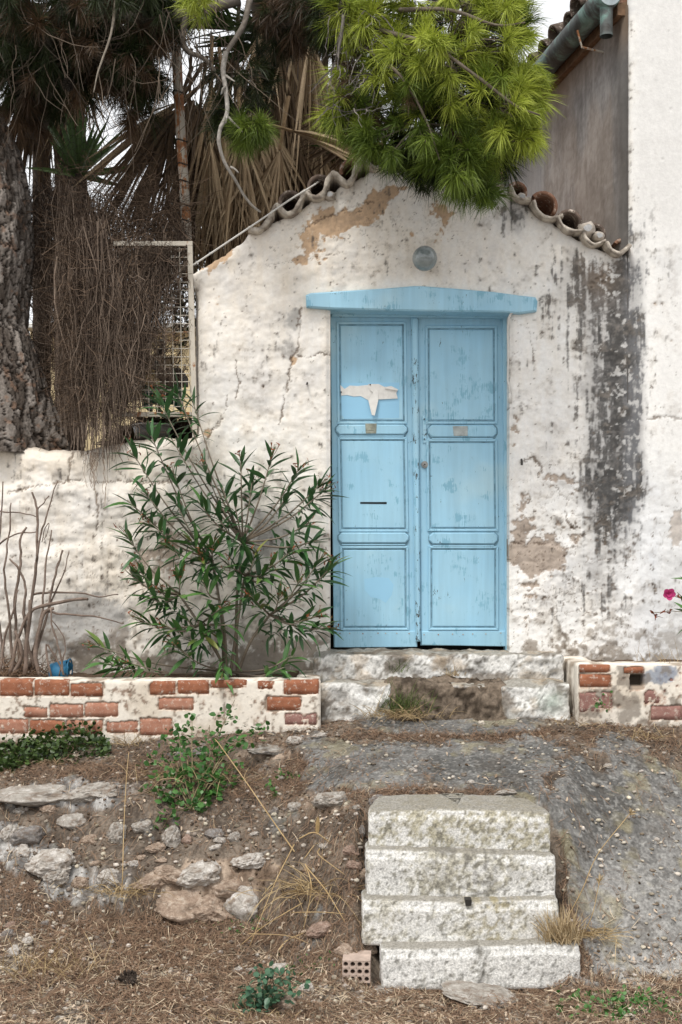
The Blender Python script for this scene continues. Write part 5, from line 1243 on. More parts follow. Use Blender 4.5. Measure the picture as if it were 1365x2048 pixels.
# yucca
yu = empty('yucca', P(160, 480, 7.75), 'spiky green yucca rosette behind the chicken wire', 'plant')
YC = {0: ((.05, .10, .03), (.15, .25, .08))}
hub = P(158, 352, 7.75)
for k in range(44):
    el = math.radians(R.uniform(-12, 88)); az = R.uniform(0, 2 * math.pi)
    d = np.array([math.cos(el) * math.cos(az), math.cos(el) * math.sin(az) * .7, math.sin(el)]); L = R.uniform(.36, .56) * (1 if d[0] > -.5 else .8)
    t = np.linspace(0, 1, 7); sd = unit(np.cross(d, (0.1, 1, .15))); 
    pth = hub + d * (t * L)[:, None] + np.array([0, 0, -1]) * (R.uniform(0, .1) * L * t ** 2)[:, None]
    MB().blades(pth[None], .034 * np.array([.8, .95, 1, .9, .7, .4, .03]), sd[None], lerp(YC[0][0], YC[0][1], R.random(1)), fold=.18).build('leaf', M_LEAF, yu)
mb = MB(); mb.tubes([P(158, 352, 7.75), P(160, 420, 7.76), P(160, 485, 7.78)], [.05, .06, .07], 10, np.array((.10, .08, .06))); mb.build('stem', M_BARK, yu)

# far screen of dark shrubs closing the garden
sh = empty('shrub', P(480, 820, 9.6), 'dark dense shrub in the shade behind the palms', 'shrub')
S = 9000; cen = np.array([P(u, v, Yk) for u, v, Yk in ((440, 520, 9.6), (560, 420, 9.8), (680, 330, 9.9), (430, 330, 9.7))]); rad = np.array([(.55, .35, .8), (.6, .35, .7), (.5, .3, .45), (.35, .3, .5)])
w = R.integers(0, 4, S); q = unit(R.normal(size=(S, 3))) * R.random((S, 1)) ** .4
b = cen[w] + q * rad[w]; d = unit(R.normal(size=(S, 3)) + q); L = R.uniform(.05, .10, S)
t = np.array([0, .5, 1]); sdd = unit(np.cross(d, R.normal(size=(S, 3))))
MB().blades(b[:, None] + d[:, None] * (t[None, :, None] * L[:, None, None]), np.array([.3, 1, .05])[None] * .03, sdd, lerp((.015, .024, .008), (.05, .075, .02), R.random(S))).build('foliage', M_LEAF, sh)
MB().tubes([[cen[0] + (0, 0, -1.0), cen[0], cen[0] + (0, 0, .4)], [cen[1] + (0, 0, -1.4), cen[1], cen[1] + (0, 0, .4)]], .03, 6, np.array((.08, .06, .05))).build('stem', M_TWIG, sh)

# ------------------------------------------------------------------ dead creeper hanging over the fence and wall
cp = empty('dead_creeper', P(220, 880, 7.0), 'curtain of dry brown creeper stems hanging over the fence beside the pine trunk', 'creeper')
S = 3300; n = 11
f = R.random(S); u0 = 62 + 318 * f
v_top = np.interp(u0, [60, 120, 220, 300, 380], [395, 385, 420, 440, 470]) + R.uniform(-30, 1, S) + 330 * R.random(S) ** 2.2
v_bot = np.interp(u0, [60, 90, 130, 180, 215, 245, 280, 320, 380], [560, 700, 880, 925, 935, 895, 830, 700, 600]) - R.uniform(0, 1, S) ** 1.5 * 420 + R.uniform(-20, 15, S)
v_bot = np.maximum(v_bot, v_top + 40)
yy = 7.045 + R.random(S) * .2
front = (u0 > 125) & (R.random(S) < .72 * sstep(115, 260, u0) - .62 * sstep(300, 372, u0)); yy[front] = 6.965 + .04 * R.random(front.sum()); yy[u0 < 122] = 7.36 + .12 * R.random((u0 < 122).sum()); v_top[front] = np.maximum(v_top[front], np.where(u0[front] > 215, 496, 430) + 90 * R.random(front.sum()) ** 2)
t = np.linspace(0, 1, n)
ub = u0 + np.interp(u0, [60, 130, 220, 300, 380], [26, 12, 0, -14, -20]) * 1.0
uu = u0[:, None] + (ub - u0)[:, None] * t + np.cumsum(R.normal(0, 3.6, (S, n)), 1) + (R.normal(0, 9, (S, 1)) * np.sin(t[None] * R.uniform(3, 9, (S, 1)) + R.uniform(0, 6.28, (S, 1))))
vv = v_top[:, None] + (v_bot - v_top)[:, None] * t + R.normal(0, 4, (S, n))
yy2 = yy[:, None] + np.cumsum(R.normal(0, .008, (S, n)), 1); over_wall = vv > 868
yy2 = np.where(over_wall, np.where(u0[:, None] < 122, yy2, np.minimum(yy2, 6.93 - R.random((S, n)) * .05)), yy2); yy2 = np.where((vv > 800) & (u0[:, None] >= 122), np.minimum(yy2, 7.02), np.where((uu > 215) & (yy2 > 7.02), np.maximum(yy2, 7.05), yy2))
pp = np.stack([(uu - 682.5) / F * yy2, yy2, ZC - (vv - YH) / F * yy2], -1)
cg_ = lerp((.04, .026, .018), (.25, .19, .145), R.random(S) ** 1.7)
MB().tubes(pp, (np.linspace(.0032, .0015, n)[None] * (.45 + 1.15 * R.random((S, 1)) ** 4)), 3, cg_).build('hanging_stems', M_TWIG, cp)
S = 6400; c0_ = np.stack([R.uniform(65, 375, S), R.normal(440, 45, S) + 0], 1); low_ = R.random(S) < .55
c0_[low_, 1] = R.uniform(480, 850, low_.sum()); c0_[low_, 0] = R.uniform(85, 320, low_.sum()) * (1 - .0) - np.clip((c0_[low_, 1] - 650) * .25, 0, 60)
st = np.array([P(a, b, y) for (a, b), y in zip(c0_, np.where(c0_[:, 0] < 130, 7.4, np.where(low_, R.uniform(6.955, 7.08, S), R.uniform(7.03, 7.28, S))))]); n = 5; t = np.linspace(0, 1, n)[None, :, None]
dr = unit(R.normal(size=(S, 3)) * (1, .4, .8)); pp = st[:, None] + dr[:, None] * t * (.05 + .22 * R.random(S) ** 2)[:, None, None] + np.cumsum(R.normal(0, .008, (S, n, 3)), 1)
tag(MB().tubes(pp, .0013, 3, lerp((.045, .03, .02), (.21, .145, .10), R.random(S) ** 1.3)).build('tangle', M_TWIG, cp), kind='stuff')
tag(cp.children[0], kind='stuff')
S = 26; u0 = R.uniform(160, 215, S); n = 9; t = np.linspace(0, 1, n)
uu = u0[:, None] + np.cumsum(R.normal(0, 2.5, (S, n)), 1); vv = 905 + (R.uniform(60, 170, S) * R.random(S))[:, None] * t
pp = np.stack([(uu - 682.5) / F * 6.93, np.full((S, n), 6.925), ZC - (vv - YH) / F * 6.93], -1)
tag(MB().tubes(pp, .0016, 3, lerp((.2, .14, .10), (.36, .28, .21), R.random(S))).build('trailing_roots', M_TWIG, cp), kind='stuff')
# ------------------------------------------------------------------ oleanders
def leaf_mesh(L=1.0, W=.14, arch=.12, name='leaf', c=(1, 1, 1)):
    n = 7; t = np.linspace(0, 1, n); w = W * np.array([.12, .62, .95, 1.0, .82, .48, .02]); z = -arch * t ** 2
    pth = np.stack([t * L, np.zeros(n), z], 1)[None]
    mb = MB(); mb.blades(pth, w[None], np.array([[0, 1, 0]]), np.array([c]), fold=.20); V = np.concatenate(mb.V); return V, np.concatenate(mb.Q)
def oleander_mat(name, c0, c1):
    g = G(name, .38, .45); oi = g.nd('ShaderNodeObjectInfo').outputs['Random']
    c = g.ramp(oi, [(0, c0), (.93, c1), (.97, (.20, .19, .045))]); c = g.mix(g.ramp(g.noise(20, 3), [(.3, 0.0), (.8, .5)]), c, tuple(np.array(c1) * 1.3)); g.base(c)
    return g.m
M_OL = oleander_mat('oleander_leaf', (.018, .056, .015), (.072, .165, .038))
LEAFV = [leaf_mesh(1, .205, .14), leaf_mesh(1, .185, .32), leaf_mesh(1, .21, .04), leaf_mesh(1, .175, .48)]
def leaf_data():
    out = []
    for V, Q in LEAFV:
        me = bpy.data.meshes.new('leaf'); me.from_pydata(V.tolist(), [], Q.tolist())
        me.polygons.foreach_set('use_smooth', [True] * len(Q)); me.update(); me.materials.append(M_OL); out.append(me)
    return out
LEAFME = leaf_data()
def oleander(root, stems, tips, limit, seed, leaf_px=46, per=17, fl=True):
    """stems: polylines; tips: (point, direction, yaw); leaves in whorls below every tip"""
    L0 = WL[root.name]; rng = np.random.default_rng(seed); leaves = []
    for p, d, n_ in tips:
        d = unit(d); ref = unit(rng.normal(size=3)); a = unit(np.cross(d, ref)); b = np.cross(d, a)
        for k in range(n_):
            f = (k + .5) / n_; ph = k * 2.0944 + (k // 3) * 1.05 + rng.normal(0, .2); tilt = math.radians(22 + 62 * f + rng.normal(0, 9))
            o = p - d * (.02 + .23 * f); out = a * math.cos(ph) + b * math.sin(ph)
            x = d * math.cos(tilt) + out * math.sin(tilt) + np.array([0, 0, -.48]) * f; x = unit(x); y = unit(np.cross((0, 0, 1.0), x) + rng.normal(0, .25, 3)); y = unit(y - x * np.dot(x, y)); z = np.cross(x, y)
            Ln = rng.uniform(.09, .155) * (.7 + .5 * math.sin(math.pi * min(1, f + .15)))
            if o[1] + x[1] * Ln > 6.94 and o[2] < 2.35: x[1] = -abs(x[1]) * .6; x = unit(x); y = unit(y - x * np.dot(x, y)); z = np.cross(x, y)
            leaves.append((Ln * 1.0, o, x, y, z))
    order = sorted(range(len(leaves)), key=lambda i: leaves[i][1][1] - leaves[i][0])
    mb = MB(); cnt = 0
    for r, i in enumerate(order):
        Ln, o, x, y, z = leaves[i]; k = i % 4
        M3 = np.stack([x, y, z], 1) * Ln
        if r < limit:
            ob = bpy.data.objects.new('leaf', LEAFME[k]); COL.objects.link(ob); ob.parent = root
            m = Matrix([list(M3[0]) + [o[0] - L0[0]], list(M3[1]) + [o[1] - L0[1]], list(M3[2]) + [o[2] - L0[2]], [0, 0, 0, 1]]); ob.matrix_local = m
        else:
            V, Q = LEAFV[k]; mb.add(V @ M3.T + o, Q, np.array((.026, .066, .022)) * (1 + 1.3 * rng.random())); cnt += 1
    if cnt: tag(mb.build('foliage', M_LEAF, root, True), kind='stuff')
    for st, r0, r1 in stems:
        p = catmull(st, 5); m = MB(); m.tubes(p, np.linspace(r0, r1, len(p)), 6, lerp((.13, .10, .07), (.26, .22, .17), np.linspace(0, 1, len(p) * 6) * .7 + .3 * rng.random(len(p) * 6))); m.build('stem', M_TWIG, root, True)
    if fl:
        m = MB()
        for p, d, n_ in tips:
            if rng.random() < .62:
                for k in range(rng.integers(4, 10)):
                    q = p + unit(d) * rng.uniform(.0, .05) + rng.normal(0, .018, 3); e = q + unit(rng.normal(size=3) + (0, -.3, .2)) * .02
                    m.tubes([p - unit(d) * .03, q, e], [.0015, .0015, .001], 3, np.array((.11, .10, .04)))
                    m.blades([[e, e + unit(rng.normal(size=3)) * .008, e + unit(rng.normal(size=3)) * .022]], [.006, .010, .003], unit(rng.normal(size=(1, 3))), lerp((.16, .045, .025), (.34, .11, .05), rng.random(1)))
        if m.n: tag(m.build('withered_flowers', M_DRY, root), kind='stuff')

ol = empty('oleander', P(460, 1360, 6.72), 'tall bushy oleander with narrow dark leaves growing in the left brick planter', 'shrub')
B0 = P(462, 1362, 6.72)
T = [(352, 775, 6.78), (318, 800, 6.8), (385, 800, 6.82), (300, 865, 6.7), (345, 880, 6.7), (265, 905, 6.7), (405, 925, 6.72), (445, 975, 6.74), (482, 915, 6.72), (545, 910, 6.7), (505, 960, 6.74), (600, 935, 6.68), (645, 965, 6.66), (655, 975, 6.66), (580, 985, 6.7), (620, 1045, 6.64),
     (255, 1000, 6.6), (290, 985, 6.62), (252, 1068, 6.6), (300, 1045, 6.58), (275, 1138, 6.58), (262, 1150, 6.62), (350, 1000, 6.62), (395, 1000, 6.6), (430, 1020, 6.62), (470, 1010, 6.66), (335, 1090, 6.58), (380, 1075, 6.56), (425, 1090, 6.55), (360, 1150, 6.54), (405, 1160, 6.52),
     (455, 1130, 6.56), (510, 1110, 6.56), (545, 1130, 6.56), (590, 1095, 6.6), (640, 1120, 6.6), (668, 1128, 6.6), (600, 1160, 6.58), (560, 1190, 6.55), (500, 1190, 6.52), (450, 1210, 6.5), (320, 1180, 6.56), (280, 1240, 6.58), (330, 1250, 6.54), (375, 1235, 6.5), (420, 1260, 6.48), (470, 1250, 6.5),
     (640, 1230, 6.6), (660, 1255, 6.6), (610, 1240, 6.58), (530, 1150, 6.55), (300, 1195, 6.56), (188, 1290, 6.56), (205, 1325, 6.48), (255, 1325, 6.5), (568, 1335, 6.46), (590, 1310, 6.5), (445, 1352, 6.42), (350, 1290, 6.52), (400, 1110, 6.54), (345, 940, 6.68), (640, 1080, 6.62), (480, 1090, 6.58)]
mids = {0: (425, 1120, 6.72), 1: (440, 1200, 6.62), 2: (490, 1150, 6.68), 3: (400, 1250, 6.6), 4: (540, 1230, 6.64), 5: (360, 1190, 6.62), 6: (486, 1085, 6.72)}
stems, tips = [], []
for k in mids:
    m = P(*mids[k]); stems.append(([B0 + np.array([(k - 3) * .012, .02, -.03]), (B0 * .5 + m * .5) + np.array([0, -.02, .03]), m], .010, .007))
for (u, v, Yt) in T:
    p = P(u, v, Yt)
    best = min(mids, key=lambda k: np.linalg.norm(P(*mids[k]) - p) + (.35 if P(*mids[k])[2] > p[2] + .02 else 0))
    m = P(*mids[best])
    if v > 1275: m = B0 + np.array([0, 0, .05])
    md = m * .45 + p * .55 + np.array([0, -.01, -.035 if u < 440 or u > 500 else .0]); stems.append(([m, md, p], .0065, .0028))
    d = unit(p - md); up = .2
    if v > 1340 and u > 400: up = -.9
    tips.append((p, d + np.array([0, -.25, up]), int(R.integers(14, 22))))
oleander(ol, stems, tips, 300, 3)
# a second one reaching in from the right
ol2 = empty('oleander', P(1440, 1345, 6.7), 'oleander with one pink blossom reaching in at the right above the short planter', 'shrub')
B1 = P(1440, 1345, 6.7)
tp = [(1375, 1215, 6.5), (1385, 1160, 6.5), (1430, 1080, 6.6), (1460, 1000, 6.6), (1480, 1130, 6.6), (1500, 1050, 6.6), (1440, 1190, 6.55), (1400, 1250, 6.52)]
stems, tips = [], []
for u, v, Yt in tp:
    p = P(u, v, Yt); md = B1 * .45 + p * .55 + (0.03, 0, 0); stems.append(([B1, md, p], .008, .003)); tips.append((p, p - md + np.array([-.1, -.1, .1]), 15))
oleander(ol2, stems, tips, 60, 9, fl=False)
mb = MB(); fp0 = P(1337, 1188, 6.45)
mb.tubes([P(1385, 1205, 6.5), P(1360, 1196, 6.48), P(1342, 1190, 6.46)], .0022, 4, np.array((.16, .12, .06))); mb.tubes([P(1380, 1225, 6.5), P(1345, 1222, 6.48), P(1306, 1226, 6.46)], .0018, 4, np.array((.16, .12, .06)))
mb.tubes([P(1372, 1200, 6.5), P(1355, 1185, 6.48)], .0018, 4, np.array((.16, .12, .06)))
mb.build('flower_stalk', M_TWIG, ol2)
M_PINK = colmat('pink_petals', .6, 40, .12, 10, 0, trans=.25)
for k in range(9):
    a = k * 2.4; r = .027 if k < 5 else .015
    d = unit(np.array([math.cos(a), -.55 - .5 * (k >= 5), math.sin(a)])); t = np.array([0, .35, .75, 1.0]); m = MB()
    m.blades([(fp0 + d * (t * r * 1.45)[:, None] + np.array([0, -.004, 0]) * (t ** 2)[:, None])], np.array([.008, .028, .034, .014]) * (1 if k < 5 else .7), unit(np.cross(d, (0, 1, .1)))[None], np.array([(.62, .07, .24)]) * (1 if k % 2 else .8), fold=.15); m.build('petal', M_PINK, ol2, True)
mb = MB()
for u, v in ((1304, 1225), (1340, 1224), (1358, 1190), (1312, 1230), (1330, 1222)):
    p = P(u, v, 6.46)
    for k in range(5): mb.blades([[p, p + R.normal(0, .007, 3), p + R.normal(0, .014, 3)]], [.008, .012, .003], unit(R.normal(size=(1, 3))), lerp((.10, .03, .02), (.26, .08, .04), R.random(1)))
tag(mb.build('withered_flowers', M_DRY, ol2), kind='stuff')

# ------------------------------------------------------------------ pruned bare shrub at the left end of the planter
bs_ = empty('bare_shrub', P(60, 1360, 6.72), 'leafless pruned shrub with upright bare stems in the left brick planter', 'shrub')
STK = [([(45, 1350), (60, 1230), (72, 1130), (76, 1060), (72, 1010), (62, 984)], 6.70, .011, .006), ([(72, 1120), (88, 1045), (100, 1005), (116, 962)], 6.69, .007, .003), ([(74, 1018), (88, 1002), (99, 990)], 6.7, .004, .003), ([(30, 1350), (18, 1230), (10, 1140), (20, 1060), (23, 1005)], 6.68, .009, .004),
       ([(40, 1340), (30, 1220), (40, 1130), (42, 1080), (54, 1054)], 6.72, .010, .006), ([(55, 1345), (82, 1240), (92, 1130), (104, 1060)], 6.66, .009, .004), ([(60, 1345), (95, 1230), (110, 1150), (125, 1100)], 6.68, .009, .006), ([(100, 1210), (118, 1170), (130, 1140), (139, 1101)], 6.7, .006, .003),
       ([(20, 1350), (35, 1280), (60, 1225), (100, 1208), (150, 1200), (176, 1198)], 6.6, .011, .008), ([(66, 1190), (110, 1183), (160, 1188), (200, 1192), (236, 1188)], 6.74, .007, .003), ([(95, 1222), (130, 1228), (180, 1232), (220, 1240), (247, 1247)], 6.62, .007, .003), ([(70, 1345), (48, 1240), (52, 1180), (36, 1140), (18, 1118)], 6.62, .010, .006),
       ([(0, 1340), (14, 1260), (30, 1210), (38, 1180)], 6.6, .008, .004), ([(80, 1350), (72, 1300), (88, 1230), (110, 1215)], 6.58, .014, .010), ([(100, 1350), (95, 1290), (120, 1330), (128, 1352)], 6.55, .006, .005), ([(127, 1350), (118, 1300), (106, 1250), (104, 1215)], 6.52, .006, .005), ([(50, 1350), (56, 1260), (62, 1200)], 6.55, .013, .010),
       ([(10, 1345), (0, 1250), (-10, 1180), (0, 1080), (6, 965)], 6.7, .008, .004), ([(-20, 1020), (10, 1024), (40, 1026), (72, 1032)], 6.7, .004, .003), ([(-10, 1095), (15, 1078), (40, 1068), (76, 1064)], 6.72, .005, .003), ([(84, 1085), (90, 1060), (99, 1046), (98, 1060), (88, 1080)], 6.68, .003, .002), ([(30, 1350), (44, 1300), (30, 1260)], 6.6, .012, .009),
       ([(118, 1352), (130, 1290), (120, 1260), (104, 1240)], 6.56, .004, .003), ([(-30, 1330), (-20, 1200), (-30, 1100)], 6.7, .009, .005)]
for pts, Yk, r0, r1 in STK:
    p = catmull([P(u, v, Yk) for u, v in pts], 5); p = p + (np.stack([fbm(p[:, 2] * 14, p[:, 0] * 14, k, 2, 900) for k in range(3)], 1) - .5) * .02
    m = MB(); m.tubes(p, np.linspace(r0, r1, len(p)) * (1 + .3 * (vnoise(p[:, 2] * 40, p[:, 0] * 40) - .5)), 6, lerp((.085, .06, .046), (.27, .205, .165), np.clip(np.repeat(fbm(p[:, 2] * 30, p[:, 0] * 30, 0, 3, 33), 6) * 1.2 - .2 + R.random(len(p) * 6) * .3, 0, 1))); m.build('stem', M_TWIG, bs_, True)
S = 420; b = np.stack([R.uniform(X_(-60, 6.65), X_(105, 6.65), S), R.uniform(6.56, 6.8, S), Z_(1350, 6.65) + R.uniform(-.02, .10, S) * R.random(S)], 1); n = 4; t = np.linspace(0, 1, n)[None, :, None]
pp = b[:, None] + unit(R.normal(size=(S, 3)) * (1, .5, .8))[:, None] * t * R.uniform(.03, .10, S)[:, None, None] + np.cumsum(R.normal(0, .006, (S, n, 3)), 1)
tag(MB().tubes(pp, .0017, 3, lerp((.09, .055, .035), (.26, .17, .11), R.random(S))).build('twig_litter', M_TWIG, bs_), kind='stuff')
bk = empty('broken_bucket', P(122, 1352, 6.62), 'broken blue plastic bucket lying in the planter beside the bare shrub', 'bucket')
g = G('blue_plastic', .5, .4); g.base(g.ramp(g.noise(9, 4), [(.3, (.012, .095, .19)), (.7, (.03, .17, .30))]))
mb = MB(); c0_ = P(106, 1345, 6.62); a = np.linspace(-.5, math.pi + .5, 15); V = []
for k, (xx, r) in enumerate(((0, .050), (.05, .056), (.10, .062), (.10, .057), (.05, .051), (0, .045))):
    for q in a: V.append(c0_ + np.array([xx - .01 + (.012 * math.sin(q * 5) if k in (2, 3) else 0), math.cos(q) * r, math.sin(q) * r + xx * .12]))
mb.add(V, [(k * 15 + i, k * 15 + i + 1, ((k + 1) % 6) * 15 + i + 1, ((k + 1) % 6) * 15 + i) for k in range(6) for i in range(14)]); mb.build('shell', g.m, bk, True)
mb = MB(); mb.tubes([c0_ + np.array([.093, math.cos(q) * .063, math.sin(q) * .063 + .012]) for q in a], .004, 5); mb.build('rim', g.m, bk, True)

# ------------------------------------------------------------------ stones lying on the slope
def stone_variants():
    out = []
    for k in range(7):
        m = bpy.data.meshes.new('stone'); import bmesh as bmm
        bm = bmm.new(); bmm.ops.create_icosphere(bm, subdivisions=4, radius=1.0)
        V = np.array([v.co[:] for v in bm.verts]); n = unit(V)
        for j in range(9):                                   # broken faces
            d = unit(R.normal(size=3)); h = R.uniform(.62, .9); s = n @ d; V = np.where((V @ d > h)[:, None], V - d * ((V @ d) - h)[:, None] * .9, V)
        V = V * (1 + (fbm(V[:, 0] * 1.6 + k * 7, V[:, 1] * 1.6, V[:, 2] * 1.6, 4, 950 + k) - .5) * .55)[:, None] + n * ((fbm(V[:, 0] * 6 + k, V[:, 1] * 6, V[:, 2] * 6, 4, 980) - .5) * .34)[:, None]
        for v, c in zip(bm.verts, V): v.co = c
        bm.to_mesh(m); bm.free()
        m.polygons.foreach_set('use_smooth', [k % 3 == 0] * len(m.polygons)); out.append(m)
    return out
STV = stone_variants()
def stone_mat(name, a, b, c, w=.5):
    g = G(name, .93, .2); n = g.noise(3.2, 6, .68); col = g.ramp(n, [(.34, a), (.52, b), (.68, c)])
    col = g.mix(g.ramp(g.noise(14, 5, .7), [(.56, 0.0), (.68, .75)]), col, tuple(np.array(a) * .55)); col = g.mix(g.ramp(g.noise(2.2, 5, .7), [(.48, 0.0), (.64, .8)]), col, (.20, .145, .105)); g.base(col); g.bump(g.noise(9, 6, .72), .55, .06); return g.m
MS = {'g': stone_mat('grey_stone', (.26, .235, .205), (.42, .385, .34), (.62, .59, .55)), 't': stone_mat('tan_stone', (.26, .185, .135), (.42, .32, .245), (.58, .49, .40)), 'w': stone_mat('pale_stone', (.36, .32, .275), (.56, .52, .47), (.74, .71, .67)), 'd': stone_mat('dark_stone', (.15, .137, .128), (.26, .24, .225), (.42, .40, .375)), 'p': stone_mat('pinkish_stone', (.26, .17, .13), (.38, .27, .215), (.48, .38, .32))}
ADJ = {'g': 'grey', 't': 'tan', 'w': 'white', 'd': 'dark grey', 'p': 'pinkish'}
ST = [(142, 1643, 68, 40, 'g', 'rounded grey stone below the white ledge of bare rock'), (178, 1676, 44, 27, 't', 'flat tan stone between the two upper grey stones'), (232, 1662, 46, 60, 'g', 'tall pitted grey stone behind the thin dry stalk'), (281, 1654, 58, 28, 'g', 'low grey stone right of the dry stalk, under the green weed'),
      (312, 1692, 52, 30, 't', 'tan stone leaning against the round boulder'), (343, 1670, 46, 60, 'g', 'largest round grey boulder under the green weed'), (375, 1682, 28, 26, 'p', 'small pinkish stone right of the round boulder'), (429, 1674, 44, 27, 'd', 'dark cracked stone left of the whitish egg shaped stone'), (468, 1676, 36, 28, 'g', 'egg shaped grey stone at the right end of the stone row'),
      (439, 1687, 32, 15, 'w', 'flat white stone below the egg shaped stone'), (428, 1700, 40, 11, 'w', 'thin white flake of stone lowest in the row'), (507, 1667, 28, 10, 'w', 'thin pale flake right of the stone row'), (267, 1722, 30, 20, 'w', 'small pale stone in the hollow beside the dry stalk'), (324, 1722, 34, 12, 't', 'flat oval tan pebble in the hollow'), (283, 1709, 24, 14, 't', 'small tan stone at the head of the hollow'),
      (103, 1707, 20, 16, 'w', 'small white stone above the pale rock slab'), (152, 1685, 16, 14, 'd', 'small bluish dark pebble beside the flat tan stone'), (44, 1676, 95, 46, 'd', 'wide dark slab of rock at the left edge'), (99, 1735, 118, 66, 'w', 'wide pale rock slab at the left of the hollow'), (111, 1765, 64, 40, 'g', 'pebbly grey rock at the foot of the pale slab'), (123, 1768, 22, 15, 'w', 'white oval pebble set on the pebbly grey rock'),
      (76, 1737, 16, 9, 'w', 'tiny white pebble on the pale slab'), (217, 1762, 60, 42, 'w', 'pale blocky rock left of the big tan rock face'), (160, 1768, 44, 34, 't', 'tan rock between pale slab and pale block'), (187, 1738, 30, 12, 't', 'flat tan pebble above the pale block'), (394, 1752, 125, 62, 'w', 'pale upper hump of the tan rock face'), (497, 1732, 84, 36, 'w', 'white wedge of rock above the right end of the rock face'),
      (488, 1800, 92, 84, 'w', 'big pale block at the right end of the rock face'), (368, 1800, 140, 84, 't', 'largest tan rock of the broken rock face in the eroded bank'), (425, 1802, 120, 78, 't', 'tan rock between the largest tan rock and the big pale block'), (338, 1752, 96, 46, 't', 'upper left tan rock of the broken rock face'), (448, 1768, 96, 50, 't', 'tan rock under the white wedge of rock'), (300, 1770, 90, 44, 't', 'tan shoulder of rock at the left end of the rock face'), (18, 1668, 44, 48, 'w', 'white edge of rock at the left border'), (45, 1705, 46, 42, 'w', 'white strip of rock below the dark slab'),
      (60, 1590, 190, 52, 'g', 'long white grey rock ledge below the ground cover plants'), (180, 1586, 140, 46, 'g', 'right part of the long rock ledge'), (660, 1612, 88, 36, 'g', 'flat weathered rock left of the top step'), (590, 1617, 42, 26, 'g', 'grey stone left of the flat weathered rock'), (550, 1619, 22, 20, 'd', 'small dark stone farther left of the flat weathered rock'),
      (755, 1594, 42, 40, 'd', 'dark grey lump of concrete at the corner of the top step'), (724, 1660, 22, 30, 'd', 'upright grey pebble beside the top step'), (713, 1613, 20, 14, 'g', 'round grey pebble above the upright one'), (702, 1703, 46, 26, 'p', 'pinkish stone beside the second step'), (708, 1727, 40, 22, 'p', 'wrinkled pinkish stone under the other one beside the second step'), (724, 1747, 36, 28, 't', 'pointed tan stone touching the second step'),
      (640, 1862, 66, 38, 'p', 'large pinkish block on the dirt below the straw'), (650, 1694, 32, 16, 'w', 'pale oval pebble above the straw'), (690, 1906, 52, 34, 't', 'tan rubble stone above the hollow brick'), (710, 1925, 60, 20, 't', 'flat tan rubble stone lying above the hollow brick'), (740, 1897, 40, 24, 't', 'rubble stone wedged under the third step'), (640, 1790, 26, 20, 'p', 'small pinkish stone within the straw'),
      (530, 1946, 26, 16, 'g', 'small grey stone above the blue green seedling plant'), (476, 1935, 26, 18, 'w', 'pale pebble left of the blue green plant'), (502, 1936, 24, 12, 'w', 'flat white pebble left of the blue green plant'), (576, 2003, 54, 38, 't', 'pale tan stone at the foot of the blue green plant'), (562, 1926, 46, 22, 'w', 'white flaky stone behind the blue green plant'), (612, 1974, 44, 30, 'w', 'bright white stone right of the blue green plant'),
      (436, 1995, 28, 20, 'p', 'reddish stone left of the blue green plant'), (760, 1983, 76, 12, 'g', 'thin flat slab just below the hollow brick'), (965, 2000, 190, 20, 'g', 'long flat slab in front of the lowest step'), (825, 1543, 16, 9, 'w', 'white pebble on the upper concrete left of the larger white one'), (943, 1569, 22, 12, 'w', 'white pebble at the front edge of the upper concrete'), (1217, 1536, 20, 16, 'g', 'grey round pebble on the concrete at right'),
      (1012, 1588, 58, 14, 'g', 'flat grey stone behind the top step'), (590, 1480, 46, 26, 'w', 'pale stone below the right end of the planter'), (525, 1510, 110, 16, 'g', 'flat pale remnant of paving below the planter'), (640, 1475, 40, 14, 'w', 'white stone near the corner of the doorstep'), (15, 1873, 30, 24, 'd', 'dark bluish stone in the pebble heap at left'), (28, 1900, 34, 30, 'w', 'pale stone lowest in the pebble heap at left'), (54, 1888, 26, 20, 'w', 'second pale stone in the pebble heap'),
      (20, 1852, 28, 22, 'p', 'reddish stone on top of the pebble heap at left'), (100, 1824, 20, 14, 'w', 'white pebble right of the pebble heap'), (88, 1845, 22, 18, 'd', 'dark pebble right of the pebble heap'), (60, 1915, 18, 14, 't', 'small tan stone right of the lowest pale stone'), (1290, 1432, 60, 26, 'g', 'chunk of fallen plaster at the foot of the right planter'), (1215, 1442, 50, 18, 'w', 'pale fallen chunk left of the other at the right planter'),
      (410, 1990, 16, 12, 'w', 'white chip in the litter at lower left'), (235, 1996, 26, 16, 'p', 'tan chip beside the pine cone'), (290, 1945, 22, 14, 'g', 'grey pebble above the pine cone'), (378, 1956, 18, 14, 'w', 'white pebble right of the pine cone'), (185, 1605, 26, 18, 'g', 'small grey stone under the rock ledge'), (95, 1622, 40, 22, 't', 'tan stone under the left of the rock ledge'), (40, 1620, 34, 20, 'g', 'grey stone under the left end of the rock ledge')]
for k, (u, v, wp, hp, mk_, lab) in enumerate(ST):
    h_ = hit(u, v + hp * .35); Yk = h_[1]; w = wp / F * Yk / 2; h = hp / F * Yk / 2
    o = bpy.data.objects.new('stone', STV[k % 7]); COL.objects.link(o)
    if o.data.materials and o.data.materials[0] is not MS[mk_] or not o.data.materials:
        if not o.data.materials: o.data.materials.append(MS[mk_])
        o.material_slots[0].link = 'OBJECT'; o.material_slots[0].material = MS[mk_]
    o.location = (h_[0], Yk + w * .3, h_[2] + h * .30); o.scale = (w * .86, max(w * .7, h * .7), h * .9); o.rotation_euler = (R.uniform(-.15, .15), R.uniform(-.15, .15), 0)
    tag(o, lab, 'stone', 'stones on the slope')

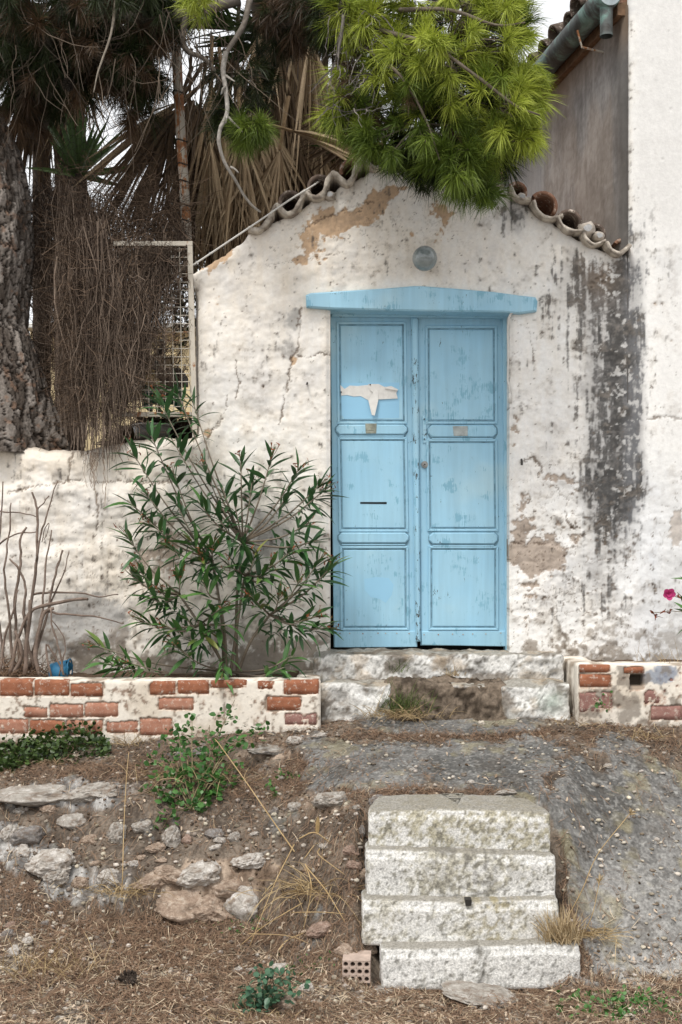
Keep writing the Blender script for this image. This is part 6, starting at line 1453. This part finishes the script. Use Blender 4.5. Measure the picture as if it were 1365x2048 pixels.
# hollow brick
hb = empty('hollow_brick', hit(712, 1970), 'pale hollow clay brick with rows of round holes beside the lowest step', 'brick')
h_ = hit(712, 1972); Yb = h_[1]
M_HB = plain('pale_clay', (.46, .36, .30), .93, 20, .3, 80, .5, .004)
x0, x1 = (685 - 682.5) / F * Yb, (741 - 682.5) / F * Yb; z1 = h_[2] + .084; z0 = h_[2] - .004
mb = MB(); nxh, nyh, m = 4, 3, 8
hw, hh_ = (x1 - x0) / nxh, (z1 - z0) / nyh
for i in range(nxh):
    for j in range(nyh):
        cx, cz = x0 + hw * (i + .5), z0 + hh_ * (j + .5); r = min(hw, hh_) * .34
        an = np.linspace(0, 2 * math.pi, 17)[:-1] + math.pi / 16
        sq = [(cx + hw / 2 * np.clip(math.cos(a) * 1.5, -1, 1), cz + hh_ / 2 * np.clip(math.sin(a) * 1.5, -1, 1)) for a in an]
        V = [(x, Yb, z) for x, z in sq] + [(cx + r * math.cos(a), Yb + .001, cz + r * math.sin(a)) for a in an] + [(cx + r * math.cos(a), Yb + .12, cz + r * math.sin(a)) for a in an]
        mb.add(V, [(k, (k + 1) % 16, 16 + (k + 1) % 16, 16 + k) for k in range(16)] + [(16 + k, 16 + (k + 1) % 16, 32 + (k + 1) % 16, 32 + k) for k in range(16)])
mb.add([(x, y, z) for x in (x0, x1) for y in (Yb, Yb + .13) for z in (z0, z1)], [(0, 1, 3, 2), (4, 6, 7, 5), (2, 3, 7, 6), (0, 2, 6, 4), (1, 5, 7, 3)])
mb.build('block', M_HB, hb)
mb = MB(); mb.box(x0 + .004, x1 - .004, Yb + .119, Yb + .122, z0 + .004, z1 - .004); mb.build('core', M_DARK, hb)
hb.rotation_euler = (0, 0, -.06)

cpn = hit(256, 1968); cone_mesh('pine_cone', cpn + np.array([0, 0, .03]), (.5, -.3, .45), .085, .034, None, [(.07, .055, .045), (.16, .125, .10)])
tag(bpy.data.objects['pine_cone'], 'dark open pine cone lying in the litter at lower left', 'pine cone')

# ------------------------------------------------------------------ low plants
def leafy(root, n, pfun, size, cols, mat=M_LEAF, name='foliage', stems=None, round_=True, flat=.0):
    b, d = pfun(n); L = R.uniform(*size, n); sd = unit(np.cross(d, R.normal(size=(n, 3)) + np.array([0, 0, 1.2])))
    t = np.array([0, .3, .65, 1.0]); w = (np.array([.25, .95, .8, .08]) if round_ else np.array([.3, .5, .4, .05]))[None] * L[:, None] * .85
    mb = MB(); mb.blades(b[:, None] + d[:, None] * (t[None, :, None] * L[:, None, None]) + np.array([0, 0, -.12]) * (t ** 2)[None, :, None] * L[:, None, None], w, sd, lerp(cols[0], cols[1], R.random(n)), fold=.12)
    return tag(mb.build(name, mat, root, True), kind='stuff')
def plant(name, label, cat, base, tips, nleaf, size, cols, along_=.75, r=.003, jit=.03, scol=((.12, .10, .05), (.24, .20, .11))):
    root = empty(name, base, label, cat); pts = []
    for tp_ in tips:
        p = np.asarray(tp_, float); md = base * .5 + p * .5 + R.normal(0, .02, 3) + np.array([0, 0, .03]); cv = catmull([base + R.normal(0, .01, 3) * (1, 1, 0), md, p], 5); pts.append(cv)
        m = MB(); m.tubes(cv, np.linspace(r, r * .4, len(cv)), 5, lerp(scol[0], scol[1], R.random(1))[0]); m.build('stem', M_TWIG, root)
    def pf(n):
        k = R.integers(0, len(pts), n); f = 1 - along_ * R.random(n) ** 1.3; b = np.array([pts[i][int(q * (len(pts[i]) - 1))] for i, q in zip(k, f)]) + R.normal(0, jit, (n, 3)) * (1, .7, .7)
        return b, unit(R.normal(size=(n, 3)) * (1, .8, .6) + np.array([0, -.35, .25]))
    leafy(root, nleaf, pf, size, cols); return root
wb = hit(385, 1625)
plant('weed', 'sprawling bright green weed with small lobed leaves in front of the left planter', 'weed', wb,
      [P(u, v, Yk) for u, v, Yk in ((385, 1430, 6.15), (345, 1440, 6.15), (420, 1450, 6.1), (330, 1470, 6.1), (460, 1420, 6.15), (470, 1400, 6.2), (530, 1445, 6.1), (510, 1460, 6.1), (295, 1510, 6.0), (285, 1560, 5.95), (270, 1590, 5.85), (450, 1490, 6.0), (480, 1530, 5.9), (475, 1560, 5.85), (430, 1590, 5.75), (395, 1620, 5.7), (325, 1600, 5.75), (350, 1540, 5.85), (420, 1540, 5.85), (315, 1680, 5.6), (360, 1480, 6.0), (405, 1500, 6.0))],
      760, (.018, .038), ((.025, .085, .016), (.075, .19, .04)), .7, .0035, .028)
b = hit(300, 1480)
def creep(n):
    u = R.uniform(-60, 218, n); v = R.uniform(1492, 1536, n) - 14 * np.exp(-((u - 150) / 60) ** 2) * R.random(n) * 2.2; v += np.interp(u, [-60, 0, 100, 218], [10, 8, 0, -14])
    p = np.array([hit(a, min(c, 1540)) for a, c in zip(u, v)]); p[:, 2] += R.random(n) ** 2 * .10 * np.interp(u, [-60, 20, 140, 190, 218], [.5, .6, 1.3, 1.1, .3])
    return p, unit(R.normal(size=(n, 3)) * (1, .8, .5) + np.array([0, -.2, .7]))
gc = empty('ground_cover', hit(90, 1520), 'mat of small dark green creeping leaves along the foot of the left planter', 'plants'); gc['kind'] = 'stuff'
leafy(gc, 2200, creep, (.016, .032), ((.020, .042, .010), (.075, .125, .03)))
sb = hit(535, 2015)
plant('weed', 'small blue green leafy plant among white stones at the bottom', 'weed', sb, [P(u, v, sb[1] - .05 + R.uniform(-.1, .1)) for u, v in ((555, 1932), (535, 1950), (570, 1960), (500, 1975), (475, 1990), (465, 2010), (585, 1990), (610, 1965), (540, 1990), (510, 2010), (560, 2010), (520, 1960), (590, 1940), (490, 2030), (470, 2035))], 270, (.016, .032), ((.035, .095, .055), (.09, .18, .10)), .8, .0025, .02, ((.10, .12, .06), (.16, .18, .10)))
for u, v, lab in ((572, 1562, 'tiny green seedling on the dirt left of the flat weathered rock'), (548, 1598, 'tiny seedling in the needle litter below the other'), (1255, 1400, 'little green weed against the plaster of the right planter')):
    b_ = hit(u, v); 
    if u > 1200: b_ = P(1215, 1420, 6.36)
    plant('seedling', lab, 'weed', b_, [b_ + np.array([R.normal(0, .03), R.normal(0, .02), R.uniform(.02, .05)]) for _ in range(4)], 22, (.012, .024), ((.03, .10, .02), (.08, .2, .04)), .6, .0015, .012)
def patch(n):
    u = np.clip(R.normal(1250, 70, n), 1120, 1420); v = R.normal(2018, 16, n); p = np.array([hit(a, c) for a, c in zip(u, v)]); p[:, 2] += .004 + R.random(n) * .02; return p, unit(R.normal(size=(n, 3)) + np.array([0, 0, .8]))
lp = empty('low_weeds', hit(1250, 2020), 'thin patch of low bright green weeds at the lower right', 'weeds'); lp['kind'] = 'stuff'
leafy(lp, 420, patch, (.010, .022), ((.03, .10, .018), (.09, .22, .05)))
def patch2(n):
    u = np.where(R.random(n) < .6, R.normal(600, 40, n), R.normal(480, 40, n)); v = np.where(u > 540, R.normal(1935, 12, n), R.normal(1850, 14, n)); p = np.array([hit(a, c) for a, c in zip(u, v)]); p[:, 2] += .004 + R.random(n) * .012; return p, unit(R.normal(size=(n, 3)) + np.array([0, 0, .8]))
lp2 = empty('low_weeds', hit(600, 1935), 'sparse tiny green sprouts on the dirt left of the steps', 'weeds'); lp2['kind'] = 'stuff'
leafy(lp2, 110, patch2, (.008, .018), ((.03, .10, .018), (.09, .22, .05)))

def grass(name, label, base, n, L, spread, col, wid=.0035, up=1.0, droop=.5, radius=.05, kind=None, cat='grass', dirb=(0, -.15, 0)):
    b = base + np.stack([R.normal(0, radius, n), R.normal(0, radius * .6, n), np.zeros(n)], 1)
    d = unit(np.stack([R.normal(0, spread, n), R.normal(0, spread, n), np.full(n, up)], 1) + np.array(dirb)); ln = R.uniform(*L, n)
    t = np.linspace(0, 1, 7); h = d * np.array([1, 1, 0]); 
    pth = b[:, None] + d[:, None] * (t[None, :, None] * ln[:, None, None]) + (h[:, None] * .3 + np.array([0, 0, -1])) * (droop * R.random(n)[:, None] * ln[:, None] * t[None] ** 2.2)[..., None]
    w = np.array([.7, 1, 1, .9, .7, .45, .05])[None] * wid; sd = unit(np.cross(d, R.normal(size=(n, 3))))
    mb = MB(); mb.blades(pth, w, sd, lerp(col[0], col[1], R.random(n)), fold=.1); o = mb.build(name, M_DRY, None, False, base)
    return tag(o, label, cat, None, 'stuff')
STRAW = ((.26, .18, .09), (.52, .40, .23)); GREENG = ((.05, .08, .02), (.14, .18, .06)); RUSTG = ((.14, .075, .035), (.30, .18, .09))
bg_ = P(812, 1425, 6.46)
grass('grass_tuft', 'half green grass tuft growing in the broken doorstep', bg_, 190, (.10, .26), .38, GREENG, .0032, 1, .7, .055); grass('grass_tuft', 'dry brown grass around the green tuft at the doorstep', bg_ + np.array([-.03, -.03, -.02]), 230, (.06, .20), .75, STRAW, .003, .8, .9, .09)
grass('grass_tuft', 'small dry tuft on the upper doorstep under the door', P(905, 1352, 6.68), 50, (.03, .10), .6, STRAW, .003, 1, .6, .03); grass('grass_tuft', 'sparse green blades on the upper doorstep beside the dry tuft', P(800, 1345, 6.68), 26, (.04, .16), .35, GREENG, .0028, 1, .5, .035)
b = P(1122, 1884, 4.872)
grass('grass_tuft', 'clump of cut straw coloured grass beside the third step', b, 230, (.07, .19), .34, ((.34, .25, .14), (.62, .50, .32)), .0042, 1, .35, .035, dirb=(-.15, -.12, .0)); grass('grass_tuft', 'spent straw spreading around the cut clump by the steps', hit(1165, 1875), 170, (.06, .2), 1.0, STRAW, .003, .5, .8, .06)
grass('grass_tuft', 'dry yellow grass below the corner of the right planter', hit(1275, 1478), 90, (.04, .14), .7, STRAW, .003, .8, .7, .10); grass('grass_tuft', 'thin dry grass at the foot of the right planter', hit(1160, 1448), 70, (.03, .10), .7, STRAW, .003, .8, .7, .09); grass('grass_tuft', 'wispy dry grass standing before the right planter', P(1325, 1330, 6.5), 30, (.08, .2), .4, STRAW, .0022, 1, .4, .07)
grass('grass_tuft', 'tangle of fine dry grass in the sprawling green weed', hit(400, 1560), 260, (.06, .2), .8, STRAW, .0024, .7, .9, .15); grass('grass_tuft', 'tuft of dead grass at the end of the dark ground cover', hit(262, 1490), 70, (.04, .13), .7, STRAW, .003, .8, .8, .06); grass('grass_tuft', 'small pale tuft in front of the ground cover', hit(108, 1530), 30, (.03, .08), .7, STRAW, .003, .8, .6, .03)
grass('grass_tuft', 'brown dead grass at the foot of the tall thin stalk', hit(245, 1800), 170, (.05, .19), .8, STRAW, .003, .7, .9, .08); grass('grass_tuft', 'wispy straw at the lower left corner', hit(100, 1950), 110, (.08, .24), .6, STRAW, .0028, .9, .6, .11); grass('grass_tuft', 'dead grass stubble at the bottom beneath the blue green plant', hit(520, 2040), 60, (.03, .10), .7, STRAW, .003, .8, .6, .08)
sp_ = grass('straw_heap', 'heap of long dry straw left of the steps', hit(615, 1800) + np.array([0, 0, .05]), 150, (.10, .30), .9, STRAW, .0035, .5, 1.0, .09, None, 'straw')
# long single stalks
def stalk(label, pts, r=.0035, ear=None, name='dry_stalk'):
    mb = MB(); p = catmull(pts, 5); mb.tubes(p, np.linspace(r, r * .6, len(p)), 5, lerp((.34, .23, .11), (.50, .37, .20), R.random(len(p) * 5)))
    if ear:
        n = 26; b = p[-1] + (p[-4] - p[-1]) * R.random((n, 1)) * 1.2; d = unit(R.normal(size=(n, 3)) * .5 + unit(p[-1] - p[-4])); t = np.array([0, .5, 1])
        mb.blades(b[:, None] + d[:, None] * t[None, :, None] * .03, np.array([[.002, .004, .0006]]), unit(R.normal(size=(n, 3))), lerp(STRAW[0], STRAW[1], R.random(n)))
    return tag(mb.build(name, M_LITTER, None, True, p[0]), label, 'stalk', 'long dry stalks')
hp = hit
stalk('thin upright dry stalk in front of the row of stones', [hp(244, 1815), P(246, 1740, 5.3), P(248, 1660, 5.4), P(253, 1560, 5.5), P(258, 1505, 5.55)], .0026)
stalk('long leaning dry stalk running from the green weed to the straw heap', [hp(590, 1710) + np.array([0, -.03, .02]), P(545, 1640, 5.55), P(490, 1560, 5.7), P(440, 1490, 5.85), P(430, 1478, 5.9)], .0032)
stalk('leaning seed stalk over the concrete beside the steps', [hp(1130, 1850), P(1165, 1780, 5.0), P(1195, 1710, 5.0), P(1250, 1640, 5.0), P(1262, 1625, 5.0)], .0024, True); stalk('short bent seed stalk right of the leaning one', [hp(1165, 1880), P(1185, 1830, 4.95), P(1196, 1780, 4.95), P(1200, 1760, 4.95)], .0022, True)
SK = [((612, 1752), (608, 1860), 'straight upright straw'), ((590, 1710), (500, 1900), 'long straw down to the left'), ((615, 1760), (690, 1850), 'straw crossing to the right'), ((585, 1842), (690, 1838), 'thick straw lying level'), ((500, 1885), (620, 1895), 'pale straw lying on the dirt'), ((606, 1820), (480, 1900), 'straw falling to the far left'), ((610, 1740), (640, 1700), 'short straw pointing up'), ((600, 1700), (660, 1695), 'level straw at the top'), ((640, 1720), (690, 1760), 'curled straw on the right'), ((560, 1920), (610, 1870), 'short straw below the block')]
for (a, b_, lab) in SK:
    p0, p1 = hp(*a) + np.array([0, -.06, .06]), hp(*b_) + np.array([0, 0, .012]); stalk(lab + ' in the straw heap left of the steps', [p0, (p0 + p1) / 2 + np.array([R.normal(0, .03), -.02, R.uniform(0, .05)]), p1], R.uniform(.0016, .0036))
mb = MB(); p = hp(635, 1672); t = np.linspace(0, 1, 6); mb.blades([p + np.array([0, 0, 1.0]) * (t * .085)[:, None] + np.array([.004, -.02, 0]) * t[:, None]], np.array([.008, .016, .019, .018, .014, .002]), np.array([[1, .1, 0]]), np.array([(.52, .37, .18)]), fold=.12)
tag(mb.build('dead_leaf', M_DRY, None, True, p), 'single upright dead tan leaf on the dirt left of the steps', 'leaf')

# ------------------------------------------------------------------ litter: pine needles, straw, pebbles
def scatter(n, ufun, dens):
    out = []
    while sum(len(o) for o in out) < n:
        x, Y = ufun(n); z = gz(x, Y); u, v = uv_of(x, Y, z); k = R.random(n) < dens(u, v, x, Y); out.append(np.stack([x, Y, z], 1)[k])
    return np.concatenate(out)[:n]
def area(n):
    Y = R.uniform(4.25, 6.7, n); x = R.uniform(-1, 1, n) * (.31 * Y + .1); return x, Y
def d_needle(u, v, x, Y):
    conc, rock, mat, n, nf = zones(u, v, x, Y); st = (u > 735) & (u < 1120) & (v > 1600) & (v < 1975)
    d = np.clip(.12 + mat * 1.0 + sstep(1820, 1950, v) * .55, 0, 1) * (1 - .88 * conc) * (1 - .6 * rock); return np.where(st, .01, d * sstep(.3, .55, fbm(x * 6, Y * 6, 0, 3, 970) + .12))
def flat_bits(name, label, n, L, W, cols, dens, lift=.004, tilt=.22, bend=.15, cat='litter', mat=M_LITTER):
    p = scatter(n, area, dens); a = R.random(n) * 2 * math.pi; ln = R.uniform(*L, n)
    e = .01; sx_ = (gz(p[:, 0] + e, p[:, 1]) - p[:, 2]) / e; sy_ = (gz(p[:, 0], p[:, 1] + e) - p[:, 2]) / e
    dx, dy = np.cos(a), np.sin(a); dz = np.clip(sx_ * dx + sy_ * dy, -1.2, 1.2) + R.normal(0, tilt, n); d = unit(np.stack([dx, dy, dz], 1)); s = np.stack([-dy, dx, R.normal(0, .5, n)], 1); s = unit(s)
    t = np.array([-.5, 0, .5]); pth = p[:, None] + np.array([0, 0, 1.0]) * (lift + np.abs(d[:, 2:3, None]) * 0) + d[:, None] * (t[None, :, None] * ln[:, None, None]) + s[:, None] * (np.array([0, 1, 0])[None, :, None] * (ln * R.normal(0, bend, n))[:, None, None]) + np.array([0, 0, 1.0]) * (R.random(n) * .012)[:, None, None]
    mb = MB(); mb.blades(pth, np.array([[.8, 1, .5]]) * W, s, lerp(cols[0], cols[1], R.random(n)))
    return tag(mb.build(name, mat), label, cat, None, 'stuff')
flat_bits('pine_needle_litter', 'reddish brown fallen pine needles strewn over the slope', 40000, (.04, .10), .0020, ((.11, .07, .046), (.31, .20, .13)), d_needle)
def d_straw(u, v, x, Y):
    conc, rock, mat, n, nf = zones(u, v, x, Y); st = (u > 735) & (u < 1120) & (v > 1600) & (v < 1975)
    return np.where(st, 0, np.clip(.06 + sstep(1780, 1960, v) * .9 + mat * .15, 0, 1) * (1 - .93 * conc))
flat_bits('straw_litter', 'bleached bits of straw and stems over the ground', 5200, (.02, .09), .0026, ((.28, .21, .13), (.62, .51, .37)), d_straw, .006)
def d_chip(u, v, x, Y):
    return np.where((u > 735) & (u < 1120) & (v > 1600) & (v < 1975), .0, .1 + sstep(1850, 1980, v) * .8)
flat_bits('leaf_litter', 'dead leaf scraps and bark chips on the dirt', 2600, (.008, .028), .010, ((.20, .14, .09), (.56, .45, .34)), d_chip, .004, .3, .2)
def pebbles(name, label, n, r, cols, dens):
    p = scatter(n, area, dens); t_ = (1 + 5 ** .5) / 2
    iv = unit(np.array([(-1, t_, 0), (1, t_, 0), (-1, -t_, 0), (1, -t_, 0), (0, -1, t_), (0, 1, t_), (0, -1, -t_), (0, 1, -t_), (t_, 0, -1), (t_, 0, 1), (-t_, 0, -1), (-t_, 0, 1)]))
    fi = np.array([(0, 11, 5), (0, 5, 1), (0, 1, 7), (0, 7, 10), (0, 10, 11), (1, 5, 9), (5, 11, 4), (11, 10, 2), (10, 7, 6), (7, 1, 8), (3, 9, 4), (3, 4, 2), (3, 2, 6), (3, 6, 8), (3, 8, 9), (4, 9, 5), (2, 4, 11), (6, 2, 10), (8, 6, 7), (9, 8, 1)])
    rr = r[0] + (r[1] - r[0]) * R.random(n) ** 3.0; a = R.random(n) * 6.28; sc3 = np.stack([np.ones(n), R.uniform(.6, 1, n), R.uniform(.4, .8, n)], 1) * rr[:, None]
    v = iv[None] * (1 + R.normal(0, .14, (n, 12, 1))) * sc3[:, None]; ca, sa = np.cos(a)[:, None], np.sin(a)[:, None]
    V = np.stack([v[..., 0] * ca - v[..., 1] * sa, v[..., 0] * sa + v[..., 1] * ca, v[..., 2]], -1) + p[:, None] + np.array([0, 0, 1.0]) * (rr * .25)[:, None, None]
    col = lerp(cols[0], cols[1], R.random(n) ** 1.4) * R.uniform(.8, 1.15, (n, 1)) * np.stack([np.ones(n) * 1.03, np.ones(n), R.uniform(.85, 1, n)], 1)
    mb = MB(); mb.add(V.reshape(-1, 3), (np.arange(n)[:, None, None] * 12 + fi[None]).reshape(-1, 3), np.repeat(col, 12, 0))
    return tag(mb.build(name, M_STONE, None, True), label, 'pebbles', None, 'stuff')
def d_peb(u, v, x, Y):
    conc, rock, mat, n, nf = zones(u, v, x, Y); st = (u > 735) & (u < 1120) & (v > 1600) & (v < 1975)
    heap = blob(u, v, 40, 1880, 110, 60, .8) + blob(u, v, 110, 1760, 70, 40, .5)
    return np.where(st, .0, np.clip(.16 + heap + sstep(1800, 1950, v) * .25 - conc * .10 + nf * .5 + blob(u, v, 560, 1640, 160, 60, .2), 0, 1))
pebbles('pebbles', 'mixed small pebbles and gravel strewn over slope and concrete', 11000, (.002, .017), ((.17, .14, .115), (.58, .54, .49)), d_peb)
pebbles('clods', 'dark brown crumbs of earth over the bank', 6000, (.003, .012), ((.06, .042, .03), (.20, .145, .105)), lambda u, v, x, Y: np.where((u > 735) & (u < 1120) & (v > 1600) & (v < 1975), 0, .6 - .55 * zones(u, v, x, Y)[0]))
